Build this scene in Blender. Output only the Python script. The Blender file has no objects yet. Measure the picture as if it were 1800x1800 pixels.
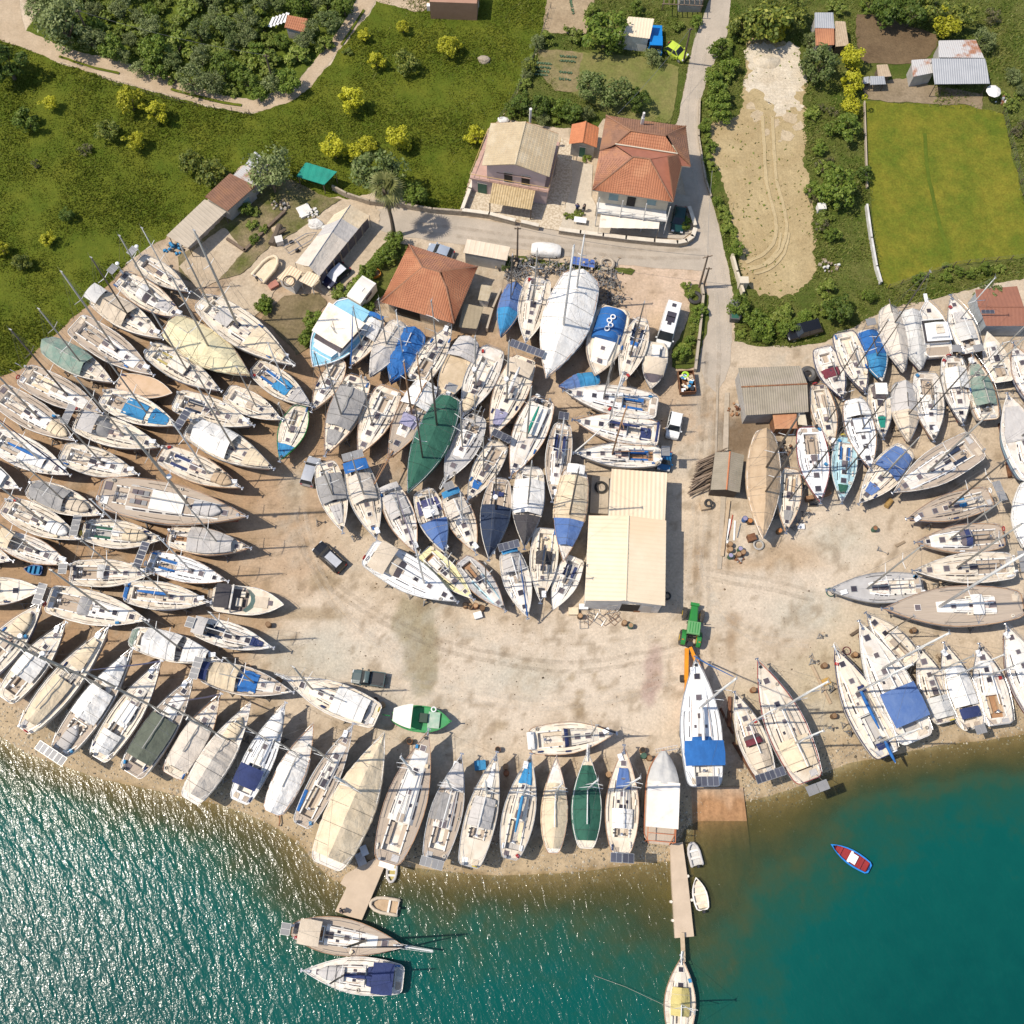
import bpy, math, random
import numpy as np
from mathutils import Vector, Matrix, noise
random.seed(7)
R = math.radians
sc = bpy.context.scene
COL = sc.collection

# ---------------------------------------------------------------- camera
F, NXP, NYP, H = 2000.0, 865.0, 1570.0, 128.0
_d = Vector((NXP-900, -(NYP-900), -F)).normalized()
_Z = -_d
_X = (Vector((1,0,0)) - _Z*_Z.x).normalized()
_Y = _Z.cross(_X)
CR = Matrix((_X, _Y, _Z))
cam = bpy.data.cameras.new('camera')
camo = bpy.data.objects.new('camera', cam); COL.objects.link(camo)
camo.matrix_world = Matrix.Translation((0,0,H)) @ CR.to_4x4()
cam.sensor_width = 36; cam.lens = 36*F/1800; cam.clip_end = 3000
sc.camera = camo

def P(px, py, z=0.0):
    "ground-plan point (x, y) of a map pixel at height z"
    w = CR @ Vector((px-900, -(py-900), -F))
    t = (z-H)/w.z
    return Vector((w.x*t, w.y*t))
def P3(px, py, z=0.0):
    p = P(px, py, z); return Vector((p.x, p.y, z))

# ---------------------------------------------------------------- light
SE, SAZ = R(59), R(183)     # elevation, direction the light comes from (math angle from +x)
wd = bpy.data.worlds.new('World'); sc.world = wd; wd.use_nodes = True
nt = wd.node_tree
sky = nt.nodes.new('ShaderNodeTexSky'); sky.sky_type = 'NISHITA'; sky.sun_disc = False
sky.sun_elevation = SE; sky.sun_rotation = R(90) - SAZ
nt.links.new(sky.outputs[0], nt.nodes['Background'].inputs[0])
nt.nodes['Background'].inputs[1].default_value = 0.145
sl = bpy.data.lights.new('sun', 'SUN'); sl.energy = 4.35; sl.angle = R(0.53); sl.color = (1.0, .915, .79)
slo = bpy.data.objects.new('sun', sl); COL.objects.link(slo)
sdir = Vector((math.cos(SAZ)*math.cos(SE), math.sin(SAZ)*math.cos(SE), math.sin(SE)))
slo.rotation_euler = (-sdir).to_track_quat('-Z', 'Y').to_euler()
slo.location = sdir*200
vs = sc.view_settings
vs.view_transform = 'Standard'; vs.look = 'None'; vs.gamma = 1; vs.use_curve_mapping = False; vs.exposure = 0.12
sc.cycles.max_bounces = 5; sc.cycles.diffuse_bounces = 3; sc.cycles.transparent_max_bounces = 6
sc.cycles.use_denoising = True
sc.cycles.sample_clamp_direct = 0

# ---------------------------------------------------------------- tagging
USED = {}
def tag(o, label=None, cat=None, group=None, kind=None):
    if label: o['label'] = label
    if cat: o['category'] = cat
    if group: o['group'] = group
    if kind: o['kind'] = kind
    return o
def empty(name, loc, rz=0.0, label=None, cat=None, group=None):
    o = bpy.data.objects.new(name, None); COL.objects.link(o)
    o.empty_display_size = .3
    o.location = loc; o.rotation_euler = (0,0,rz)
    return tag(o, label, cat, group)
def copy_tree(o, parent=None):
    c = o.copy(); COL.objects.link(c); c.parent = parent
    for ch in list(o.children): copy_tree(ch, c)
    return c
def link(name, me, parent=None):
    o = bpy.data.objects.new(name, me); COL.objects.link(o); o.parent = parent
    return o

# ---------------------------------------------------------------- mesh builder
class MB:
    def __init__(s): s.v=[]; s.f=[]; s.m=[]; s.k=0
    def mat(s, k): s.k=k; return s
    def vert(s, p): s.v.append(tuple(p)); return len(s.v)-1
    def face(s, idx): s.f.append(tuple(idx)); s.m.append(s.k); return s
    def quad(s, *pts):
        b=len(s.v); s.v += [tuple(p) for p in pts]; return s.face(range(b,b+len(pts)))
    def box(s, c, d, rz=0.0, taper=1.0):
        cx,cy,cz=c; hx,hy,hz=d[0]/2,d[1]/2,d[2]/2; co,si=math.cos(rz),math.sin(rz); b=len(s.v)
        for z,t in ((-hz,1),(hz,taper)):
            for x,y in ((-hx,-hy),(hx,-hy),(hx,hy),(-hx,hy)):
                x*=t;y*=t
                s.v.append((cx+x*co-y*si, cy+x*si+y*co, cz+z))
        for q in ((3,2,1,0),(4,5,6,7),(0,1,5,4),(1,2,6,5),(2,3,7,6),(3,0,4,7)): s.face([b+i for i in q])
        return s
    def prism(s, pts, z0, z1):
        "pts: list of (x, y); z0 may be below z1"
        b=len(s.v); n=len(pts)
        a=sum(pts[i][0]*pts[(i+1)%n][1]-pts[(i+1)%n][0]*pts[i][1] for i in range(n))
        if a<0: pts=list(pts)[::-1]
        for z in (z0,z1):
            for p in pts: s.v.append((p[0],p[1],z))
        s.face(range(b+n-1,b-1,-1)); s.face(range(b+n,b+2*n))
        for i in range(n): j=(i+1)%n; s.face((b+i,b+j,b+n+j,b+n+i))
        return s
    def tube(s, pts, r, n=4, cap=True, closed=False):
        pts=[Vector(p) for p in pts]; m=len(pts); rs=r if isinstance(r,(list,tuple)) else [r]*m
        b=len(s.v); rings=[]
        for i,p in enumerate(pts):
            if closed: d=pts[(i+1)%m]-pts[i-1]
            else: d=pts[min(i+1,m-1)]-pts[max(i-1,0)]
            if d.length<1e-6: d=Vector((0,0,1))
            d.normalize(); u=Vector((0,0,1)) if abs(d.z)<.9 else Vector((1,0,0))
            a=d.cross(u).normalized(); c=a.cross(d)
            for k in range(n):
                t=2*math.pi*(k+.5)/n
                s.v.append(tuple(p+(a*math.cos(t)+c*math.sin(t))*rs[i]))
        for i in range(m if closed else m-1):
            j=(i+1)%m
            for k in range(n):
                l=(k+1)%n; s.face((b+i*n+k,b+i*n+l,b+j*n+l,b+j*n+k))
        if cap and not closed:
            s.face([b+k for k in range(n-1,-1,-1)]); s.face([b+(m-1)*n+k for k in range(n)])
        return s
    def cyl(s, c, r, h, n=12, r2=None):
        c=Vector(c); return s.tube([c, c+Vector((0,0,h))], [r, r if r2 is None else r2], n)
    def torus(s, c, rr, r, n=16, m=5, normal='z'):
        pts=[]
        for i in range(n):
            t=2*math.pi*i/n
            if normal=='z': o=(math.cos(t)*rr,math.sin(t)*rr,0)
            elif normal=='y': o=(math.cos(t)*rr,0,math.sin(t)*rr)
            else: o=(0,math.cos(t)*rr,math.sin(t)*rr)
            pts.append(Vector(c)+Vector(o))
        return s.tube(pts, r, m, closed=True)
    def grid(s, fn, nu, nv, wrap=False):
        b=len(s.v)
        for i in range(nu+1):
            for j in range(nv+1): s.v.append(tuple(fn(i/nu,j/nv)))
        for i in range(nu):
            for j in range(nv):
                a=b+i*(nv+1)+j; s.face((a,a+nv+1,a+nv+2,a+1))
        return s
    def ellipsoid(s, c, r, nu=10, nv=6, zmin=-1.0):
        def fn(u,v):
            t=2*math.pi*u; a=math.asin(max(-1,zmin))+(math.pi/2-math.asin(max(-1,zmin)))*v
            return (c[0]+r[0]*math.cos(t)*math.cos(a), c[1]+r[1]*math.sin(t)*math.cos(a), c[2]+r[2]*math.sin(a))
        return s.grid(fn,nu,nv)
    def build(s, name, mats, parent=None, smooth=False):
        me=bpy.data.meshes.new(name); me.from_pydata(s.v,[],s.f)
        if not isinstance(mats,(list,tuple)): mats=[mats]
        for m in mats: me.materials.append(m)
        if len(mats)>1: me.polygons.foreach_set('material_index', s.m)
        if smooth: me.polygons.foreach_set('use_smooth',[True]*len(me.polygons))
        me.update()
        return link(name, me, parent)

# ---------------------------------------------------------------- materials
def node(nt, t, **kw):
    n=nt.nodes.new(t)
    for k,v in kw.items(): setattr(n,k,v)
    return n
MATS={}
def mat(name, c1, c2=None, sc_=1.2, rough=.6, bump=0.0, bsc=14.0, metal=0.0, rnd=.12, lo=.35, hi=.68, spec=.5, stretch=None, c3=None, s3=.25, streak=0):
    "two-tone weathered surface; c3 adds large blotches; every object gets a slightly different value"
    if name in MATS: return MATS[name]
    m=bpy.data.materials.new(name); m.use_nodes=True; nt=m.node_tree; L=nt.links
    b=nt.nodes['Principled BSDF']; b.inputs['Roughness'].default_value=rough; b.inputs['Metallic'].default_value=metal
    b.inputs['Specular IOR Level'].default_value=spec
    tc=node(nt,'ShaderNodeTexCoord'); co=tc.outputs['Object']
    oi=node(nt,'ShaderNodeObjectInfo')
    off=node(nt,'ShaderNodeVectorMath',operation='MULTIPLY_ADD')
    L.new(oi.outputs['Random'],off.inputs[0]); off.inputs[1].default_value=(37,53,71); L.new(co,off.inputs[2]); co=off.outputs[0]
    if stretch:
        mp=node(nt,'ShaderNodeMapping'); mp.inputs['Scale'].default_value=stretch; L.new(co,mp.inputs[0]); co=mp.outputs[0]
    c2=c2 or tuple(x*.8 for x in c1)
    n1=node(nt,'ShaderNodeTexNoise'); n1.inputs['Scale'].default_value=sc_; n1.inputs['Detail'].default_value=7; n1.inputs['Roughness'].default_value=.65; L.new(co,n1.inputs['Vector'])
    r=node(nt,'ShaderNodeMapRange'); r.inputs[1].default_value=lo; r.inputs[2].default_value=hi; L.new(n1.outputs[0],r.inputs[0])
    mx=node(nt,'ShaderNodeMix',data_type='RGBA'); L.new(r.outputs[0],mx.inputs[0]); mx.inputs[6].default_value=(*c1,1); mx.inputs[7].default_value=(*c2,1)
    out=mx.outputs[2]
    if c3:
        n3=node(nt,'ShaderNodeTexNoise'); n3.inputs['Scale'].default_value=s3; n3.inputs['Detail'].default_value=4; L.new(co,n3.inputs['Vector'])
        r3=node(nt,'ShaderNodeMapRange'); r3.inputs[1].default_value=.5; r3.inputs[2].default_value=.66; L.new(n3.outputs[0],r3.inputs[0])
        m3=node(nt,'ShaderNodeMix',data_type='RGBA'); L.new(r3.outputs[0],m3.inputs[0]); L.new(out,m3.inputs[6]); m3.inputs[7].default_value=(*c3,1); out=m3.outputs[2]
    if rnd:
        rr=node(nt,'ShaderNodeMapRange'); L.new(oi.outputs['Random'],rr.inputs[0]); rr.inputs[3].default_value=1-rnd; rr.inputs[4].default_value=1+rnd*.4
        hs=node(nt,'ShaderNodeVectorMath',operation='SCALE'); L.new(out,hs.inputs[0]); L.new(rr.outputs[0],hs.inputs['Scale']); out=hs.outputs[0]
    L.new(out,b.inputs['Base Color'])
    if bump:
        nb=node(nt,'ShaderNodeTexNoise'); nb.inputs['Scale'].default_value=bsc; nb.inputs['Detail'].default_value=5; L.new(co,nb.inputs['Vector'])
        bp=node(nt,'ShaderNodeBump'); bp.inputs['Strength'].default_value=1; bp.inputs['Distance'].default_value=bump; L.new(nb.outputs[0],bp.inputs['Height']); L.new(bp.outputs[0],b.inputs['Normal'])
    MATS[name]=m; return m

WHITE=mat('gelcoat_white',(.80,.765,.70),(.70,.645,.57),rough=.35,rnd=.1)
CREAM=mat('gelcoat_cream',(.75,.68,.57),(.65,.57,.46),rough=.45,rnd=.1)
BRIGHT=mat('gelcoat_bright',(.82,.82,.81),(.74,.73,.71),rough=.3,rnd=.05)
DECKW=mat('deck_white',(.77,.72,.64),(.64,.575,.50),sc_=.9,rough=.75,bump=.012,bsc=30,c3=(.60,.52,.42),s3=.8)
DECKC=mat('deck_cream',(.75,.67,.55),(.64,.55,.43),sc_=.9,rough=.75,bump=.012,bsc=30,c3=(.58,.48,.36),s3=.8)
DECKG=mat('deck_grey',(.50,.48,.46),(.40,.38,.36),sc_=.9,rough=.8)
DECKB=mat('deck_bright',(.80,.80,.79),(.72,.71,.69),rough=.55,rnd=.05)
DECKY=mat('deck_yellow',(.76,.69,.38),(.68,.60,.32),rough=.6)
DECKL=mat('deck_lightblue',(.42,.62,.66),(.34,.50,.54),rough=.6)
TEAK=mat('deck_teak',(.47,.385,.30),(.37,.295,.225),sc_=2.0,rough=.8,stretch=(.35,9,1))
TEAKW=mat('teak_warm',(.44,.25,.13),(.30,.16,.08),sc_=2.0,rough=.7,stretch=(.35,8,1))
TAN=mat('tan_paint',(.60,.43,.29),(.52,.36,.22),rough=.8,c3=(.66,.50,.36))
PLY=mat('plywood_cover',(.55,.43,.29),(.42,.32,.2),rough=.85,c3=(.66,.52,.36),s3=.6)
ALU=mat('aluminium',(.50,.50,.49),(.40,.40,.39),rough=.38,metal=.6)
MASTG=mat('mast_grey',(.40,.385,.35),(.33,.315,.28),rough=.5,metal=.15)
MASTW=mat('mast_white',(.74,.73,.70),(.64,.63,.6),rough=.4)
STEEL=mat('stainless',(.62,.62,.62),(.5,.5,.5),rough=.25,metal=.9)
WIRE=mat('rigging_wire',(.22,.22,.22),rough=.5,metal=.4)
GLASSD=mat('dark_acrylic',(.045,.04,.05),(.07,.06,.07),rough=.12,rnd=.3)
GLASSP=mat('smoked_acrylic',(.16,.13,.13),(.11,.09,.1),rough=.2,rnd=.3)
RUBBER=mat('black_rubber',(.03,.03,.03),(.05,.045,.04),rough=.8)
BLACK=mat('black_plastic',(.025,.025,.028),rough=.5)
ROPE=mat('rope',(.55,.5,.42),(.4,.36,.3),rough=.9,rnd=.5)
SOLAR=mat('solar_cell',(.075,.08,.10),(.10,.10,.125),rough=.18,rnd=.35)
SOLARG=mat('solar_cell_pale',(.24,.235,.23),(.3,.29,.28),rough=.25,rnd=.2)
ANTI={'r':mat('antifouling_red',(.22,.05,.035),rough=.85),'b':mat('antifouling_blue',(.03,.06,.16),rough=.85),'k':mat('antifouling_black',(.035,.035,.04),rough=.85)}
FABC={'white':((.80,.78,.74),(.70,.66,.60)),'cream':((.70,.58,.41),(.60,.48,.32)),'beige':((.62,.52,.40),(.52,.43,.32)),'grey':((.33,.315,.30),(.25,.24,.23)),
 'lgrey':((.52,.49,.46),(.44,.41,.38)),'blue':((.02,.135,.40),(.015,.10,.30)),'navy':((.025,.04,.13),(.018,.028,.09)),'dblue':((.02,.035,.075),(.015,.025,.05)),
 'cyan':((.04,.24,.46),(.03,.18,.36)),'green':((.022,.105,.068),(.016,.08,.052)),'dgreen':((.115,.13,.095),(.085,.095,.07)),'net':((.15,.25,.20),(.30,.32,.26)),
 'teal':((.01,.25,.18),(.01,.19,.14)),'yellow':((.74,.66,.43),(.66,.57,.35)),'burg':((.17,.03,.045),(.12,.02,.03)),'tan':((.50,.37,.24),(.40,.28,.17)),
 'purple':((.05,.055,.16),(.09,.09,.2)),'red':((.4,.03,.02),(.3,.02,.02)),'plast':((.58,.56,.52),(.45,.44,.42)),'pale':((.64,.57,.48),(.55,.48,.4)),'charcoal':((.045,.04,.045),(.06,.055,.055)),
 'mauve':((.33,.28,.35),(.26,.22,.28)),'fblue':((.07,.14,.34),(.11,.18,.36)),'olive':((.50,.42,.16),(.42,.34,.12)),'lilac':((.32,.30,.42),(.25,.24,.34)),'skyb':((.30,.58,.72),(.22,.48,.62)),'bgreen':((.02,.26,.07),(.015,.2,.05))}
def fab(k):
    c1,c2=FABC[k]; return mat('canvas_'+k,c1,c2,sc_=.8,rough=.85,bump=.075,bsc=2.6,rnd=.08)
# ---------------------------------------------------------------- numpy noise
def vnoise(x, y, seed=0):
    xi=np.floor(x).astype(np.int64); yi=np.floor(y).astype(np.int64); fx=x-xi; fy=y-yi
    fx=fx*fx*(3-2*fx); fy=fy*fy*(3-2*fy)
    def h(a,b):
        n=(a*374761393+b*668265263+seed*1442695041)&0x7fffffff
        n=((n^(n>>13))*1274126177)&0x7fffffff
        return ((n^(n>>16))&0xffff)/65535.0
    return (h(xi,yi)*(1-fx)+h(xi+1,yi)*fx)*(1-fy)+(h(xi,yi+1)*(1-fx)+h(xi+1,yi+1)*fx)*fy
def fbm(x,y,seed=0,o=4):
    s=0;a=.5;t=0
    for i in range(o): s=s+a*vnoise(x*2**i,y*2**i,seed+i); t+=a; a*=.55
    return s/t

# ---------------------------------------------------------------- shore line and terrain
WATER=-.45
SHORE=[(-60,1268),(0,1293),(44,1322),(100,1342),(178,1369),(289,1392),(340,1405),(389,1414),(433,1429),(489,1456),(533,1489),(556,1520),(589,1549),(625,1548),(660,1530),(702,1522),(778,1530),(830,1536),(882,1538),(980,1535),(1050,1528),(1126,1517),(1178,1513),(1192,1478),(1204,1455),(1221,1443),(1310,1408),(1340,1402),(1386,1388),(1417,1377),(1439,1362),(1494,1340),(1540,1333),(1578,1325),(1644,1310),(1733,1301),(1800,1290),(1860,1276)]
sh=np.array([P(a,b,WATER) for a,b in SHORE]); sh=np.vstack([[-600,sh[0][1]+90],[-200,sh[0][1]+14],sh,[sh[-1][0]+60,sh[-1][1]+16],[700,sh[-1][1]+90]])
def shore_dist(x,y):
    "signed distance to the water line, + on land"
    d=np.full(x.shape,1e9)
    for i in range(len(sh)-1):
        ax,ay=sh[i]; bx,by=sh[i+1]; ux,uy=bx-ax,by-ay; l2=ux*ux+uy*uy
        t=np.clip(((x-ax)*ux+(y-ay)*uy)/l2,0,1)
        d=np.minimum(d,np.hypot(x-ax-t*ux,y-ay-t*uy))
    ys=np.interp(x,sh[:,0],sh[:,1])
    return np.where(y>ys,d,-d)
def terrain_z(s):
    z=np.where(s>0, WATER+(-WATER)*np.clip(s/3.2,0,1)**.8, WATER+s*.16)
    return np.maximum(z,-6)
def tz(x,y): return float(terrain_z(shore_dist(np.array([x]),np.array([y])))[0])

def axis(lo,hi,st,outer):
    f=list(np.arange(lo,hi+st*.5,st)); return np.array([lo-o for o in outer[::-1]]+f+[f[-1]+o for o in outer])
gx=axis(-92,100,.5,[6,20,60,160,500]); gy=axis(-24,122,.5,[6,20,60,160,500])
X,Y=np.meshgrid(gx,gy,indexing='ij'); S=shore_dist(X,Y)
Z=terrain_z(S)+ (fbm(X*.12,Y*.12,3)-.5)*.012*(S>3)
Z[S>3]-=.012
# colour of the soil itself: each patch is a soft-edged blot of another dirt
def blot(c,px,py,rx,ry,col,st,rot=0,soft=.5,seed=0):
    p=P(px,py); k=abs(P(px+50,py).x-P(px-50,py).x)/100; rx*=k; ry*=k*1.05
    dx,dy=X-p.x,Y-p.y; co,si=math.cos(rot),math.sin(rot)
    u=(dx*co+dy*si)/rx; v=(-dx*si+dy*co)/ry
    q=np.sqrt(u*u+v*v)+(fbm(X*.45+seed,Y*.45,seed+11,5)-.5)*1.3
    w=np.clip((1-q)/soft+.5,0,1)*st
    return c*(1-w[...,None])+np.array(col)*w[...,None]
n1=fbm(X*.10,Y*.10,5); n2=fbm(X*.35,Y*.35,9); n3=fbm(X*1.1,Y*1.1,21,3)
C=np.array([.50,.432,.335])*np.ones(X.shape+(1,))
C=C*(0.86+.28*n1+.14*(n2-.5)*2)[...,None]
DIRT=(.36,.25,.155)
for a in [(120,800,330,330),(330,640,260,150),(200,1010,260,150),(420,760,190,170),(640,700,170,140),(790,640,120,90),(60,1130,120,90)]: C=blot(C,*a,DIRT,.9,soft=.9,seed=a[0])
for a in [(330,1180,140,60),(500,930,70,120),(1000,640,130,120),(1150,560,100,110),(1150,720,120,80)]: C=blot(C,*a,(.43,.33,.23),.75,soft=.9,seed=a[0])
for a in [(1160,500,90,60),(1100,480,80,30)]: C=blot(C,*a,(.55,.44,.34),.8,soft=.7,seed=a[0])
for a in [(880,1200,300,90),(1040,1160,180,90),(1420,960,130,80),(620,1110,110,60),(1400,1060,160,70),(960,1250,200,50)]: C=blot(C,*a,(.56,.505,.42),.75,soft=1.0,seed=a[0])
for a in [(735,1090,38,55),(740,1150,30,60),(745,1200,22,25)]: C=blot(C,*a,(.30,.27,.185),.85,soft=.25,seed=a[0]+a[1])
for a in [(1150,1170,16,40),(1140,1215,14,22)]: C=blot(C,*a,(.36,.27,.245),.7,soft=.6,seed=a[0])
for a in [(1017,1245,12,14),(1058,1210,9,7),(1020,1220,8,7),(1003,1191,6,5),(1047,1184,5,4),(990,1109,6,5),(1218,1220,5,4),(880,1275,14,8),(610,870,30,26),(640,930,24,14),(560,1080,60,12),(570,1020,30,16)]: C=blot(C,*a,(.30,.24,.155),.7,soft=.5,seed=a[0])
for a in [(1290,1090,14,12),(1285,1130,10,24),(1240,720,16,20),(1260,800,14,20),(1230,970,10,12),(1225,1010,8,16)]: C=blot(C,*a,(.29,.21,.13),.7,soft=.8,seed=a[0]+1)
for a in [(1400,970,60,25),(1320,990,50,14)]: C=blot(C,*a,(.36,.25,.14),.55,soft=1.0,seed=a[0]+2)
for a in [(1470,950,50,30),(1430,1080,60,30),(560,1150,80,40),(920,1190,70,30),(520,860,20,40)]: C=blot(C,*a,(.42,.43,.37),.5,soft=1.2,seed=a[0]+3)
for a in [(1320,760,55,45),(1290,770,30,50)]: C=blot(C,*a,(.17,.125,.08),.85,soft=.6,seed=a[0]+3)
for a in [(1350,1260,90,60),(1520,1180,110,70),(1480,1250,60,60)]: C=blot(C,*a,(.43,.385,.275),.7,soft=.9,seed=a[0]+3)
for a in [(1320,1380,60,14)]: C=blot(C,*a,(.46,.34,.27),.6,soft=.7,seed=a[0]+3)
st=np.clip((fbm(X*.22,Y*.22,41,5)-.53)/.10,0,1)*np.clip((fbm(X*1.4,Y*1.4,43,3)-.30)/.25,0,1); C=C*(1-.26*st[...,None])+np.array([.25,.18,.10])*.26*st[...,None]
st=np.clip((fbm(X*.16+9,Y*.16,51,5)-.55)/.09,0,1)*np.clip((fbm(X*.9,Y*.9,53,3)-.35)/.25,0,1); C=C*(1-.30*st[...,None])+np.array([.40,.41,.37])*.30*st[...,None]
st=np.clip((fbm(X*.8,Y*.8,61,3)-.64)/.06,0,1); C=C*(1-.45*st[...,None])+np.array([.20,.15,.09])*.45*st[...,None]
# beach shingle and weed near the water line
def band(lo,hi,sft): return np.clip((S-lo)/sft,0,1)*np.clip((hi-S)/sft,0,1)
sw=S+(n2-.5)*2.0+(n3-.5)*.8
bch=np.clip((4.2-sw)/1.6,0,1)[...,None]; C=C*(1-bch)+np.array([.40,.325,.215])*(.8+.4*n3)[...,None]*bch
wet=np.clip((.25-sw)/.6,0,1)[...,None]; C=C*(1-wet)+np.array([.27,.20,.10])*(.7+.6*n3)[...,None]*wet
alg=np.clip((-1.0-sw)/2.0,0,1)[...,None]; C=C*(1-alg)+np.array([.17,.135,.04])*(.6+.7*n2)[...,None]*alg
dp=np.clip((-5-sw)/5,0,1)[...,None]; C=C*(1-dp)+np.array([.07,.11,.07])*dp
C=np.clip(C*np.array([.96,.90,.85]),.01,.9)
nx,ny=X.shape
def grid_mesh(name,V,keep=None,shape=None):
    a,b=shape; idx=np.arange(a*b).reshape(a,b)
    q=np.stack([idx[:-1,:-1],idx[1:,:-1],idx[1:,1:],idx[:-1,1:]],-1).reshape(-1,4)
    if keep is not None: q=q[keep.reshape(-1)]
    me=bpy.data.meshes.new(name); me.from_pydata(V.reshape(-1,3).tolist(),[],q.tolist())
    me.polygons.foreach_set('use_smooth',[True]*len(me.polygons)); return me
me=grid_mesh('ground',np.stack([X,Y,Z],-1),None,X.shape)
ca=me.color_attributes.new('soil','FLOAT_COLOR','POINT')
ca.data.foreach_set('color',np.concatenate([C,np.ones(C.shape[:2]+(1,))],-1).astype(np.float32).ravel())
def ground_mat(name, colour=None, c2=None, attr=None, grain=.22, bump=.03, sp=3.5, spk=.25, dots=0):
    m=bpy.data.materials.new(name); m.use_nodes=True; nt=m.node_tree; L=nt.links; b=nt.nodes['Principled BSDF']
    b.inputs['Roughness'].default_value=.95; b.inputs['Specular IOR Level'].default_value=.15
    tc=node(nt,'ShaderNodeTexCoord'); co=tc.outputs['Object']
    if attr: at=node(nt,'ShaderNodeVertexColor'); at.layer_name=attr; out=at.outputs[0]
    else:
        n0=node(nt,'ShaderNodeTexNoise'); n0.inputs['Scale'].default_value=.22; n0.inputs['Detail'].default_value=8; n0.inputs['Roughness'].default_value=.68; L.new(co,n0.inputs[0])
        r0=node(nt,'ShaderNodeMapRange'); r0.inputs[1].default_value=.36; r0.inputs[2].default_value=.64; L.new(n0.outputs[0],r0.inputs[0])
        mx=node(nt,'ShaderNodeMix',data_type='RGBA'); L.new(r0.outputs[0],mx.inputs[0]); mx.inputs[6].default_value=(*colour,1); mx.inputs[7].default_value=(*c2,1); out=mx.outputs[2]
    for s_,a_,d_ in ((sp,grain,8),(.9,grain*.6,6)):
        n=node(nt,'ShaderNodeTexNoise'); n.inputs['Scale'].default_value=s_; n.inputs['Detail'].default_value=d_; n.inputs['Roughness'].default_value=.72; L.new(co,n.inputs[0])
        r=node(nt,'ShaderNodeMapRange'); r.inputs[1].default_value=.3; r.inputs[2].default_value=.7; r.inputs[3].default_value=1-a_; r.inputs[4].default_value=1+a_; L.new(n.outputs[0],r.inputs[0])
        v=node(nt,'ShaderNodeVectorMath',operation='SCALE'); L.new(out,v.inputs[0]); L.new(r.outputs[0],v.inputs['Scale']); out=v.outputs[0]
    if dots:  # scattered stones / litter
        vo=node(nt,'ShaderNodeTexVoronoi'); vo.inputs['Scale'].default_value=1.7; L.new(co,vo.inputs[0])
        n=node(nt,'ShaderNodeTexNoise'); n.inputs['Scale'].default_value=.35; n.inputs['Detail'].default_value=3; L.new(co,n.inputs[0])
        ma=node(nt,'ShaderNodeMapRange'); ma.inputs[1].default_value=.5; ma.inputs[2].default_value=.7; ma.inputs[3].default_value=0; ma.inputs[4].default_value=.16; L.new(n.outputs[0],ma.inputs[0])
        lt=node(nt,'ShaderNodeMath',operation='LESS_THAN'); L.new(vo.outputs['Distance'],lt.inputs[0]); L.new(ma.outputs[0],lt.inputs[1])
        ml=node(nt,'ShaderNodeMath',operation='MULTIPLY'); L.new(lt.outputs[0],ml.inputs[0]); ml.inputs[1].default_value=dots
        mx=node(nt,'ShaderNodeMix',data_type='RGBA'); L.new(ml.outputs[0],mx.inputs[0]); L.new(out,mx.inputs[6]); mx.inputs[7].default_value=(.13,.10,.07,1); out=mx.outputs[2]
    L.new(out,b.inputs['Base Color'])
    nb=node(nt,'ShaderNodeTexNoise'); nb.inputs['Scale'].default_value=4; nb.inputs['Detail'].default_value=8; nb.inputs['Roughness'].default_value=.75; L.new(co,nb.inputs[0])
    bp=node(nt,'ShaderNodeBump'); bp.inputs['Strength'].default_value=1; bp.inputs['Distance'].default_value=bump; L.new(nb.outputs[0],bp.inputs['Height']); L.new(bp.outputs[0],b.inputs['Normal'])
    return m
me.materials.append(ground_mat('yard_soil',attr='soil',grain=.2,bump=.05,dots=.5))
tag(link('ground',me),kind='structure')

# ---------------------------------------------------------------- water
wx=axis(-92,100,.75,[8,30,90,250,600]); wy=axis(-40,34,.75,[8,30,90,250,600]); wy=wy[wy<60]
WX,WY=np.meshgrid(wx,wy,indexing='ij'); WS=shore_dist(WX,WY); WZ=np.full(WX.shape,WATER)
keep=((WS[:-1,:-1]<1.5)|(WS[1:,1:]<1.5))
me=grid_mesh('water',np.stack([WX,WY,WZ],-1),keep,WX.shape)
at=me.attributes.new('depth','FLOAT','POINT')
# how quickly the bay deepens: gentle off the slipway, steeper to both sides
pv=P(1260,1560,WATER); gentle=np.exp(-((WX-pv.x)/13)**2)
wob=(fbm(WX*.11,WY*.11,31)-.5)*6+(fbm(WX*.4,WY*.4,33)-.5)*3
at.data.foreach_set('value',np.clip((-WS+wob*np.clip(-WS/6,0,1))*(1.45-.75*gentle+.7*np.clip((-22-WX)/15,0,1)),0,200).astype(np.float32).ravel())
m=bpy.data.materials.new('sea_water'); m.use_nodes=True; nt=m.node_tree; L=nt.links; nt.nodes.clear()
out=node(nt,'ShaderNodeOutputMaterial'); tc=node(nt,'ShaderNodeTexCoord')
da=node(nt,'ShaderNodeAttribute'); da.attribute_name='depth'
cr=node(nt,'ShaderNodeValToRGB'); el=cr.color_ramp.elements
dv=node(nt,'ShaderNodeMath',operation='DIVIDE'); L.new(da.outputs['Fac'],dv.inputs[0]); dv.inputs[1].default_value=40
wn=node(nt,'ShaderNodeTexNoise'); wn.inputs['Scale'].default_value=.35; wn.inputs['Detail'].default_value=6; wn.inputs['Roughness'].default_value=.65; L.new(tc.outputs['Object'],wn.inputs[0])
wr2=node(nt,'ShaderNodeMapRange'); wr2.inputs[1].default_value=.3; wr2.inputs[2].default_value=.7; wr2.inputs[3].default_value=.72; wr2.inputs[4].default_value=1.28; L.new(wn.outputs[0],wr2.inputs[0])
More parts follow.
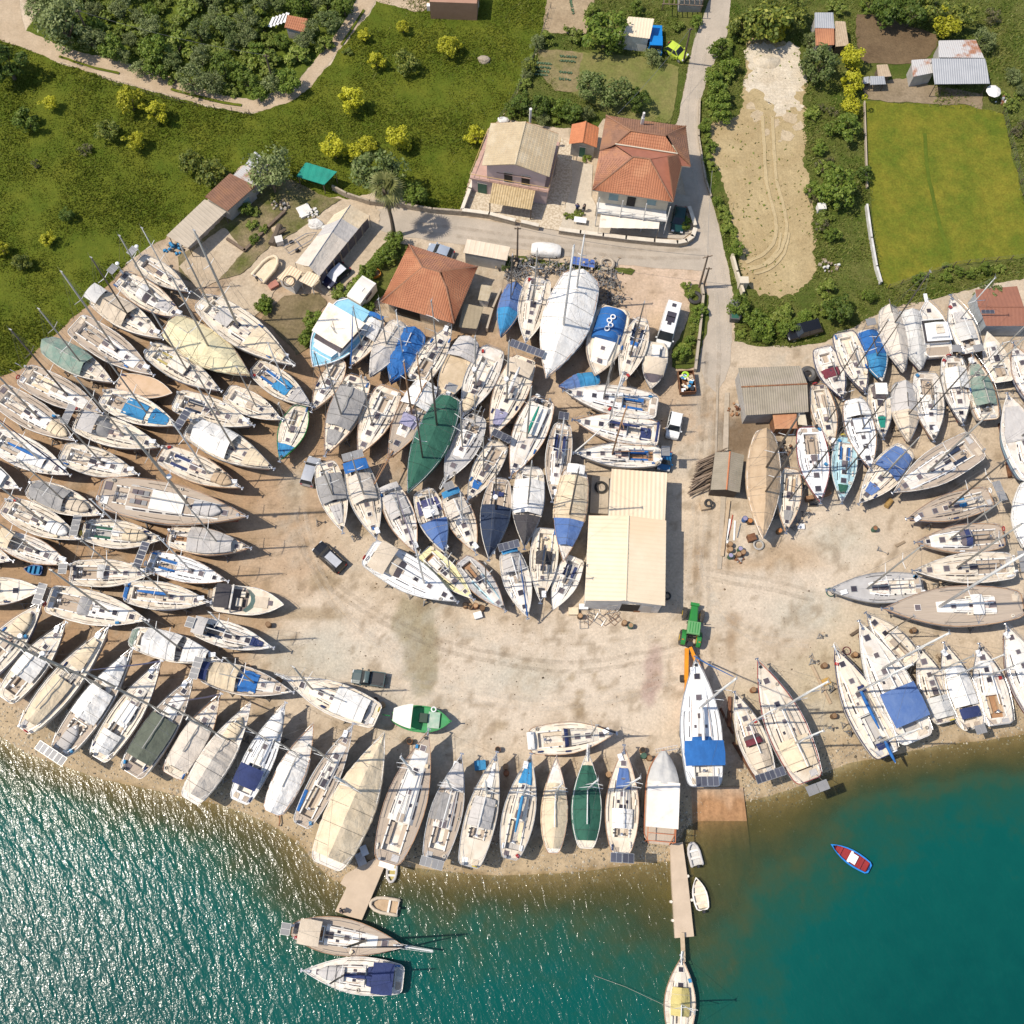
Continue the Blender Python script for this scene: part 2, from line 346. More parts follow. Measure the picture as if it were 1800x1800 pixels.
wm_=node(nt,'ShaderNodeMath',operation='MULTIPLY'); L.new(dv.outputs[0],wm_.inputs[0]); L.new(wr2.outputs[0],wm_.inputs[1]); L.new(wm_.outputs[0],cr.inputs[0])
el[0].position=0; el[0].color=(.15,.12,.04,1); el[1].position=1; el[1].color=(.0003,.056,.049,1)
for p_,c_ in ((.05,(.095,.085,.028)),(.14,(.040,.062,.028)),(.25,(.012,.068,.044)),(.42,(.0015,.073,.060))):
    e=el.new(p_); e.color=(*c_,1)
df=node(nt,'ShaderNodeBsdfDiffuse'); L.new(cr.outputs[0],df.inputs[0])
tr=node(nt,'ShaderNodeBsdfTransparent'); tr.inputs[0].default_value=(.86,.9,.84,1)
op=node(nt,'ShaderNodeMapRange'); op.inputs[1].default_value=0; op.inputs[2].default_value=7; op.inputs[3].default_value=.12; op.inputs[4].default_value=1; L.new(da.outputs['Fac'],op.inputs[0])
m1=node(nt,'ShaderNodeMixShader'); L.new(op.outputs[0],m1.inputs[0]); L.new(tr.outputs[0],m1.inputs[1]); L.new(df.outputs[0],m1.inputs[2])
gl=node(nt,'ShaderNodeBsdfGlossy'); gl.inputs['Roughness'].default_value=.25; gl.inputs[0].default_value=(1,1,1,1)
g2=node(nt,'ShaderNodeBsdfGlossy'); g2.inputs['Roughness'].default_value=.12; g2.inputs[0].default_value=(1,1,1,1); gm=node(nt,'ShaderNodeMixShader'); gm.inputs[0].default_value=.5; L.new(gl.outputs[0],gm.inputs[1]); L.new(g2.outputs[0],gm.inputs[2])
fr=node(nt,'ShaderNodeFresnel'); fr.inputs[0].default_value=1.33
m2=node(nt,'ShaderNodeMixShader'); L.new(fr.outputs[0],m2.inputs[0]); L.new(m1.outputs[0],m2.inputs[1]); L.new(gm.outputs[0],m2.inputs[2]); L.new(m2.outputs[0],out.inputs[0])
hs=None
# wind ripples: long crests plus short chop, calmer in the lee of the eastern pier
for st_,rot,s_,amp in ((.34,-50,.95,.46),(.42,-72,1.9,.26),(.8,10,4.6,.095)):
    vr=node(nt,'ShaderNodeVectorRotate',rotation_type='Z_AXIS'); vr.inputs['Angle'].default_value=-R(rot); L.new(tc.outputs['Object'],vr.inputs['Vector'])
    mp=node(nt,'ShaderNodeMapping'); mp.inputs['Scale'].default_value=(st_,1,1); L.new(vr.outputs[0],mp.inputs[0])
    n=node(nt,'ShaderNodeTexNoise'); n.inputs['Scale'].default_value=s_; n.inputs['Detail'].default_value=2; n.inputs['Distortion'].default_value=.6; L.new(mp.outputs[0],n.inputs[0])
    k=node(nt,'ShaderNodeMath',operation='MULTIPLY'); L.new(n.outputs[0],k.inputs[0]); k.inputs[1].default_value=amp
    if hs is None: hs=k.outputs[0]
    else:
        a=node(nt,'ShaderNodeMath',operation='ADD'); L.new(hs,a.inputs[0]); L.new(k.outputs[0],a.inputs[1]); hs=a.outputs[0]
lee=me.attributes.new('chop','FLOAT','POINT'); pj=P(1205,1560,WATER)
lee.data.foreach_set('value',(1-.58*np.clip((WX-pj.x+2+(WY-pj.y)*.02)/8,0,1)*np.clip((WY+34)/18,.25,1)).astype(np.float32).ravel())
la=node(nt,'ShaderNodeAttribute'); la.attribute_name='chop'
k=node(nt,'ShaderNodeMath',operation='MULTIPLY'); L.new(hs,k.inputs[0]); L.new(la.outputs['Fac'],k.inputs[1])
bp=node(nt,'ShaderNodeBump'); bp.inputs['Strength'].default_value=1; bp.inputs['Distance'].default_value=.38; L.new(k.outputs[0],bp.inputs['Height'])
L.new(bp.outputs[0],gl.inputs['Normal']); L.new(bp.outputs[0],g2.inputs['Normal']); L.new(bp.outputs[0],fr.inputs['Normal'])
me.materials.append(m); tag(link('water',me),kind='structure')

# ---------------------------------------------------------------- ground sheets with ragged edges
def ragged(px,z,amp=.35,step=.5,seed=0):
    w=[P(a,b,z) for a,b in px]; o=[]
    n=len(w)
    for i in range(n):
        a,b=w[i],w[(i+1)%n]; l=(b-a).length; k=max(1,int(l/step)); nr=Vector((-(b-a).y,(b-a).x))/max(l,1e-6)
        for j in range(k):
            p=a+(b-a)*(j/k)
            q=amp*(noise.noise(Vector((p.x*.35,p.y*.35,seed)))*1.1+noise.noise(Vector((p.x*1.7,p.y*1.7,seed+5)))*.6)
            o.append(p+nr*q)
    return o
SHZ=[0.0]
def sheet(name,px,z,m,amp=.35,seed=0,step=.5):
    SHZ[0]+=.0035; z=SHZ[0]; w=ragged(px,z,amp,step,seed); mb=MB()
    a=sum(w[i].x*w[(i+1)%len(w)].y-w[(i+1)%len(w)].x*w[i].y for i in range(len(w)))
    if a<0: w=w[::-1]
    mb.quad(*[(p.x,p.y,z) for p in w]); return tag(mb.build(name,m),kind='structure')
MEADOW=[(-60,50),(25,78),(112,112),(225,149),(350,183),(425,198),(446,198),(501,183),(547,153),(571,122),(614,67),(663,3),(690,-50),(960,-60),(968,20),(940,100),(905,170),(880,210),(858,222),(826,312),(808,372),(780,370),(745,366),(715,352),(690,330),(650,338),(610,350),(595,345),(560,352),(520,330),(470,285),(425,292),(290,420),(262,432),(232,455),(170,520),(130,560),(70,610),(40,645),(-60,690)]
NE=[(1247,-60),(1247,0),(1290,-60),(1900,-60),(1900,470),(1800,490),(1735,500),(1650,522),(1560,545),(1500,575),(1450,600),(1385,612),(1330,608),(1290,600),(1288,511),(1278,462),(1264,400),(1252,355),(1240,316),(1228,240),(1230,178),(1243,138),(1262,96),(1279,60),(1284,0)]
GARDEN=[(968,-60),(1250,-60),(1247,0),(1233,38),(1220,73),(1209,124),(1191,213),(1185,222),(1060,208),(1050,225),(985,225),(900,212),(878,212),(905,170),(940,100),(968,20)]
GM=ground_mat('meadow_grass',(.072,.102,.009),(.120,.132,.014),grain=.24,bump=.10,sp=5)
GN=ground_mat('verge_grass',(.058,.088,.012),(.125,.125,.034),grain=.35,bump=.12,sp=5)
GL=ground_mat('lawn_grass',(.098,.128,.013),(.185,.168,.020),grain=.30,bump=.10,sp=4)
GS=ground_mat('garden_soil',(.10,.095,.03),(.17,.14,.06),grain=.3,bump=.06)
RD=ground_mat('road_surface',(.44,.375,.30),(.36,.31,.25),grain=.10,bump=.012,sp=6)
TK=ground_mat('track_dirt',(.46,.36,.25),(.39,.295,.195),grain=.16,bump=.03)
SO=ground_mat('field_soil',(.41,.32,.175),(.335,.25,.13),grain=.2,bump=.06,dots=.5)
BR=ground_mat('tilled_soil',(.165,.115,.065),(.125,.085,.048),grain=.22,bump=.08)
CH2=ground_mat('chalk_traces',(.47,.38,.255),(.41,.32,.205),grain=.25,bump=.05)
CH=ground_mat('chalk_gravel',(.60,.53,.42),(.46,.38,.27),grain=.25,bump=.05)
sheet('meadow',MEADOW,.004,GM,seed=1)
sheet('verge',NE,.004,GN,seed=2)
sheet('garden_ground',GARDEN,.006,GN,amp=.2,seed=3)
sheet('grove_ground',[(-60,-60),(640,-60),(629,-4),(589,61),(547,116),(507,153),(446,174),(400,170),(325,146),(225,112),(125,87),(45,54),(70,20),(60,-20)],.004,ground_mat('grove_floor',(.06,.085,.010),(.12,.15,.02),grain=.4,bump=.12),seed=4)
sheet('track',[(-60,20),(-60,-60),(20,-60),(45,54),(125,87),(225,112),(325,145),(400,171),(446,175),(480,168),(507,154),(530,138),(547,117),(567,90),(589,61),(629,0),(650,-60),(705,-60),(663,0),(614,65),(571,120),(547,151),(525,170),(501,181),(475,192),(446,197),(425,196),(350,181),(225,147),(112,111),(25,77),(-60,48)],.008,TK,seed=5,amp=.3)
sheet('driveway',[(655,0),(690,-40),(780,-60),(765,10),(742,20),(728,22),(700,12)],.012,TK,seed=6)
sheet('road',[(1247,-60),(1247,0),(1233,38),(1220,73),(1209,124),(1200,170),(1191,213),(1196,300),(1205,345),(1213,385),(1222,412),(1217,424),(1195,429),(1150,425),(1100,421),(1060,416),(1000,408),(947,400),(880,391),(813,381),(770,376),(727,370),(690,362),(660,370),(668,405),(698,416),(740,420),(773,425),(830,431),(898,437),(933,441),(989,450),(1040,457),(1078,464),(1122,468),(1180,472),(1236,476),(1243,500),(1244,555),(1238,600),(1229,640),(1240,672),(1258,690),(1274,668),(1284,640),(1286,600),(1287,511),(1278,462),(1264,400),(1252,355),(1240,316),(1228,240),(1230,178),(1243,138),(1262,96),(1279,60),(1284,0),(1290,-60)],.012,RD,seed=7,amp=.15)
FIELD=[(1313,67),(1308,140),(1300,200),(1268,206),(1243,213),(1246,250),(1255,295),(1268,330),(1283,367),(1291,410),(1300,455),(1304,480),(1318,505),(1335,520),(1370,524),(1407,510),(1425,492),(1433,477),(1428,420),(1421,333),(1415,280),(1410,233),(1412,180),(1413,140),(1405,95),(1395,75)]
sheet('field',FIELD,.008,SO,seed=8,amp=.9,step=.3)
sheet('gravel_patch',[(1318,86),(1332,76),(1350,80),(1380,78),(1402,84),(1408,110),(1412,140),(1400,165),(1408,190),(1385,186),(1372,200),(1358,182),(1340,186),(1334,160),(1312,158),(1310,120)],.012,CH,seed=9,amp=1.5,step=.3)
for k,(gx_,gy_,gr_) in enumerate(((1330,205,9),(1362,215,10),(1392,208,9),(1345,230,7),(1385,238,8),(1320,185,8),(1405,225,6),(1370,248,6))): sheet('gravel_patch',[(gx_+gr_*math.cos(t*.785)*1.3,gy_+gr_*math.sin(t*.785)) for t in range(8)],.012,CH2,seed=60+k,amp=1.1,step=.3)
sheet('lawn',[(1517,177),(1600,181),(1700,186),(1763,200),(1785,290),(1800,363),(1815,450),(1740,458),(1667,467),(1610,487),(1560,507),(1552,490),(1547,477),(1536,390),(1527,300),(1519,230)],.008,GL,seed=10,amp=.3)
sheet('tilled_plot',[(1507,27),(1540,24),(1580,40),(1647,60),(1650,73),(1634,100),(1600,112),(1567,114),(1520,110),(1508,95),(1503,60)],.008,BR,seed=11,amp=.3)
sheet('yard_apron',[(1517,142),(1520,176),(1600,180),(1700,185),(1725,192),(1728,165),(1640,150),(1600,138)],.008,ground_mat('bare_earth',(.27,.21,.14),(.21,.16,.10)),seed=12)
sheet('vegetable_plot',[(960,-40),(1050,-40),(1045,15),(1030,60),(1000,60),(955,56),(958,20)],.010,ground_mat('plot_soil',(.36,.275,.175),(.28,.205,.125)),seed=13)
sheet('dry_lawn',[(985,90),(1060,92),(1130,100),(1195,118),(1186,180),(1178,215),(1080,208),(1010,165),(985,150)],.010,ground_mat('dry_grass',(.20,.175,.065),(.125,.145,.035),grain=.25),seed=14)
sheet('seed_bed',[(943,85),(985,88),(1025,94),(1015,160),(975,160),(950,130)],.012,ground_mat('bed_soil',(.26,.195,.11),(.15,.14,.05),grain=.3),seed=15)
SD=ground_mat('sandy_ground',(.47,.385,.28),(.40,.315,.22),grain=.2,dots=.4)
sheet('sandy_drive',[(605,358),(650,350),(668,372),(668,404),(700,417),(670,440),(640,470),(600,510),(575,520),(550,500),(500,480),(470,540),(430,575),(400,560),(380,520),(420,490),(470,440),(520,410),(545,385)],.012,SD,seed=16)
sheet('shed_yard',[(400,378),(440,345),(500,310),(560,340),(600,350),(545,388),(470,438),(420,480),(370,500),(320,490),(312,450),(345,430)],.010,ground_mat('yard_grass',(.09,.10,.022),(.24,.185,.11),grain=.35,bump=.1),seed=17)
sheet('shed_forecourt',[(340,440),(395,400),(432,440),(380,495),(350,505),(318,470)],.014,SD,seed=18)
sheet('garden_patch',[(470,545),(500,520),(560,515),(575,530),(555,560),(545,610),(520,625),(490,590),(462,560)],.012,ground_mat('patch_soil',(.21,.16,.095),(.15,.12,.06),grain=.3),seed=19)
sheet('verge_strip',[(640,470),(680,425),(720,430),(700,470),(672,520),(650,550),(600,555),(590,540),(610,510)],.014,GN,seed=20)
sheet('roadside_weeds',[(900,448),(990,462),(1060,468),(1115,474),(1110,482),(1040,474),(960,468),(900,462)],.014,GN,seed=21)
sheet('planting_strip',[(1216,500),(1232,500),(1246,520),(1244,560),(1232,620),(1226,645),(1205,650),(1182,645),(1180,612),(1195,595),(1210,560)],.014,GN,seed=22)
CON=ground_mat('concrete',(.44,.37,.29),(.37,.31,.235),grain=.12,bump=.008)
sheet('concrete_path',[(1274,690),(1282,690),(1280,800),(1268,1000),(1260,1000),(1267,880)],.016,CON,seed=23,amp=.04)
# crazy paving round the beige house and the concrete court of the red one
PAVM=mat('crazy_paving',(.58,.50,.38),(.42,.34,.24),sc_=3.4,rough=.9,lo=.45,hi=.55,rnd=0)
sheet('paved_court',[(838,305),(830,330),(814,368),(860,374),(947,397),(952,401),(985,405),(1008,320),(1008,258),(985,240),(975,310)],.018,PAVM,amp=.03,seed=24)
sheet('concrete_court',[(1005,280),(1042,290),(1040,345),(1056,380),(1056,412),(984,404),(1006,320)],.018,ground_mat('court_concrete',(.53,.47,.38),(.45,.39,.31),grain=.14),amp=.03,seed=25)
sheet('house_forecourt',[(1056,380),(1190,340),(1212,345),(1219,405),(1200,420),(1056,411)],.018,ground_mat('forecourt_concrete',(.47,.41,.33),(.40,.35,.28),grain=.14),amp=.03,seed=26)
# slipway: a sheet of ribbed concrete lying on the slope
mb=MB()
def slip(u,v):
    xl,yl=1215+14*v,1384+330*v; xr,yr=1306+40*v,1384+330*v
    p=P(xl+(xr-xl)*u,yl+(yr-yl)*0,WATER*min(1,v*4)); z=max(-3.2,.02-1.0*((v*330)/130)*.95)
    if v>.18: z=min(z,WATER-.02-.5*(v-.18))
    z=max(z,tz(p.x,p.y)+.03)
    return (p.x,p.y,z)
mb.grid(slip,24,160)
so=mb.build('slipway',ground_mat('slip_concrete',attr='soil',grain=.25,bump=.03,sp=2.5)); ca=so.data.color_attributes.new('soil','FLOAT_COLOR','POINT'); cv=[]
def lerp3(a,b,t): t=min(1,max(0,t)); return [x+(y-x)*t for x,y in zip(a,b)]
for k in range(25*161):
    u,v=(k//161)/24,(k%161)/160; q=v+.05*noise.noise(Vector((u*5,v*9,2)))
    c=lerp3((.43,.31,.21),(.36,.20,.10),q/.10); c=lerp3(c,(.24,.15,.07),(q-.14)/.10); c=lerp3(c,(.13,.115,.045),(q-.24)/.14); c=lerp3(c,(.075,.095,.05),(q-.4)/.3)
    m_=1+.35*noise.noise(Vector((u*9,v*3,7)))+.2*noise.noise(Vector((u*30,v*6,3))); cv+=[c[0]*m_,c[1]*m_,c[2]*m_,1]
ca.data.foreach_set('color',cv); tag(so,kind='structure')

RUT=ground_mat('rut_soil',(.45,.355,.205),(.405,.315,.175),grain=.15)
def strip(name,px,w,m,seed):
    q=[P(a,b) for a,b in px]; l=[];r=[]
    for i in range(len(q)):
        d=(q[min(i+1,len(q)-1)]-q[max(i-1,0)]).normalized(); n=Vector((-d.y,d.x))*w/2; l.append(q[i]+n); r.append(q[i]-n)
    def sm(a):
        o=[]
        for i in range(len(a)-1):
            p0,p1,p2,p3=a[max(i-1,0)],a[i],a[i+1],a[min(i+2,len(a)-1)]
            for k in range(6):
                t=k/6; v=.5*((2*p1)+(p2-p0)*t+(2*p0-5*p1+4*p2-p3)*t*t+(3*p1-p0-3*p2+p3)*t**3); v=v+Vector((noise.noise(Vector((v.x,v.y,seed))),noise.noise(Vector((v.x,v.y,seed+3)))))*.12; o.append(v)
        return o+[a[-1]]
    L_,R_=sm(l),sm(r); SHZ[0]+=.0035; z=SHZ[0]; mb=MB()
    for i in range(len(L_)-1): mb.quad((R_[i].x,R_[i].y,z),(R_[i+1].x,R_[i+1].y,z),(L_[i+1].x,L_[i+1].y,z),(L_[i].x,L_[i].y,z))
    tag(mb.build(name,m),kind='structure')
strip('rut',[(1340,205),(1343,260),(1347,320),(1358,365),(1364,395),(1360,425),(1340,448),(1310,462)],.45,RUT,1)
strip('rut',[(1357,205),(1360,260),(1365,320),(1377,365),(1382,400),(1375,435),(1352,462),(1315,475)],.45,RUT,2)
strip('rut',[(1372,410),(1366,440),(1340,465),(1312,470)],.3,RUT,3)
strip('rut',[(1387,410),(1378,445),(1355,472),(1325,482)],.3,RUT,4)
strip('rut',[(1625,235),(1630,300),(1642,360),(1655,410),(1668,445)],.5,ground_mat('lawn_track',(.10,.13,.014),(.075,.105,.012)),5)
strip('rut',[(105,100),(160,118),(210,130)],.35,GM,6); strip('rut',[(300,158),(370,176),(425,186)],.4,GM,7); strip('rut',[(600,80),(620,50),(640,18)],.35,GM,8)

# faint wheel tracks worn into the yard: thin, patchy films of other dirt
def film(name,c):
    m=bpy.data.materials.new(name); m.use_nodes=True; nt=m.node_tree; L=nt.links; b=nt.nodes['Principled BSDF']; b.inputs['Roughness'].default_value=.95; b.inputs['Base Color'].default_value=(*c,1); b.inputs['Specular IOR Level'].default_value=.1
    tc=node(nt,'ShaderNodeTexCoord'); n=node(nt,'ShaderNodeTexNoise'); n.inputs['Scale'].default_value=1.1; n.inputs['Detail'].default_value=7; n.inputs['Roughness'].default_value=.7; L.new(tc.outputs['Object'],n.inputs[0])
    r=node(nt,'ShaderNodeMapRange'); r.inputs[1].default_value=.36; r.inputs[2].default_value=.74; r.inputs[3].default_value=0; r.inputs[4].default_value=.32; L.new(n.outputs[0],r.inputs[0])
    t=node(nt,'ShaderNodeBsdfTransparent'); x=node(nt,'ShaderNodeMixShader'); L.new(r.outputs[0],x.inputs[0]); L.new(t.outputs[0],x.inputs[1]); L.new(b.outputs[0],x.inputs[2]); L.new(x.outputs[0],nt.nodes['Material Output'].inputs[0]); return m
FD=film('track_dark',(.27,.205,.135)); FL=film('track_light',(.60,.53,.43))
def pair(px,seed,m,dx=22,w=.5):
    strip('wheel_track',px,w,m,seed); strip('wheel_track',[(a+dx,b) if abs(px[-1][1]-px[0][1])>abs(px[-1][0]-px[0][0]) else (a,b+dx) for a,b in px],w,m,seed+1)
pair([(1242,620),(1238,700),(1232,800),(1226,900),(1222,1000),(1224,1080)],70,FD); pair([(1228,690),(1222,820),(1214,940),(1204,1030),(1160,1100),(1060,1140)],72,FL)
pair([(1205,1130),(1120,1150),(1000,1165),(880,1150),(760,1120),(640,1060),(560,1000),(520,930)],74,FD,16); pair([(1190,1180),(1080,1215),(950,1230),(820,1215),(700,1190)],76,FL,16)
pair([(1240,1000),(1290,1010),(1350,1020),(1430,1040)],78,FD,16); pair([(1230,1150),(1226,1230),(1232,1300)],80,FD); pair([(700,1160),(640,1120),(580,1060),(540,980),(520,900)],82,FL,16); pair([(1225,960),(1260,1060),(1330,1110),(1420,1120)],84,FL,16)
pair([(1225,60),(1205,210),(1225,330),(1240,420),(1258,520),(1262,620)],86,FL,18); pair([(1230,440),(1120,440),(980,425),(850,408),(720,392)],88,FD,14)
# shingle along the water's edge
def stones():
    rng=random.Random(21); v=[];f=[]; A=sh[2:-2]
    for _ in range(9000):
        i=rng.randrange(len(A)-1); t=rng.random(); a,b=A[i],A[i+1]; d=b-a; n=np.array([-d[1],d[0]])/np.hypot(*d); p=a+d*t+n*rng.gauss(1.4,1.9); r=rng.uniform(.04,.13)*(1.8 if rng.random()<.05 else 1)
        z=tz_fast(p); k=len(v); an=rng.uniform(0,6)
        for j in range(5): v.append((p[0]+math.cos(an+j*1.257)*r*rng.uniform(.7,1.2),p[1]+math.sin(an+j*1.257)*r*rng.uniform(.7,1.2),z-.01))
        v.append((p[0],p[1],z+r*.6))
        for j in range(5): f.append((k+j,k+(j+1)%5,k+5))
    m_=bpy.data.meshes.new('shingle'); m_.from_pydata(v,[],f); return m_
def tz_fast(p): return tz(float(p[0]),float(p[1]))
m_=stones(); sm_=bpy.data.materials.new('shingle'); sm_.use_nodes=True; g_=sm_.node_tree.nodes.new('ShaderNodeNewGeometry'); c_=sm_.node_tree.nodes.new('ShaderNodeValToRGB'); c_.color_ramp.elements[0].color=(.10,.08,.05,1); c_.color_ramp.elements[1].color=(.52,.45,.34,1); sm_.node_tree.links.new(g_.outputs['Random Per Island'],c_.inputs[0]); sm_.node_tree.links.new(c_.outputs[0],sm_.node_tree.nodes['Principled BSDF'].inputs['Base Color']); sm_.node_tree.nodes['Principled BSDF'].inputs['Roughness'].default_value=.8
m_.materials.append(sm_); tag(link('shingle',m_),"pebbles strewn along the water's edge",'pebbles',kind='stuff')

# litter: chips, stones and scraps trodden into the yard
YARD=[(120,640),(420,520),(640,600),(860,600),(1100,480),(1230,480),(1240,700),(1290,640),(1420,640),(1780,700),(1780,1270),(1560,1310),(1420,1360),(1220,1380),(1060,1500),(600,1500),(300,1360),(0,1270),(0,700)]
def litter(n):
    rng=random.Random(33); v=[];f=[]; c=0
    while c<n:
        q=(rng.uniform(0,1800),rng.uniform(480,1500)); p=P(*q); c+=1
        if shore_q(p)<1.5 or not inside_(q,YARD): continue
        if noise.noise(Vector((p.x*.12,p.y*.12,4)))+.5*noise.noise(Vector((p.x*.5,p.y*.5,8)))<rng.uniform(-.6,.5): continue
        r=rng.uniform(.03,.09)*(2.2 if rng.random()<.04 else 1); k=len(v); a=rng.uniform(0,6); e=rng.uniform(.4,1)
        for j in range(4): v.append((p.x+math.cos(a+j*1.571)*r,p.y+math.sin(a+j*1.571)*r*e,-.01))
        v.append((p.x,p.y,r*.8))
        for j in range(4): f.append((k+j,k+(j+1)%4,k+4))
    m_=bpy.data.meshes.new('litter'); m_.from_pydata(v,[],f); return m_
def inside_(p,poly):
    r=False; n=len(poly)
    for i in range(n):
        (x0,y0),(x1,y1)=poly[i],poly[(i+1)%n]
        if (y0>p[1])!=(y1>p[1]) and p[0]<(x1-x0)*(p[1]-y0)/(y1-y0)+x0: r=not r
    return r
def shore_q(p): return p.y-float(np.interp(p.x,sh[:,0],sh[:,1]))
m_=litter(9000); lm_=bpy.data.materials.new('litter'); lm_.use_nodes=True; g_=lm_.node_tree.nodes.new('ShaderNodeNewGeometry'); c_=lm_.node_tree.nodes.new('ShaderNodeValToRGB'); el=c_.color_ramp.elements; el[0].color=(.06,.045,.03,1); el[1].color=(.62,.56,.48,1)
for p_,k_ in ((.35,(.16,.11,.07,1)),(.7,(.30,.22,.14,1)),(.93,(.40,.33,.25,1))): x_=el.new(p_); x_.color=k_
lm_.node_tree.links.new(g_.outputs['Random Per Island'],c_.inputs[0]); lm_.node_tree.links.new(c_.outputs[0],lm_.node_tree.nodes['Principled BSDF'].inputs['Base Color']); m_.materials.append(lm_); tag(link('litter',m_),'stones, chips and scraps trodden into the yard','litter',kind='stuff')
# ---------------------------------------------------------------- boats
YG='yachts laid up ashore in the boatyard'
def popt(o):
    d={}
    for tk in o.split():
        k,_,v=tk.partition('=')
        if k in d:
            d[k] = d[k]+[v] if isinstance(d[k],list) else [d[k],v]
        else: d[k]=v
    return d
def aslist(x): return [] if x is None else (x if isinstance(x,list) else [x])
DECKS={'w':DECKW,'c':DECKC,'t':TEAK,'g':DECKG,'b':DECKB,'y':DECKY,'l':DECKL,'tan':TAN,'ply':PLY}
HULLS={'w':WHITE,'c':CREAM,'b':BRIGHT,'n':mat('hull_navy',(.02,.03,.10),rough=.3),'g':mat('hull_grey',(.34,.34,.34),rough=.4),'l':mat('hull_lightblue',(.38,.60,.68),rough=.45),'gr':mat('hull_green',(.02,.25,.06),(.015,.2,.045),rough=.5),'wood':TEAKW,'y':DECKY,'tan':TAN,'dk':mat('hull_dark',(.05,.05,.055),rough=.4)}
STRIPE={'n':HULLS['n'],'r':mat('stripe_red',(.3,.03,.03),rough=.4),'g':HULLS['g'],'w':WHITE,'bl':mat('stripe_blue',(.02,.09,.3),rough=.4),'tk':TEAKW}
BOATS={}

class Hull:
    "plan form and sheer of one hull in its own coordinates: x from stern to bow, z from the ground"
    def __init__(s,L,B,zd,tw=.66,tm=.42,fine=1.75):
        s.L=L;s.B=B;s.zd=zd;s.tw=tw;s.tm=tm;s.fine=fine
    def T(s,t): return -s.L/2+t*s.L
    def b(s,t):
        t=min(max(t,0),1)
        if t<s.tm: u=1-t/s.tm; h=s.tw+(1-s.tw)*(1-u**2.2)
        else: u=(t-s.tm)/(1-s.tm); h=1-u**s.fine
        if t<.05: h*=.70+.30*math.sqrt(1-(1-t/.05)**2)
        return max(.018*s.B,s.B*h)
    def z(s,t): return s.zd+.022*s.L*max(0,t-.35)**1.6
def cross(h,t,q,dz=0): return (h.T(t),q*h.b(t),h.z(t)+dz)

def build_hull(h,root,hm,stripe,anti,f,d,round_stern=False,rake=.09,counter=.05,name='hull'):
    ts=[0,.004,.013,.028,.05,.09,.16,.26,.36,.46,.56,.66,.75,.83,.90,.95,.985,1]
    zw=h.zd-f; zb=zw-d
    lv=[(1,('r',0),0,0),(.995,('r',-.07),0,.02),(.985,('r',-.22),1,.1),(.96,('r',-.5*f),0,.4),(.9,('a',zw+.10),2,.75),(.86,('a',zw),3,.8),(.62,('a',zb+.35*d),3,.92),(.10,('a',zb),3,1)]
    mb=MB(); n=len(ts); rows=[]
    for fr,zz,_,q in lv:
        row=[]
        for side in (1,-1):
            r=[]
            for t in ts:
                z=h.z(t)+zz[1] if zz[0]=='r' else zz[1]
                x=h.T(t)-q*rake*h.L*t**6+q*counter*h.L*(1-t)**6
                k=fr if t<.5 else fr*(1-.35*q*(t-.5)*2)
                r.append(mb.vert((x,side*h.b(t)*k,z)))
            row.append(r)
        rows.append(row)
    for i in range(len(lv)-1):
        mb.mat(lv[i+1][2])
        for s_ in (0,1):
            a,b=rows[i][s_],rows[i+1][s_]
            for j in range(n-1):
                q=(a[j],b[j],b[j+1],a[j+1])
                mb.face(q if s_==0 else q[::-1])
    mb.mat(0)
    for i in range(len(lv)-1):     # transom
        mb.mat(0 if i<4 else 3); mb.face((rows[i][0][0],rows[i][1][0],rows[i+1][1][0],rows[i+1][0][0]))
    mb.mat(3)
    for j in range(n-1): mb.face((rows[-1][0][j],rows[-1][0][j+1],rows[-1][1][j+1],rows[-1][1][j]))
    o=mb.build(name,[hm,stripe,stripe,anti],root,smooth=True)
    return o

rl_=random.Random(77)
def canopy(h,root,name,k,t0,t1,rise,edge_in=.93,edge_z=.4,wr=.05,seed=0,flat=False,rise2=None,nu=14,skirt=0,clip=None):
    "canvas stretched over a ridge line from one rail to the other"
    mb=MB(); r2=rise if rise2 is None else rise2
    def fn(u,v):
        t=t0+(t1-t0)*u; s=(v-.5)*2; a=abs(s); rr=rise+(r2-rise)*u
        sag=.12*rise*math.sin(u*math.pi*3)**2
        if flat: zz=edge_z+(rr-edge_z)*(1-a**3)
        else: zz=edge_z+(rr-edge_z-sag)*(1-a**1.15)
        w=noise.noise(Vector((u*h.L*.55+seed,s*2.2,seed*.7)))*wr*1.6+noise.noise(Vector((u*h.L*1.7+seed,s*5,seed)))*wr*.7
        wob=1+.03*noise.noise(Vector((u*h.L*.9,seed,s)))
        y=s*h.b(t)*edge_in*wob
        if clip: y=max(-clip*h.B,min(clip*h.B,y))
        return (h.T(t),y,h.z(t)+zz+w)
    mb.grid(fn,nu,10)
    if skirt:
        for sd in (0,1):
            def sk(u,v):
                p=Vector(fn(u,sd)); q=p.copy(); q.z-=skirt*(.8+.4*noise.noise(Vector((u*9,seed,sd)))); q.y*=1.02; return p.lerp(q,v)
            mb.grid(sk,nu,1)
        for u_ in (0,1):
            def en(u,v): p=Vector(fn(u_,u)); q=p.copy(); q.z=h.z(t0+(t1-t0)*u_)-.1; return p.lerp(q,v)
            mb.grid(en,10,1)
    cv=mb.build(name,fab(k),root,smooth=not (rise>.7 and not flat))
    nl=max(2,int((t1-t0)*h.L/1.9)); lc=rl_.choice([BLACK,ROPE,WIRE])
    for i in range(nl):          # ropes that hold the canvas down
        u=(i+.5)/nl; MB().tube([Vector(fn(u,j/10))+Vector((0,0,.025)) for j in range(11)],.018,3).build('lashing',lc,cv)
    return cv

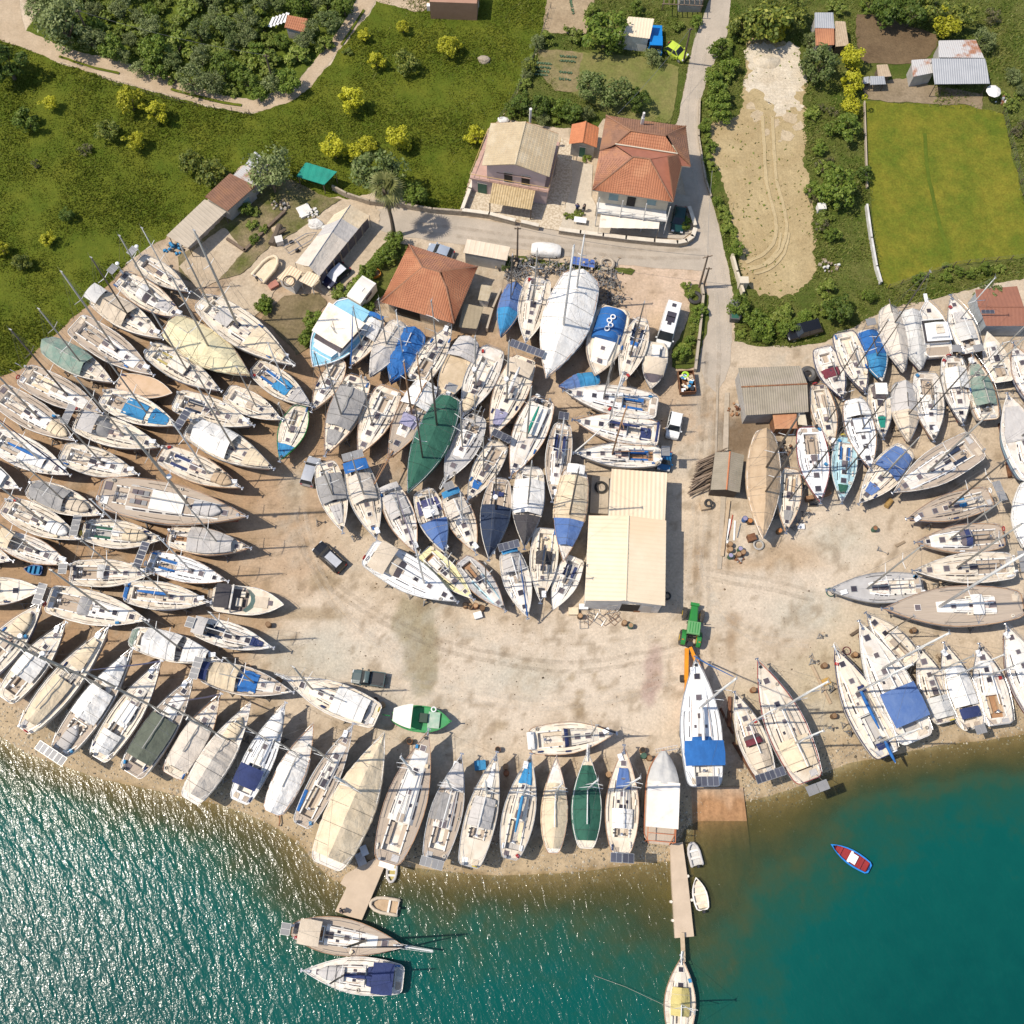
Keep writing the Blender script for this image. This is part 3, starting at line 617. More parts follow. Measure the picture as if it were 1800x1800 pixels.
def panel(root,c,rz,w,l,m,tilt=0,name='solar_panel',frame=True):
    mb=MB(); mb.mat(0).box((0,0,0),(l,w,.03))
    if frame:
        mb.mat(1); z=.021
        nl=max(1,round(l/.55))
        for i in range(nl+1): mb.box((-l/2+l*i/nl,0,.006),(.035,w+.03,.04))
        for s in (-1,1): mb.box((0,s*w/2,.004),(l+.03,.035,.04))
    o=mb.build(name,[m,ALU],root); o.location=c; o.rotation_euler=(0,tilt,rz); return o

def boat(bx,by,sx,sy,w,o,label,nm='sailing_yacht',cat='sailboat',grp=YG,afloat=False,seed=None):
    op=popt(o); rng=random.Random(int(bx*7+by*13+sx))
    g=lambda k,d=None: op.get(k,d)
    zd=2.8; base=WATER if afloat else 0
    for _ in range(3):
        b3=P(bx,by,zd+base+.2); s3=P(sx,sy,zd+base); L=(b3-s3).length
        zd=min(3.9,.22*L+.55) if not afloat else .085*L+.28
        if 'zd' in op: zd=float(op['zd'])
    mid=(b3+s3)/2; rz=math.atan2(b3.y-s3.y,b3.x-s3.x)
    pd=Vector((by-sy,-(bx-sx))).normalized(); mx,my=(bx+sx)/2,(by+sy)/2
    B=(P(mx+pd.x*w/2,my+pd.y*w/2,zd+base)-P(mx-pd.x*w/2,my-pd.y*w/2,zd+base)).length/2
    B=min(max(B,.115*L),.235*L)
    root=empty(nm,(mid.x,mid.y,base),rz,label,cat,grp)
    h=Hull(L,B,zd,float(g('tw',.68)),float(g('tm',.42)),float(g('fine',1.75)))
    T=h.T; f=min(zd-.2,.085*L+.3) if not afloat else zd-.02; d=.05*L
    hk=g('h','w'); dk=g('d','w')
    hm=HULLS[hk]; anti=ANTI[g('a',rng.choice('rbbkr'))]
    build_hull(h,root,hm,STRIPE.get(g('st','w'),WHITE) if 'st' in op else rng.choice([hm,hm,STRIPE['n'],STRIPE['bl'],STRIPE['g'],STRIPE['tk']]),anti,f,d)
    # keel and rudder
    if not afloat:
        zb=zd-f-d
        mb=MB(); a0,a1=T(.36),T(.58)
        kb=[(a0+.1*L,-.09),(a1,-.05),(a1,.05),(a0+.1*L,.09)]
        b=len(mb.v)
        for (x0,x1,hw,z) in ((a0+.02*L,a1-.02*L,.16,0.0),(a0,a1,.12,zb+.15)):
            for p in ((x0,-hw),(x1,-hw*.4),(x1,hw*.4),(x0,hw)): mb.v.append((p[0],p[1],z))
        for q in ((3,2,1,0),(4,5,6,7),(0,1,5,4),(1,2,6,5),(2,3,7,6),(3,0,4,7)): mb.face([b+i for i in q])
        mb.build('keel',anti,root)
        MB().box((T(.09),0,(zd-f+zb)/2-.35),(.045*L,.08,max(.5,zd-f-.4))).build('rudder',anti,root)
    cov='full' in op
    cp=[float(x) for x in g('cp','.09,.37').split(',')]; nocp=(g('cp')=='0,0') or cov
    wc=.46*h.b(cp[0]*.5+cp[1]*.5) if 'cw' not in op else float(g('cw'))*B
    wc=min(wc,.95)
    cab=[float(x) for x in g('cab','.38,.80,.60,%.2f'%(.028*L+.06)).split(',')]
    c0,c1,cwf,ch=cab; hascab=ch>.02 and not cov
    # ---- deck
    ts=sorted(set([0,.004,.013,.028,.05,.1,.2,.3,.4,.5,.6,.7,.8,.88,.94,.98,1]+([] if nocp else cp)))
    mb=MB()
    for i in range(len(ts)-1):
        t0,t1=ts[i],ts[i+1]; well=(not nocp) and t0>=cp[0]-1e-6 and t1<=cp[1]+1e-6
        for s in (1,-1):
            i0=min(wc,.9*h.b(t0)) if well else 0; i1=min(wc,.9*h.b(t1)) if well else 0
            c_=.0 if well else .03
            q=[(T(t0),s*.975*h.b(t0),h.z(t0)-.03),(T(t1),s*.975*h.b(t1),h.z(t1)-.03),(T(t1),s*i1,h.z(t1)-.03+c_),(T(t0),s*i0,h.z(t0)-.03+c_)]
            mb.quad(*(q[::-1] if s>0 else q))
    mb.build('deck',DECKS[dk],root)
    # toe rail
    rl=[(T(t),h.b(t)*.985,h.z(t)+.02) for t in (0,.004,.013,.028,.05,.1,.2,.3,.4,.5,.6,.7,.8,.88,.94,.985,1)]
    rm={'t':TEAKW,'a':ALU,'w':WHITE,'n':HULLS['n'],'c':CREAM,'r':STRIPE['r'],'gr':HULLS['gr'],'dk':HULLS['dk']}[g('rail',rng.choice('twaw'))]
    mb=MB(); mb.tube(rl+[(x,-y,z) for x,y,z in rl[::-1]],.045 if L>7 else .03,4,closed=True); mb.build('toe_rail',rm,root)
    # ---- cockpit
    if not nocp:
        sole={'t':TEAK,'tw':TEAKW,'w':DECKW,'g':DECKG,'b':STRIPE['bl'],'r':STRIPE['r'],'c':DECKC}[g('sole',rng.choice('ttwwg'))]
        mb=MB(); zt=h.z(.2)-.03; zf=zt-.55; x0,x1=T(cp[0]),T(cp[1]); w0,w1=min(wc,.9*h.b(cp[0])),wc
        A=[(x0,-w0),(x1,-w1),(x1,w1),(x0,w0)]
        mb.mat(1).quad(*[(x,y,zf) for x,y in A]); mb.mat(0)
        for i in range(4):
            a,b_=A[i],A[(i+1)%4]; mb.quad((b_[0],b_[1],zf),(a[0],a[1],zf),(a[0],a[1],zt),(b_[0],b_[1],zt))
        ck=mb.build('cockpit',[hm if hk in('w','c','b') else WHITE,sole],root)
        seat=fab(g('cush')) if 'cush' in op else (TEAK if rng.random()<.45 or dk=='t' else DECKW)
        for s in (1,-1):
            bw=wc*.5; xm=(x0*.3+x1*.7); MB().box(((x0*.42+x1*.58),s*(wc-bw/2-.02),zf+.26),((x1-x0)*.74,bw,.36)).build('bench',seat,ck)
        mb=MB()
        for s in (1,-1): mb.box(((x0+x1)/2,s*(wc+.07),zt+.09),((x1-x0)*1.0,.13,.2))
        mb.box((x1+.06,0,zt+.09),(.12,wc*2+.26,.2)); mb.build('coaming',WHITE if hk!='c' else CREAM,root)
        # wheel on its pedestal, winches on the coaming
        if L>8.5:
            wr=.42; xx=x0+.22*(x1-x0)
            q=MB(); q.torus((xx,0,zf+.9),wr,.025,16,4,normal='x').cyl((xx+.12,0,zf),.09,.95,6).box((xx+.14,0,zf+1.0),(.2,.26,.16)); q.build('steering_wheel',STEEL,root)
        for s in (1,-1):
            for k in ((.45,.8) if L>8 else (.6,)):
                MB().cyl((x0+(x1-x0)*k,s*(wc+.09),zt+.18),.10,.16,8,.08).build('winch',STEEL if rng.random()<.6 else BLACK,root)
    # ---- coachroof
    ztop=h.zd
    cabm={'w':WHITE,'c':CREAM,'b':BRIGHT,'t':TEAK,'tw':TEAKW,'g':DECKG,'l':DECKL,'y':DECKY,'tan':TAN}[g('cm','b' if hk=='b' else 'c' if dk=='c' and rng.random()<.6 else 'l' if dk=='l' else 'y' if dk=='y' else 'w')]
    def cw_(t):
        u=(t-c0)/(c1-c0); return min(cwf*B*(1-.42*max(0,u)**1.6),.80*h.b(t))
    def chh(t):
        u=min(1,max(0,(t-c0)/(c1-c0))); return ch*(1-.45*u-.45*max(0,u-.72)/.28*.9)
    if hascab:
        st=[c0+(c1-c0)*k/9 for k in range(10)]; mb=MB(); rows=[]
        for t in st:
            w_=cw_(t); hh=chh(t); z=h.z(t)-.03; iw=max(.05,w_-.5*hh-.04)
            rows.append([mb.vert((T(t),y,z+zz)) for y,zz in ((-w_,0),(-iw-.02,hh*.82),(-iw+.08,hh),(0,hh+.05),(iw-.08,hh),(iw+.02,hh*.82),(w_,0))])
        for i in range(9):
            for j in range(6):
                mb.mat(1 if j in (2,3) else 0); mb.face((rows[i][j],rows[i+1][j],rows[i+1][j+1],rows[i][j+1]))
        mb.mat(0); mb.face(rows[0]); mb.face(rows[-1][::-1])
        top={'t':TEAK}.get(g('ct'),cabm if rng.random()<.5 else DECKS['b' if dk=='b' else 'c' if dk=='c' else 'w'])
        cb=mb.build('coachroof',[cabm,top],root)
        nw=rng.choice((2,3,3,4)) if 'nw' not in op else int(g('nw'))
        for s in (1,-1):
            for k in range(nw):
                a=c0+(c1-c0)*(.08+.72*k/nw); e=c0+(c1-c0)*(.08+.72*(k+.78)/nw); pts=[]
                for t in (a,e):
                    hh=chh(t); w_=cw_(t); iw=max(.05,w_-.5*hh-.04)+.02
                    lo=Vector((T(t),s*w_,h.z(t)-.03)); hi=Vector((T(t),s*iw,h.z(t)-.03+hh*.82)); n_=Vector((0,s*.012,.008))
                    pts.append((lo.lerp(hi,.28)+n_,lo.lerp(hi,.82)+n_))
                q=(pts[0][0],pts[1][0],pts[1][1],pts[0][1])
                MB().quad(*(q if s<0 else q[::-1])).build('window',GLASSD,cb)
        # grab rails, companion hatch and deck hatches
        mb=MB()
        for s in (1,-1):
            pr=[(T(t),s*(cw_(t)-.5*chh(t)-.16),h.z(t)+chh(t)+.03) for t in (c0+.04,c0+(c1-c0)*.35,c0+(c1-c0)*.68)]
            mb.tube(pr,.022,3)
        mb.build('grab_rail',TEAKW if rng.random()<.6 else STEEL,root)
        zt=h.z(c0)+ch
        MB().box((T(c0)+.45,0,zt+.02),(.85,.68,.09)).build('companion_hatch',rng.choice([GLASSP,GLASSD,WHITE,TEAK,GLASSP]),root)
        ztop=h.z(c0+.2)+chh(c0+.2)-.03
        for u in ((.42,.72) if L>8 else (.62,)):
            t=c0+(c1-c0)*u; sz=rng.uniform(.42,.62)
            if sz>cw_(t)*1.4: continue
            mb=MB(); mb.mat(0).box((T(t),0,h.z(t)+chh(t)+.02),(sz+.10,sz+.10,.08)); mb.mat(1).box((T(t),0,h.z(t)+chh(t)+.035),(sz,sz,.08)); mb.build('hatch',[WHITE if rng.random()<.5 else ALU,rng.choice([GLASSD,GLASSP,GLASSP])],root)
        if L>9.5 and rng.random()<.7:
            for s in (1,-1):
                t=c0+(c1-c0)*.25; MB().box((T(t),s*cw_(t)*.45,h.z(t)+chh(t)+.01),(.34,.26,.07)).build('hatch',rng.choice([GLASSD,GLASSP]),root)
    if not cov and c1<.9 and L>7:
        t=(c1+.93)/2-.02; sz=min(.62,h.b(t)*.7)
        mb=MB(); mb.mat(0).box((T(t),0,h.z(t)+.03),(sz+.1,sz+.1,.08)); mb.mat(1).box((T(t),0,h.z(t)+.045),(sz,sz,.08)); mb.build('hatch',[WHITE if rng.random()<.5 else ALU,rng.choice([GLASSD,GLASSP,GLASSP])],root)
        MB().box((T(.945),0,h.z(.945)+.08),(.34,.24,.2)).cyl((T(.945),.16,h.z(.945)),.08,.2,6).build('windlass',rng.choice([STEEL,BLACK]),root)
        MB().box((T(.99),0,h.z(1)+.06),(.7,.13,.07)).box((T(1)+.22,0,h.z(1)-.02),(.16,.42,.07)).build('anchor',STEEL,root)
    # pilot house
    if 'pil' in op:
        p=[float(x) for x in g('pil').split(',')]; t0,t1,hh=p; mb=MB(); w_=cw_((t0+t1)/2)*.95; z=h.z(t0)
        x0,x1=T(t0),T(t1)
        b=len(mb.v)
        for (xa,xb,wa,wb,zz) in ((x0,x1,w_,w_*.85,z),(x0+.1,x1-.45,w_*.86,w_*.7,z+hh)):
            for q in ((xa,-wa),(xb,-wb),(xb,wb),(xa,wa)): mb.v.append((q[0],q[1],zz))
        mb.mat(0).face((b+4,b+5,b+6,b+7))
        mb.mat(1)
        for q in ((0,1,5,4),(1,2,6,5),(2,3,7,6),(3,0,4,7)): mb.face([b+i for i in q])
        mb.mat(0).box(((x0+x1)/2-.18,0,z+hh+.04),(x1-x0-.2,w_*1.75,.07))
        mb.build('wheelhouse',[cabm,GLASSP],root); ztop=max(ztop,z+hh) if t1>.55 else ztop
    # ---- guard rails
    if 'norail' not in op and L>7:
        mb=MB(); hs=.58
        tt=[.03,.16,.29,.42,.55,.68,.80,.90]
        for s in (1,-1):
            line=[]
            for t in tt:
                p=Vector((T(t),s*h.b(t)*.95,h.z(t))); q=p+Vector((0,0,hs)); mb.tube([p,q],.017,3); line.append(q)
            mb.tube(line,.011,3)
        bp=[(T(.90),h.b(.9)*.95,h.z(.9)+hs),(T(.97),h.b(.97)*1.0,h.z(1)+hs+.05),(T(1)+.15,0,h.z(1)+hs+.08)]
        mb.tube(bp+[(x,-y,z) for x,y,z in bp[:-1][::-1]],.024,4)
        for x,y,z in bp[:2]:
            for s in (1,-1): mb.tube([(x,s*y,z),(x-.05,s*y,z-hs)],.02,3)
        sp=[(T(.12),h.b(.12)*.95,h.z(0)+hs),(T(0)+.06,h.b(0)*.93,h.z(0)+hs)]
        mb.tube(sp+[(x,-y,z) for x,y,z in sp[::-1]],.024,4)
        mb.build('guard_rail',STEEL,root)
    # ---- spars
    ms=aslist(g('m','.58/1.22'))
    mk=g('mc',rng.choice(['g','g','g','w'])); MM={'g':MASTG,'w':MASTW,'t':TEAKW,'d':mat('mast_dark',(.10,.085,.07),rough=.5)}[mk]
    for i,mm in enumerate(ms+aslist(g('m2'))):
        if mm=='0': continue
        tm,hf=[float(x) for x in mm.split('/')]
        hh=hf*L*(1.2 if L>7.5 else 1.05); x=T(tm); zb=h.z(tm)+(chh(tm) if hascab and c0<=tm<=c1 else 0)-.05; r=.0100*L*(1 if i==0 else .8)
        zt=h.zd+hh
        m_=MB().tube([(x,0,zb),(x-.004*hh,0,zb+hh*.6),(x-.012*hh,0,zt)],[r,r*.95,r*.7],8).build('mast',MM,root,smooth=True)
        xt=x-.012*hh
        q=MB().box((xt,0,zt+.03),(.34,.1,.08)).tube([(xt-.1,0,zt),(xt-.1,0,zt+.8)],.012,3).tube([(xt+.1,0,zt),(xt+.35,0,zt+.3),(xt+.1,0,zt+.3)],.012,3); q.build('masthead',ALU,m_)
        wirepts=[]
        spz=[(.46,.72)] if hh<11 else [(.36,.80),(.67,.55)]
        for k,wf in spz:
            zs=zb+(zt-zb)*k; w_=wf*min(B,1.6)*(1 if i==0 else .6); xa=x-.012*hh*k
            MB().tube([(xa-.18,-w_,zs+.06),(xa,0,zs),(xa-.18,w_,zs+.06)],[.03,.05,.03],4).build('spreader',MASTW if rng.random()<.6 else MM,m_); wirepts.append((xa-.18,w_,zs+.06))
        mb=MB(); cy=.93*h.b(tm-.02)
        for s in (1,-1):
            mb.tube([(x-.25,s*cy,h.z(tm))]+[(a,s*b_,c) for a,b_,c in wirepts]+[(xt,0,zt)],.012,3,cap=False)
            mb.tube([(x-.45,s*cy*.95,h.z(tm)),(x-.05,0,wirepts[0][2])],.011,3,cap=False)
        if i==0:
            mb.tube([(T(1),0,h.z(1)+.1),(xt,0,zt)],.013,3,cap=False)
        if i==0: mb.tube([(T(0)+.1,0,h.z(0)),(xt,0,zt)],.012,3,cap=False)
        mb.build('rigging',WIRE,root)
        if i==0 and 'gen' in op: MB().tube([Vector((T(1),0,h.z(1)+.5)),Vector((T(1),0,h.z(1)+.1)).lerp(Vector((xt,0,zt)),.3),Vector((T(1),0,h.z(1)+.1)).lerp(Vector((xt,0,zt)),.93)],[.10,.085,.04],6).build('furled_sail',fab(g('gen')),root)
        # boom
        if 'noboom' not in op:
            zbm=zb+.95 if i==0 else zb+1.1; bl=.36*L if i==0 else .2*L
            bm=MB().tube([(x-.1,0,zbm),(x-bl,0,zbm+.12)],.06,6).build('boom',MM,root)
            sk=g('sail') if i==0 else g('sail2',g('sail'))
            if sk: MB().tube([(x+.02,0,zbm+.5),(x-.12,0,zbm+.32),(x-bl*.3,0,zbm+.2),(x-bl*.7,0,zbm+.16),(x-bl*.98,0,zbm+.18)],[.07,.17,.2,.17,.09],7).build('sail_cover',fab(sk),bm,smooth=True)
        if i==0 and 'rad' in op:
            MB().cyl((x+.35,0,zb+hh*.42),.30,.24,10,.26).box((x+.15,0,zb+hh*.42-.03),(.35,.1,.05)).build('radar_dome',BRIGHT,m_,smooth=False)
    # ---- canvas
    for k,tt in enumerate(aslist(g('tent'))):
        a=tt.split(','); canopy(h,root,'boom_tent',a[2],float(a[0]),float(a[1]),float(a[3]) if len(a)>3 else 1.45,edge_in=float(a[4]) if len(a)>4 else .9,edge_z=.42,wr=.05,seed=k*3+bx%17)
    if cov:
        fk=g('full').split(','); rs=float(fk[1]) if len(fk)>1 else 1.3
        t0=float(g('f0',0.0)); t1=float(g('f1',1.0)); tmid=float(g('ft',.5))
        a_=canopy(h,root,'winter_cover',fk[0],t0,tmid,rs*.8,edge_in=float(g('ei',1.03)),edge_z=-.02,wr=float(g('wr',.06)),seed=bx%13,rise2=rs,skirt=float(g('skirt',.35)))
        canopy(h,root,'winter_cover',fk[2] if len(fk)>2 else fk[0],tmid,t1,rs,edge_in=float(g('ei',1.03)),edge_z=-.02,wr=float(g('wr',.06)),seed=bx%11+2,rise2=.3,skirt=float(g('skirt',.35)))
    for k,tt in enumerate(aslist(g('tarp'))):
        a=tt.split(','); t0,t1,s0,s1=[float(x) for x in a[:4]]; mb=MB()
        def fn(u,v):
            t=t0+(t1-t0)*u+.012*noise.noise(Vector((v*3,k,bx))); s=s0+(s1-s0)*v+.06*noise.noise(Vector((u*3,k+4,bx)))
            y=s*h.b(t); on=hascab and c0<t<c1 and abs(y)<cw_(t)*.95
            zz=(chh(t) if on else .0)+.1+.05*noise.noise(Vector((u*5,v*5,k+bx)))
            return (T(t),y,h.z(t)+zz)
        mb.grid(fn,10,10).build('tarpaulin',fab(a[4]),root,smooth=False)
    for tt in aslist(g('pan')):
        a=[float(x) for x in tt.split(',')]; mb=MB(); t=(a[0]+a[1])/2; n=int(a[4])
        for k in range(n):
            u=a[0]+(a[1]-a[0])*(k+.5)/n; o=MB().box((T(u),(a[2]+a[3])/2*B,h.z(u)+chh(u)+.08+(float(op.get('pz','0')))),((a[1]-a[0])*L/n*.86,(a[3]-a[2])*B,.06)).build('roof_panel',rng.choice([GLASSP,SOLARG,SOLARG]),root)
    for tt in aslist(g('bim')):
        a=tt.split(','); t0,t1=float(a[0]),float(a[1]); zz=float(a[3]) if len(a)>3 else 2.0; wf=float(a[4]) if len(a)>4 else .86
        mb=MB(); mb.grid(lambda u,v:(T(t0+(t1-t0)*u),(v-.5)*2*wf*h.b((t0+t1)/2)*(1-.04*abs(u-.5)*2),h.zd+zz-.22*abs(v-.5)**2*4-.06*(2*u-1)**2+.02*noise.noise(Vector((u*4,v*5,bx)))),6,8)
        bo=mb.build('bimini',fab(a[2]),root,smooth=True)
        mb=MB()
        for t in (t0+.01,(t0+t1)/2,t1-.01):
            w_=wf*h.b((t0+t1)/2)
            for s in (1,-1): mb.tube([(T((t0+t1)/2),s*h.b((t0+t1)/2)*.9,h.zd),(T(t),s*w_,h.zd+zz-.26)],.016,3)
        mb.build('bimini_frame',STEEL,root)
    if 'spr' in op:
        a=g('spr').split(','); t0=float(a[1]) if len(a)>1 else cp[1]-.035; t1=t0+(float(a[2]) if len(a)>2 else .115); w_=min(wc+.25,.75*B); mb=MB()
        def fn(u,v):
            th=math.pi*v; hh=1.05*(1-u**1.8*.75); return (T(t0+(t1-t0)*u),w_*(1-.12*u)*math.cos(th)*(1 if abs(math.cos(th))<.95 else 1),h.zd+.12+hh*abs(math.sin(th))**.55)
        for (ua,ub,mi) in ((0,.6,0),(.6,1,1)):
            mb.mat(mi).grid(lambda u,v:fn(ua+(ub-ua)*u,v),4,10)
        mb.build('sprayhood',[fab(a[0]),GLASSP if rng.random()<.6 else fab(a[0])],root,smooth=True)
    if int(g('sol','0'))>0:
        n=int(g('sol')); zz=h.zd+1.75; pk=SOLAR if rng.random()<.55 else SOLARG
        if g('sk')=='p': pk=SOLARG
        if g('sk')=='d': pk=SOLAR
        tp=float(g('solt',-.03)); tot=min(2*B*1.05,n*1.25); wd_=tot/n
        mb=MB()
        for s in (1,-1): mb.tube([(T(.03),s*h.b(0)*.85,h.z(0)),(T(tp),s*tot*.42,zz-.06)],.025,4)
        mb.tube([(T(tp),-tot*.45,zz-.06),(T(tp),tot*.45,zz-.06)],.025,4); mb.build('stern_arch',STEEL,root)
        for k in range(n): panel(root,(T(tp),-tot/2+wd_*(k+.5),zz),math.pi/2,.72+.02*L,wd_*.93,pk,0)
    if 'davit' in op:
        MB().tube([(T(0),.5,h.z(0)),(T(-.03),.5,h.z(0)+1.2),(T(-.08),.5,h.z(0)+1.2)],.04,4).tube([(T(0),-.5,h.z(0)),(T(-.03),-.5,h.z(0)+1.2),(T(-.08),-.5,h.z(0)+1.2)],.04,4).build('davit',STEEL,root)
    if 'bs' in op:
        e=float(g('bs')); MB().tube([(T(.9),0,h.z(.95)+.12),(T(1)+e,0,h.z(1)+.3)],.09,6).tube([(T(.97),h.b(.96),h.z(1)+.5),(T(1)+e,.12,h.z(1)+.75),(T(1)+e+.1,0,h.z(1)+.8),(T(1)+e,-.12,h.z(1)+.75),(T(.97),-h.b(.96),h.z(1)+.5)],.022,3).build('bowsprit',TEAKW if g('bsm')=='t' else MASTW,root)
    if 'plat' in op:
        MB().box((T(0)-.25,0,h.z(0)-.55*f),(.7,h.b(0)*1.7,.08)).build('swim_platform',TEAK if rng.random()<.5 else WHITE,root)
    if 'ant' in op: MB().tube([(T(.02),h.b(0)*.8,h.z(0)),(T(.02),h.b(0)*.8,h.z(0)+2.6)],.03,4).ellipsoid((T(.02),h.b(0)*.8,h.z(0)+2.6),(.26,.26,.17),8,5,-1).build('radar_post',BRIGHT,root)
    # tracks, running lines and stern lockers
    if not cov and L>8:
        gk=BLACK if rng.random()<.5 else WIRE
        for sd in (1,-1): MB().tube([(T(t),sd*h.b(t)*.80,h.z(t)+.02) for t in (.30,.40,.50,.58)],.035,3).build('genoa_track',gk,root)
        if hascab and '0' not in ms[:1]:
            mb=MB()
            for sd in (1,-1):
                for k_ in (.12,.2): mb.tube([(T(c0)+.1,sd*k_*2.2,h.z(c0)+chh(c0)+.05),(T(c0+(c1-c0)*.4),sd*k_,h.z(c0)+chh(c0+(c1-c0)*.4)+.07)],.018,3)
            mb.build('running_line',rng.choice([WIRE,ROPE,STRIPE['bl'],STRIPE['r']]),root)
        for sd in (1,-1):
            if rng.random()<.7: MB().box((T(.045),sd*h.b(.04)*.45,h.z(0)+.03),(.05*L,h.b(.04)*.5,.07)).build('stern_locker',rng.choice([TEAK,DECKG,WHITE,GLASSP,fab('beige')]),root)
        if rng.random()<.5: MB().box((T(.01),h.b(0)*.8,h.z(0)+.55),(.32,.26,.5),0,.8).build('outboard_motor',rng.choice([BLACK,HULLS['g'],BRIGHT]),root)
        if rng.random()<.35: MB().torus((T(.01),-h.b(0)*.75,h.z(0)+.6),.26,.07,12,5,normal='x').build('horseshoe_buoy',rng.choice([mat('buoy_yellow',(.6,.45,.05)),BRIGHT,fab('red')]),root)
        if rng.random()<.4: MB().box((T(.84 if c1<.8 else .9),h.b(.84)*.45,h.z(.84)+.12),(.75,.5,.26),rng.uniform(0,.4)).build('raft_canister',BRIGHT,root)
    # loose gear lying on deck
    if not cov:
        for _ in range(rng.randint(2,4) if L>8 else 1):
            t=rng.choice([rng.uniform(.03,.12),rng.uniform(.4,.88)]); s=rng.choice((1,-1))*rng.uniform(.72,.86); p=(T(t),s*h.b(t),h.z(t)+.05); k=rng.random()
            if k<.4: MB().torus(p,.17,.06,10,4).torus((p[0],p[1],p[2]+.07),.14,.05,10,4).build('rope_coil',ROPE,root)
            elif k<.75:
                a=rng.uniform(-.3,.3); MB().tube([(p[0]-.32,p[1],p[2]+.05),(p[0]-.27,p[1],p[2]+.05),(p[0]+.27,p[1]+a*.1,p[2]+.05),(p[0]+.33,p[1]+a*.1,p[2]+.05)],[.04,.11,.11,.03],6).build('fender',rng.choice([BRIGHT,HULLS['n'],CREAM,fab('blue')]),root)
            else: MB().box((p[0],p[1]*.95,p[2]+.12),(.4,.28,.26),rng.uniform(0,1)).build('jerrycan',rng.choice([fab('red'),fab('cyan'),fab('cream'),BLACK]),root)
    # dinghy lashed on the foredeck: its own thing
    if 'din' in op:
        a=g('din').split(','); t=float(a[1]) if len(a)>1 else (c1+.94)/2-.03; ln=float(a[2]) if len(a)>2 else 2.7
        c=root.matrix_basis @ Vector((T(t),0,h.z(t)+(chh(t) if hascab and c0<t<c1 else 0)+.02))
        dl=g('dl','grey inflatable dinghy upside down on the foredeck').replace('_',' ')
        dinghy_upturned(c,rz+(math.pi if 'dflip' in op else 0),ln,a[0],dl)
    BOATS[label]=(root,h,zd)
    return root
def dinghy_upturned(c,rz,ln,k,label):
    e=empty('inflatable_dinghy',c,rz,label,'dinghy','inflatable dinghies stowed on decks')
    w=.72 if ln<3 else .85
    def pl(u):
        return w*(1-max(0,(u-.45)/.55)**2.4)**.8 if u>.45 else w
    mb=MB(); mb.grid(lambda u,v:(-ln/2+ln*u,pl(min(u,.985))*math.cos(math.pi*v),.06+.46*abs(math.sin(math.pi*v))**.5*(1-.35*max(0,(u-.7)/.3)**2)+.02*noise.noise(Vector((u*5,v*5,ln)))),12,10)
    mb.build('hull',fab(k),e,smooth=True)
    MB().quad((-ln/2,-w,.06),(-ln/2,w,.06),(-ln/2,w*.85,.44),(-ln/2,-w*.85,.44)).build('transom',fab('lgrey'),e)
    mb=MB()
    for u in (.3,.62):
        mb.tube([(-ln/2+ln*u,pl(u)*math.cos(a)*1.01,.08+.47*abs(math.sin(a))**.5) for a in [math.pi*i/10 for i in range(11)]],.03,3)
    mb.build('lashing',BLACK,e)
def rib(bx,by,sx,sy,w,label,tube='lgrey',floor='tan',z0=None,motor=True,seats=2,console=False,grp='inflatable boats'):
    z0=WATER if z0 is None else z0
    b=P(bx,by,z0+.4); s=P(sx,sy,z0+.4); L=(b-s).length; c=(b+s)/2; rz=math.atan2(b.y-s.y,b.x-s.x)
    e=empty('inflatable_boat',(c.x,c.y,z0),rz,label,'dinghy',grp); W=max(.6,min(.28*L,.36*L)); r=.10*L/1.6 if L<4 else .24
    W=.24*L; x0,x1=-L/2,L/2
    pts=[(x0,W,.32),(x0+.2*L,W,.32),(x0+.55*L,W,.33),(x0+.78*L,W*.78,.38),(x0+.93*L,W*.34,.45),(x1-.05*L,0,.48)]
    full=pts+[(x,-y,z) for x,y,z in pts[:-1][::-1]]
    n=len(full); rr=[.13*W/.24/4*1.7+.08]*n; rr=[.085*L**.6+.02]*n; rr[0]=rr[-1]=.05
    MB().tube([(x0-.12,W,.32)]+full+[(x0-.12,-W,.32)],[.05]+[rr[2]]*n+[.05],8).build('tube',fab(tube),e,smooth=True)
    MB().prism([(x0+.02,-W*.9),(x0+.6*L,-W*.9),(x0+.8*L,-W*.6),(x1-.1*L,0),(x0+.8*L,W*.6),(x0+.6*L,W*.9),(x0+.02,W*.9)],.02,.2).build('floor',fab(floor),e)
    MB().box((x0+.03,0,.35),(.08,W*1.7,.42)).build('transom',fab('lgrey'),e)
    for k in range(seats): MB().box((x0+L*(.32+.3*k),0,.42),(.22,W*1.8,.05)).build('thwart',WHITE,e)
    if console: MB().box((x0+.42*L,0,.55),(.5,.6,.6),0,.8).build('console',WHITE,e)
    if motor:
        m=MB().box((x0-.12,0,.75),(.32,.28,.36),0,.8).box((x0-.16,0,.3),(.12,.1,.7)).build('outboard',BLACK,e)
    return e
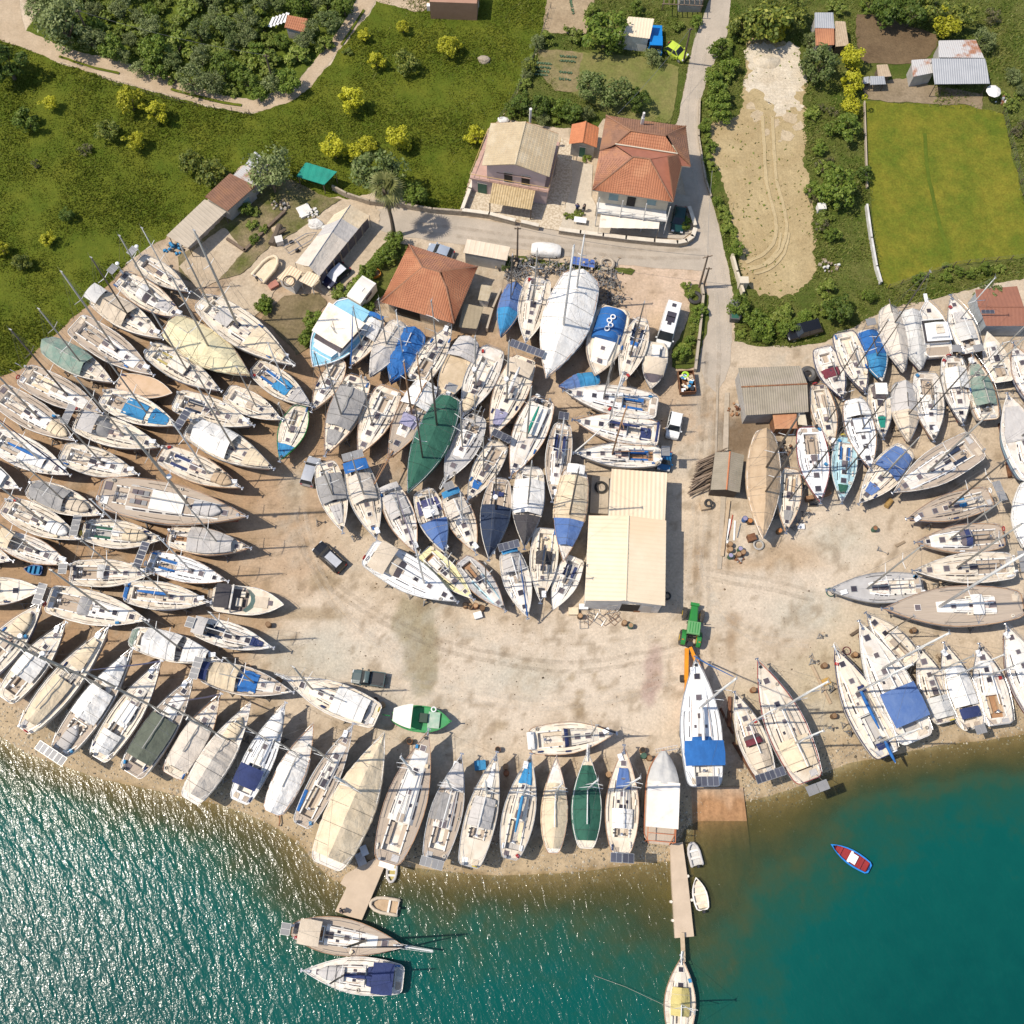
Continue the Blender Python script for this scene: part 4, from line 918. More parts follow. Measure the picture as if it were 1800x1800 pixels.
def skiff(bx,by,sx,sy,w,label,hullm=None,inn=None,rail=None,z0=None,motor=True,nm='skiff',cat='rowing boat',tw=.75,patch=None):
    z0=WATER if z0 is None else z0
    b=P(bx,by,z0+.5); s=P(sx,sy,z0+.5); L=(b-s).length; c=(b+s)/2; rz=math.atan2(b.y-s.y,b.x-s.x)
    pd=Vector((by-sy,-(bx-sx))).normalized(); mx,my=(bx+sx)/2,(by+sy)/2
    B=(P(mx+pd.x*w/2,my+pd.y*w/2,z0)-P(mx-pd.x*w/2,my-pd.y*w/2,z0)).length/2
    e=empty(nm,(c.x,c.y,z0),rz,label,cat,'small open boats'); h=Hull(L,B,.55,tw,.4,2.0); hm=hullm or WHITE
    build_hull(h,e,hm,hm,hm,.5,.12,rake=.06)
    ts=[0,.06,.2,.35,.5,.65,.78,.88,.95,1]; mb=MB()
    for i in range(len(ts)-1):
        a,b_=ts[i],ts[i+1]; k=.8
        for sd in (1,-1):
            q=[(h.T(a),sd*h.b(a),h.z(a)+.02),(h.T(b_),sd*h.b(b_),h.z(b_)+.02),(h.T(b_),sd*h.b(b_)*(k if b_<.9 else 0),h.z(b_)+.02),(h.T(a),sd*h.b(a)*(k if .06<=a<.9 else 0),h.z(a)+.02)]
            mb.quad(*(q[::-1] if sd>0 else q))
    mb.build('gunwale',rail or hm,e)
    mb=MB(); A=[(h.T(t),h.b(t)*.8) for t in (.06,.2,.35,.5,.65,.78,.88)]; A=A+[(x,-y) for x,y in A[::-1]]
    mb.quad(*[(x,y,.22) for x,y in A[::-1]]); 
    for i in range(len(A)):
        p,q=A[i],A[(i+1)%len(A)]; mb.quad((p[0],p[1],.22),(q[0],q[1],.22),(q[0],q[1],.56),(p[0],p[1],.56))
    mb.build('interior',inn or WHITE,e)
    for t in (.22,.5,.74): MB().box((h.T(t),0,.46),(.26,h.b(t)*1.6,.04)).build('thwart',(patch if patch and t==.5 else inn or WHITE),e)
    if patch: MB().box((h.T(.42),0,.5),(L*.17,h.b(.4)*1.2,.10)).build('engine_box',patch,e)
    if motor: MB().box((h.T(0)-.15,0,.75),(.34,.3,.4),0,.8).box((h.T(0)-.18,0,.25),(.12,.1,.8)).build('outboard',BLACK,e)
    return e
# ---- the fleet: bow pixel, stern pixel, beam in pixels, fittings, label
B=boat
# west field, from the sheds down to the beach
B(331,512,244,457,38,'d=c sol=1 sk=p solt=-.05 ant=1 m=.62/1.2 rail=a','white sloop with a single grey solar panel, nearest the long beige shed')
B(323,560,209,488,48,'d=c spr=white,.36,.14 tarp=.62,.78,-.5,.5,lgrey sol=1 sk=p ant=1 m=.6/1.2','white sloop with big white hard dodger and grey panels on its foredeck')
B(285,594,167,521,48,'d=c tent=.12,.52,beige,1.2 bim=-.04,.14,plast,1.6 m=.52/1.1 mc=d hull=c','cream boat with clear plastic bimini and beige tent, dark mast, second row by the meadow')
B(268,658,131,568,54,'d=t cp=.08,.42 tw=.8 m=.55/1.25 h=w','teak decked white cruiser with wide stern between the clear bimini and green netting')
B(198,671,80,605,46,'d=c tent=.0,.62,net,1.3,1.0 m=.56/1.15','white sloop shrouded aft in green see-through netting')
B(178,725,40,657,52,'d=t tw=.78 sole=w davit=1 m=.58/1.25 mc=d cush=cream','teak decked cruiser with white lattice gangway at its stern, west edge')
B(131,774,-6,690,54,'d=t ct=w din=cream,.80,2.6 din_=1 m=.55/1.3 mc=g tw=.75 dl=cream_inflatable_dinghy_upside_down_on_the_teak_foredeck_at_the_west_edge','teak side-decked cruiser with cream dinghy upturned forward, cut by the left edge')
B(302,690,207,670,40,'d=tan cab=.3,.7,.5,.01 cp=0,0 m=0 norail=1 h=tan fine=2.2 zd=2.2','bare rusty-tan hull without cabin or mast among the white yachts')
B(387,686,262,614,46,'d=c pil=.34,.58,.75 cush=olive sol=0 m=.55/1.2 mc=g','white motorsailer with low wheelhouse and olive hatch cover behind the yellow tarp boat')
B(439,659,296,568,64,'full=yellow,1.25 m=.52/1.15 tm=.45 h=n f0=.03','large yacht under a full pale yellow cover with grey mast')
B(514,641,352,528,62,'d=c tent=.56,.92,cream,.75,.75 tarp=.2,.34,-.5,.5,lgrey m=.42/1.2 m2=.12/.8 mc=g bs=.5 h=c tw=.55','big cream ketch with tented foredeck, bow by the vegetable patch')
B(547,714,448,645,46,'d=c tarp=.38,.62,-.55,.6,cyan tent=.68,.97,lgrey,.45,.9 cush=blue m=.58/1.15 st=n','white sloop with torn light blue cabin cover and grey foredeck sheet')
B(494,737,399,690,42,'d=c m=.55/1.2 tw=.75','plain white sloop with rounded foredeck behind the torn blue covered sloop')
B(444,747,309,703,48,'d=c cp=.08,.36 cush=dblue m=.58/1.25 tw=.8','white sloop with dark cockpit cushions, directly below the rusty-tan hull')
B(311,747,180,697,50,'d=c tarp=.30,.60,-.62,.62,cyan tarp=.66,.88,-.75,.75,cyan m=.6/1.25 mc=g tw=.6','white cruiser with two sky blue tarpaulins laid over its cabin')
B(281,785,133,740,50,'d=c bim=.10,.28,lgrey,1.6,.8 spr=grey,.30,.12 sol=2 sk=p m=.58/1.25 mc=g','white cruiser with squared grey cloth bimini and solar panels on its stern')
B(479,823,331,750,55,'d=c tent=.10,.52,white,1.5 sol=2 sk=d tent=.70,.96,cream,.6,.9 m=.56/1.25 cush=dblue','white cruiser with bright white cockpit tent and blue stern panels')
B(423,857,282,797,50,'d=c rail=t cush=navy din=tan,.78,2.4 dl=tan_covered_dinghy_on_the_foredeck_of_the_navy_cushioned_cruiser m=.6/1.25 tw=.75 st=n','white cruiser with navy stern canvas, cushions and fenders along its rail')
B(121,834,-14,768,54,'d=w sail=blue m=.62/1.2 tent=.40,.70,white,.6,.6 gen=navy','pale grey-white yacht with long blue sail cover and furled navy headsail')
B(241,833,109,795,50,'d=c m=.55/1.25 sole=w','small cream-white sloop with tiny flag aft, above the big teak motorsailer')
B(33,858,-95,800,52,'d=w tent=.2,.8,white,.5,.8 m=.3/1.2','white hull with plain bow and blue bundle, half outside the left edge')
B(178,905,51,858,48,'d=c tent=.06,.52,grey,1.1,.85 din=beige,.70,2.6 dl=beige_dinghy_upside_down_ahead_of_the_grey_tent m=.5/1.2 mc=g tw=.6','white cruiser with charcoal grey tent and beige upturned dinghy')
B(432,908,176,864,74,'d=t cab=.20,.82,.62,.45 ct=t pil=.36,.60,.5 cp=.10,.19 pan=.22,.34,.12,.34,3 pan=.22,.34,-.34,-.12,3 pan=.44,.53,.1,.3,2 pan=.44,.53,-.3,-.1,2 din=lgrey,.74,3.2 dl=grey_dinghy_on_the_foredeck_of_the_big_teak_motorsailer m=.62/1.15 mc=g tw=.72 rail=t rad=1','biggest teak decked motorsailer with rows of roof windows, west field')
B(140,948,8,888,52,'d=c din=white,.72,2.6 dl=white_dinghy_on_the_foredeck_behind_the_blue_canopied_sloop m=.55/1.2 sole=w tw=.62','white double-cockpit cruiser with white dinghy forward, near the left edge')
B(284,948,146,932,50,'d=c cush=green din=cream,.68,2.8 dl=cream_dinghy_with_black_straps_on_the_green_cushioned_sloop sol=2 sk=p m=.58/1.15 tw=.6','white sloop with dark green cockpit cushions and long stern solar panels')
B(120,991,2,946,46,'d=w bim=.0,.2,cream,1.3 tarp=-.02,.04,-.9,.9,blue m=.55/1.1 rail=t','grey-white sloop with rusty cream bimini and yellow horseshoe on deck')
B(20,985,-80,955,40,'d=c m=.3/1.1','small white bow poking in from the left edge above the blue pram')
B(438,963,296,943,48,'d=c tent=.26,.80,lgrey,1.05,.92 cp=.04,.24 sole=tw m=.62/1.2 mc=g','white cruiser with mid grey sloping cover and warm wooden cockpit')
B(398,1021,260,984,46,'h=b d=b cush=blue sol=3 sk=d m=.56/1.2 mc=w st=n tw=.72','bright white sloop with blue cockpit cushions, lifebuoy and stern solar panels')
B(267,1008,124,1007,48,'d=c bim=.36,.44,plast,1.1,.5 cp=.06,.40 sol=1 sk=p m=.62/1.2 mc=g tw=.8 st=n','white cruiser with long open cockpit and small grey stern panel')
B(72,1036,-75,1042,48,'d=c cab=.2,.5,.5,.4 tarp=.3,.5,-.6,.6,grey sail=navy m=.45/1.1 fine=2.3','cream full-bowed boat with dark grey deck cover, cut by left edge')
B(258,1090,85,1052,60,'d=c cp=.06,.34 tw=.8 sol=2 sk=p m=.62/1.25 mc=g spr=lgrey,.34,.1 st=n','large white cruiser with round stern seat and black fenders along the hull')
B(367,1058,220,1040,50,'d=c sail=blue tarp=-.01,.04,-.9,.9,blue m=.54/1.2 st=n mc=g','white sloop with royal blue boom cover and blue stern dodgers')
B(478,1138,345,1101,46,'d=w bim=.0,.16,lgrey,1.6 sol=1 sk=p tarp=.72,.88,-.5,.6,navy cush=dblue m=.52/1.1 mc=w norail_=1','grey-white sloop with dark hatches, blue foredeck chairs and lights strung up its mast')
B(387,1160,231,1119,52,'d=c tent=.16,.54,white,1.5,.95 tent=.60,.86,white,.9,.95 m=.57/1.2 mc=g tarp=-.01,.05,-.9,.9,net','white cruiser with two separate bright white tents, fore and aft')
B(513,1216,356,1180,52,'d=t tent=.10,.40,cream,1.2,.9 tarp=.42,.62,-.75,.75,blue bim=.0,.08,navy,1.2 sol=2 sk=p m=.58/1.15 mc=g','teak decked cruiser with cream tent and vivid blue tarpaulin at the mast')
B(500,1191,664,1260,60,'d=c tw=.75 tent=.12,.46,white,.9,.8 tarp=.06,.12,-.8,.8,lgrey bs=1.0 m=.70/1.0 mc=g cab=.3,.72,.6,.4','heavy cream cruiser with crumpled white cockpit sheets, pointing at the blue-topped boat')
# beach row, west of the old pier
BR='yachts standing along the beach'
B(73,1060,-38,1188,54,'d=c din=cream,.70,3 dl=cream_dinghy_on_the_first_foredeck_of_the_beach_row m=.5/1.3 mc=g','white sloop at the west end of the beach row, stern out of the picture',grp=BR)
B(114,1096,8,1229,50,'d=c tent=.28,.56,white,1.2,.85 m=.62/1.3 mc=g rad=1','white sloop with white midship tent, second in the beach row',grp=BR)
B(191,1102,42,1284,52,'d=c tent=.08,.48,cream,1.0,.7 tent=.60,.86,cream,.6,.6 m=.55/1.25 mc=g rad=1 tw=.5 st=g','long cream sloop with yellow bag in its bow and pointed canvas aft',grp=BR)
B(233,1142,104,1322,54,'d=t tent=.32,.60,white,1.4,.92 tent=.66,.92,white,1.0,.92 din=lgrey,.15,2.8 dl=grey_dinghy_lashed_on_the_aft_deck_above_the_big_solar_panel sol=3 sk=p m=.62/1.2 mc=g cab=.3,.7,.6,.4 cp=.2,.28','teak decked ketch with white tents and large stern panel over the beach',grp=BR)
B(282,1164,171,1333,52,'d=c tent=.06,.26,white,1.1,.7 tarp=.34,.56,-.5,.5,white m=.62/1.2 mc=g gen=lilac','white cruiser with two small white covers and heaped ropes on the foredeck',grp=BR)
B(340,1189,229,1360,56,'d=t tent=.14,.56,dgreen,1.1,.95 m=.6/1.25 mc=g tw=.8','teak decked cruiser with dark olive green cockpit tent',grp=BR)
B(387,1222,302,1364,50,'d=c tent=.10,.62,pale,1.1,.95 m=.64/1.3 mc=g gen=mauve tw=.8','beige tented sloop striped by a violet furled sail shadowing its deck',grp=BR)
B(441,1236,333,1407,54,'full=pale,1.35 f1=.62 f0=.06 ft=.4 din=cream,.74,2.6 dl=cream_dinghy_on_the_foredeck_beside_the_white_blue_stern_sloop m=.62/1.2 mc=g','boat under cream ridged winter tent with a brown flap opening',grp=BR)
B(501,1238,420,1409,52,'h=b d=b bim=.14,.34,navy,1.5,.9 din=white,.78,3 dl=white_dinghy_on_the_bright_white_sloop_foredeck cush=navy st=n m=.62/1.2 mc=g','bright white cruiser with square navy bimini and blue bags on deck',grp=BR)
B(551,1273,478,1429,50,'full=white,1.0 f1=.66 wr=.1 m=.64/1.2 mc=g h=w','white sloop under a loose wrinkled white sheet, bow bare',grp=BR)
B(620,1275,529,1451,48,'d=t h=w cm=w cush=beige m=.62/1.25 mc=g tarp=.1,.3,.7,.95,blue rail=a','pale teak racer-cruiser with blue fenders hung at its side, next to the big cream cover',grp=BR)
B(676,1289,573,1522,80,'full=cream,1.7 f0=.06 ft=.5 tm=.4 tw=.72 h=w m=.55/1.05 mc=w wr=.09','largest yacht of the beach under an immense cream cover',grp=BR)
B(753,1285,680,1516,74,'d=t cab=.30,.84,.62,.5 cp=.08,.30 tw=.62 m=.66/1.1 mc=w st=n rail=t plat=1 ct=w','long elegant teak yacht with mahogany-tinted hatches beside the old pier',grp=BR)
B(811,1328,762,1512,58,'d=t cab=.3,.8,.62,.42 cp=.10,.34 tent=.66,.92,lgrey,.6,.9 tarp=.36,.62,-.1,.95,grey sol=2 sk=p m=.66/1.15 mc=w','teak sided cruiser with grey foredeck tent and grey cloth slipping off its cabin',grp=BR)
B(873,1325,824,1523,56,'d=c tent=.34,.60,lgrey,1.2,.75 cp=.24,.33 m=.64/1.15 mc=w tarp=.70,.92,-.35,.3,white h=w','cream cruiser with pale grey tent amidships and a surfboard forward',grp=BR)
B(933,1328,896,1510,58,'d=c tarp=.72,.95,-.62,.62,cyan sail=cyan cush=cream m=.60/1.15 mc=w rail=a tw=.5','cream sloop with blue covered dinghy forward and teal boom cover',grp=BR)
B(978,1330,972,1500,46,'full=cream,.8 f1=.72 f0=.05 m=.62/1.1 mc=w tw=.45 sol=0','slim cream covered sloop with one rust red patch',grp=BR)
B(1033,1322,1030,1491,52,'d=c full=green,.8 f0=.08 f1=.86 m=.60/1.15 mc=w tw=.5 bs=.8','double-ended sloop under a dark bottle-green cover',grp=BR)
B(1097,1313,1091,1503,60,'d=c cm=c tarp=.60,.80,-.5,.5,fblue tent=.24,.42,white,.9,.6 cp=.16,.24 m=.6/1.15 mc=c_ sol=2 sk=d tw=.5 plat=1' .replace('mc=c_','mc=w'),'tan decked cutter with blue-wrapped dinghy and dark twin panels on its stern',grp=BR)
# around the slip
B(1223,1157,1239,1383,74,'h=b d=b bim=.15,.34,blue,1.7,.98 spr=blue,.30,.08 cp=.06,.30 sol=2 sk=d solt=.03 m=.60/1.2 mc=w st=tk sail=white gen=blue rail=a tw=.78 cab=.34,.82,.6,.3','gleaming white cruiser with wide royal blue bimini held on the tractor trailer')
B(1292,1219,1346,1361,50,'d=c spr=burg,.36,.12 tent=.08,.34,beige,1.0,.75 sol=3 sk=d m=.60/1.2 mc=w st=r a=r','small white sloop with burgundy sprayhood and three stern panels')
B(1332,1161,1423,1372,70,'d=c tent=.1,.34,cream,.8,.8 sol=2 sk=p solt=-.07 m=.58/1.15 m2=.30/.7 mc=w cab=.28,.76,.6,.4 rail=r','long cream ketch with pale square stern panel overhanging the water')
B(1467,1139,1560,1328,64,'h=w st=n d=c sail=blue tarp=.56,.62,-.6,-.1,navy m=.58/1.15 m2=.12/.8 mc=w tarp=.06,.12,-.5,.4,navy bs=.4 rail=n','navy striped white ketch with long blue sail covers')
B(1511,1094,1613,1301,74,'d=w bim=.14,.42,fblue,1.6,.9 cp=.08,.36 m=.60/1.15 mc=w tw=.8 cab=.38,.84,.62,.32','wide white cruiser with large slate blue bimini covering its cockpit')
B(1524,1079,1604,1168,50,'d=c h=c cm=w sole=c m=.6/1.2 mc=d tw=.75 cab=.36,.76,.6,.3','small peach decked sloop half hidden behind the slate blue bimini cruiser')
B(1616,1139,1662,1270,52,'d=c tent=.06,.34,plast,1.0,.85 m=.62/1.2 mc=g cab=.36,.74,.62,.35','cream sloop with cloudy plastic spray cover between two larger sloops')
B(1660,1132,1711,1281,54,'d=c tent=.26,.72,white,1.0,.8 bim=.12,.24,navy,.9,.7 sol=1 sk=p m=.62/1.1 mc=w','white sloop with long white tent and folded royal blue awning')
B(1722,1134,1758,1274,58,'d=w cush=tan sole=tw m=.6/1.2 mc=w tw=.8 rail=a','white racer with two brown cockpit benches and orange float on the foredeck')
B(1769,1099,1838,1262,66,'d=w st=r m=.5/1.1 mc=w cab=.36,.84,.6,.3','white cruiser with thin red waterline cut by the right edge above the cove')
B(1456,1037,1620,1030,54,'d=g h=g cm=b cab=.36,.56,.6,.3 cp=.06,.36 m=.58/1.3 mc=g st=g tw=.75 rail=a','grey decked racing sloop with white cockpit and coiled green hose at the bow')
B(1553,1070,1798,1061,72,'d=t cab=.2,.62,.44,.28 cp=.22,.40 cush=navy m=.60/1.15 mc=w tw=.62 h=c bim=.30,.38,white,.9,.5 rail=t tm=.46','longest teak flush-decked yacht on the east side, navy covered hatch')
B(1607,1003,1782,994,54,'d=c tw=.8 m=.58/1.2 mc=g sol=2 sk=p cp=.06,.38 sole=t','cream racer with open T shaped cockpit and grey panels at its stern')
B(1611,953,1764,942,52,'d=t cm=b spr=navy,.40,.1 cp=.08,.40 m=.62/1.15 mc=g cab=.38,.84,.66,.36 tw=.75','teak sided cruiser with white coachroof and dark navy sprayhood')
B(1596,911,1742,873,50,'d=t cm=t cush=beige tarp=.30,.40,-.4,.2,cyan sol=2 sk=p m=.52/1.25 mc=d tw=.7 sail=lgrey','weathered teak sloop with grey boom cover and one blue locker lid')
B(1571,865,1718,780,66,'d=t cm=b cab=.34,.84,.62,.34 cush=dblue m=.60/1.15 mc=g tw=.85 cp=.10,.42','broad teak cruiser with white cabin band and round black hatch cover')
B(1511,884,1593,789,58,'d=c cm=c tent=.08,.46,fblue,1.1,.85 tarp=.68,.82,-.5,.5,fblue m=.55/1.1 mc=g tw=.6','cream sloop with faded slate blue cockpit tent and matching hatch cover')
B(1480,882,1487,768,46,'d=l h=l cush=blue tarp=.74,.86,-.6,.6,green m=.58/1.3 mc=d tw=.6 rail=w','pale turquoise painted sloop with green sheet at its bow')
B(1442,882,1422,751,56,'h=b d=b m=.55/1.2 mc=d tw=.72 rail=r sole=t cab=.38,.76,.58,.25','bright white racing sloop with narrow teak cockpit, behind the beached brown-covered boat')
B(1382,934,1391,824,44,'d=c h=c cm=c cush=tan tarp=.68,.82,-.5,.5,grey m=.52/1.25 mc=d rail=t tw=.6','small peach coloured sloop with grey netting bag on the foredeck')
B(1341,947,1344,758,60,'full=tan,1.5 f0=.0 ft=.55 h=l m=.38/1.0 m=.6/1.0 mc=d noboom=1 fine=2.0 tw=.5 wr=.08','old schooner under a dusty brown tarpaulin beside the small sawmill shed')
B(1464,788,1437,676,44,'d=c h=c m=.60/1.25 mc=d tw=.6 rail=t','cream sloop with bare deck tight against the grey asbestos roofed shed')
B(1531,824,1500,703,52,'h=b d=b pil=.30,.52,.55 tent=.02,.26,white,.9,.9 m=.45/1.2 mc=d','white motorsailer with boxy windscreen below the grey plastic covered dinghy')
B(1482,700,1444,611,48,'d=w st=n tarp=.42,.58,-.75,.6,burg m=.66/1.2 mc=d rail=n cp=.12,.3','white sloop with burgundy cloth across its cabin and navy rubbing strake')
B(1521,689,1482,584,48,'d=c st=n rail=n m=.6/1.2 mc=d tw=.8 sole=c','cream decked white sloop with navy stripe, left of the deep blue cover')
B(1551,669,1524,580,46,'full=blue,.9,cyan f0=.04 f1=.93 m=.55/1.2 mc=d sol=1 sk=p h=w','small white yacht under a deep blue cover beneath the meadow edge')
B(1589,653,1560,540,46,'full=pale,1.2 m=.30/1.2 mc=d h=w tw=.5','covered boat in sun-bleached tan canvas beside the clear plastic wrapped one')
B(1619,649,1600,547,52,'full=plast,1.0,plast m=0 h=w tw=.9','hull wrapped in cloudy transparent plastic, left of the flybridge motor boat')
B(1672,520,1709,620,46,'d=w tent=.2,.5,plast,.7,.7 tarp=.5,.7,-.5,.5,lgrey m=.58/1.1 mc=w sol=1 sk=p','white sloop cluttered with grey sheets next to the rust-roofed barn',)
B(1553,769,1542,676,42,'d=c pil=.06,.30,1.2 tarp=.62,.82,-.4,.4,teal sol=0 m=0 cab=.3,.85,.6,.35','small cream motorsailer with panelled wheelhouse roof and teal deck sheet')
B(1598,776,1588,673,48,'full=lgrey,1.1,beige m=.58/1.25 mc=d h=w','sloop under a two-tone cover, grey aft and brown forward')
B(1642,773,1627,656,52,'h=w d=w tarp=.32,.42,.1,.3,tan m=.56/1.2 mc=d tw=.75 cab=.34,.74,.6,.3','plain white sloop with rust stains on deck below the flybridge boat')
B(1693,744,1673,627,48,'d=w tent=.20,.50,white,1.1,.8 m=.55/1.2 mc=g sol=1 sk=p','white sloop with short white tent and red life ring, third row east')
B(1709,622,1738,738,48,'d=c tent=.20,.62,net,1.0,.8 tarp=.68,.84,-.7,.7,net m=.55/1.2 mc=g tw=.75','cream sloop with grey-green netting over cabin and foredeck, east side')
B(1736,582,1764,671,46,'d=c m=.5/1.25 mc=g tw=.8 cp=.1,.32','bare cream sloop with flat transom in front of the rust-roofed barn')
B(1782,604,1822,700,46,'d=w m=.5/1.2 mc=g','white sloop with green leaf emblem, bow at the right edge')
B(1771,693,1822,842,72,'d=w h=l cab=.2,.5,.5,.4 tarp=.45,.85,-.8,.8,lgrey m=.5/1.1 mc=g tw=.7','wide pale hull with crumpled white sheeting, cut by the right edge')
B(1800,962,1818,850,58,'d=b h=b full=white,.9 m=0 fine=2.4','blunt white covered hull at the right edge')
# middle block
B(617,643,664,557,42,'d=c cm=c tent=.10,.46,white,1.0,.75 bim=.0,.08,blue,1.0 gen=blue m=.6/1.25 mc=g tw=.7','small cream sloop with white square awning beside the turquoise motor boat')
B(650,661,704,568,46,'full=pale,.9,lgrey m=.45/1.2 mc=g','slim sloop under a pale canvas cover between white awning and blue tarpaulin')
B(686,672,730,579,50,'full=blue,1.0 wr=.24 ei=1.12 skirt=.9 m=.5/1.2 mc=w f0=.0','sloop bundled in a bright blue plastic tarpaulin')
B(794,570,731,670,46,'d=c m=.58/1.15 mc=g tw=.75 sole=t','cream sloop pointing away from the water, right of the blue bundle')
B(548,721,601,634,40,'d=c m=.55/1.2 mc=d cp=.08,.34 tw=.4','slender cream daysailer below the turquoise motor boat')
B(572,799,632,663,58,'d=c tent=.18,.66,grey,1.0,.92 tarp=.7,.86,-.7,.7,grey m=.52/1.15 mc=g tw=.75','white cruiser with grey mesh covers over cabin and foredeck')
B(630,799,686,683,56,'d=c tw=.8 m=.56/1.2 mc=g cp=.08,.36 sole=t','clean white cruiser with three dark hatches in line down its foredeck')
B(683,806,753,674,56,'d=t h=wood tent=.02,.34,white,1.2,1.0 tarp=.44,.58,-.5,.6,lilac cab=.36,.7,.55,.4 m=.42/1.1 m2=.16/.85 mc=t bs=3.6 bsm=t rail=t norail_=1','wooden ketch with varnished spars, long bowsprit and white stern awning')
B(717,866,793,697,62,'full=green,1.0 f0=.02 ft=.45 m=.33/1.0 m=.66/1.0 mc=d noboom=1 tw=.6 h=w sol=1 sk=p tm=.45','large two-masted yacht wholly under a forest green cover')
B(492,808,530,714,48,'d=c h=gr tarp=.72,.97,-.9,.9,cyan cush=cream m=.5/1.1 mc=g tw=.45 rail=gr','small double-ended sloop with green netting rail and blue bow sheet')
B(773,710,826,597,52,'d=ply h=c cab=.1,.6,.6,.02 cp=0,0 tent=.0,.32,lgrey,1.0,.95 m=0 norail=1 fine=2.2','mastless hull with grey stern awning and round plywood pieces on deck')
B(813,732,869,612,56,'d=w cp=.16,.48 cab=.48,.72,.5,.3 sail=lgrey din=cream,.82,2.5 dl=cream_dinghy_strapped_on_the_foredeck_of_the_deep_cockpit_ketch m=.58/1.1 mc=g rad=1','white sloop with deep oval cockpit and cream foredeck dinghy, middle block')
B(862,770,924,628,60,'d=c bim=.10,.26,beige,1.4 sol=4 sk=d tarp=.68,.84,-.5,.5,lilac m=.54/1.1 mc=g sail=white rad=1','cream cruiser with four solar panels in a row and lilac flower-patterned hatch cover')
B(782,846,841,732,54,'d=g cm=w cab=.26,.62,.62,.45 cp=.12,.24 m=.48/1.15 m2=.1/.7 mc=g bs=1.2 rail=w davit=1 tw=.55','grey decked ketch with white oval deckhouse and bow platform')
B(822,879,880,779,46,'d=c cm=c st=n tarp=.68,.80,-.45,.45,blue sol=2 sk=d m=.52/1.15 mc=g sole=t','cream sloop with blue trimmed coachroof front and double solar panel')
B(898,837,956,701,60,'d=w pil=.14,.50,.5 cab=.10,.84,.66,.45 cp=.03,.09 sail=teal m=.52/1.1 mc=g','white deckhouse cruiser with emerald green furled sail along its boom')
B(971,879,989,745,46,'d=t cm=w sail=navy cush=navy m=.55/1.15 mc=w tw=.6 sol=1 sk=d','narrow teak decked sloop with navy boom cover beside the green-sailed cruiser')
B(993,687,1155,716,52,'d=w cm=b m=.58/1.2 mc=g st=g tw=.78 cush=blue','white cruiser lying across the yard with small bright blue seat cover')
B(1009,738,1159,764,52,'d=w cm=b sail=navy tarp=.10,.22,-.3,.6,navy m=.6/1.2 mc=w st=g tw=.8 bim=.02,.05,navy,1.0','white cruiser lying crosswise with navy boom cover')
B(1011,796,1162,802,44,'d=w sole=tw m=.57/1.2 mc=t cush=blue sol=1 sk=p rail=a st=n gen=white','white wooden-masted sloop lying crosswise above the corrugated warehouse')
B(922,962,933,822,58,'d=w tent=.18,.60,white,1.3,.95 tent=.62,.98,charcoal,1.0,1.0 m=.5/1.2 mc=g tw=.7','yacht with white tent aft and near-black cover forward')
B(990,987,1012,826,58,'full=cream,1.1 f0=.08 f1=.55 ft=.4 tent=.56,.84,fblue,1.0,1.0 bim=-.03,.07,white,1.2,.8 m=.5/1.1 mc=d noboom=1 tw=.7','yacht under cream cover with faded blue bow cover, left of the warehouse')
B(859,982,880,842,54,'d=t h=c tent=.36,.98,dblue,1.1,.97 tarp=.16,.22,-.4,.4,navy cp=.06,.34 m=.42/1.2 mc=d tw=.55 rad=1','teak sterned cutter with dark navy cover stretched to the bow')
B(836,972,791,866,50,'d=c cm=c bim=.0,.1,cyan,1.3 tent=.14,.40,pale,.9,.8 m=.52/1.1 mc=w sol=1 sk=p','cream sloop with narrow blue stern awning between two blue covered boats')
B(782,972,744,863,52,'d=c cush=purple tarp=.14,.36,-.8,.8,purple bim=.28,.44,white,.9,.5 tent=.50,.97,fblue,.9,.95 m=.5/1.1 mc=w rad=1','sloop patched with washed-out blue covers round a white hard dodger')
B(731,972,682,854,52,'d=w tent=.14,.48,lgrey,1.0,.75 gen=mauve m=.57/1.1 mc=g bim=.02,.1,lgrey,1.1','pale grey sloop with ribbed grey awning and wine coloured furled sail')
B(662,948,624,814,56,'d=c h=c bim=.02,.16,blue,1.6,.95 tent=.18,.52,pale,1.3,.8 sol=2 sk=p tarp=.84,.88,-.2,.2,blue m=.45/1.1 mc=g','peach hulled yacht with bright blue square bimini and pale cabin tent')
B(602,934,571,814,52,'d=c tent=.20,.58,grey,1.0,.95 tarp=.62,.88,-.5,.5,lgrey m=.5/1.1 mc=g tw=.7','cream yacht with split grey covers beside the silver van')
B(802,1057,647,970,64,'h=b d=b bim=.09,.27,beige,1.6,.9 spr=beige,.26,.14 cp=.05,.30 cab=.34,.84,.6,.3 m=.64/1.1 mc=w tw=.8 rail=a','large bright white cruiser with beige bimini and windowed sprayhood by the black car')
B(831,1052,744,970,42,'d=y h=y sole=tw cm=y tarp=.16,.34,-.3,.3,white m=.56/1.2 mc=g tw=.8 rail=w norail=1','pale yellow sloop with brown cockpit squeezed beside the large white cruiser')
B(887,1072,811,983,46,'d=g h=g cm=l cab=.36,.82,.58,.3 sole=tw m=.58/1.1 mc=d tw=.6','grey-green sloop with dark open hatch next to the pale yellow one')
B(927,1084,895,970,50,'h=w d=w bim=-.02,.06,cyan,1.3 tent=.06,.32,lgrey,1.1,.8 st=bl gen=blue m=.48/1.1 mc=w sol=2 sk=d','white sloop with blue edged grey bimini, foremost toward the open yard')
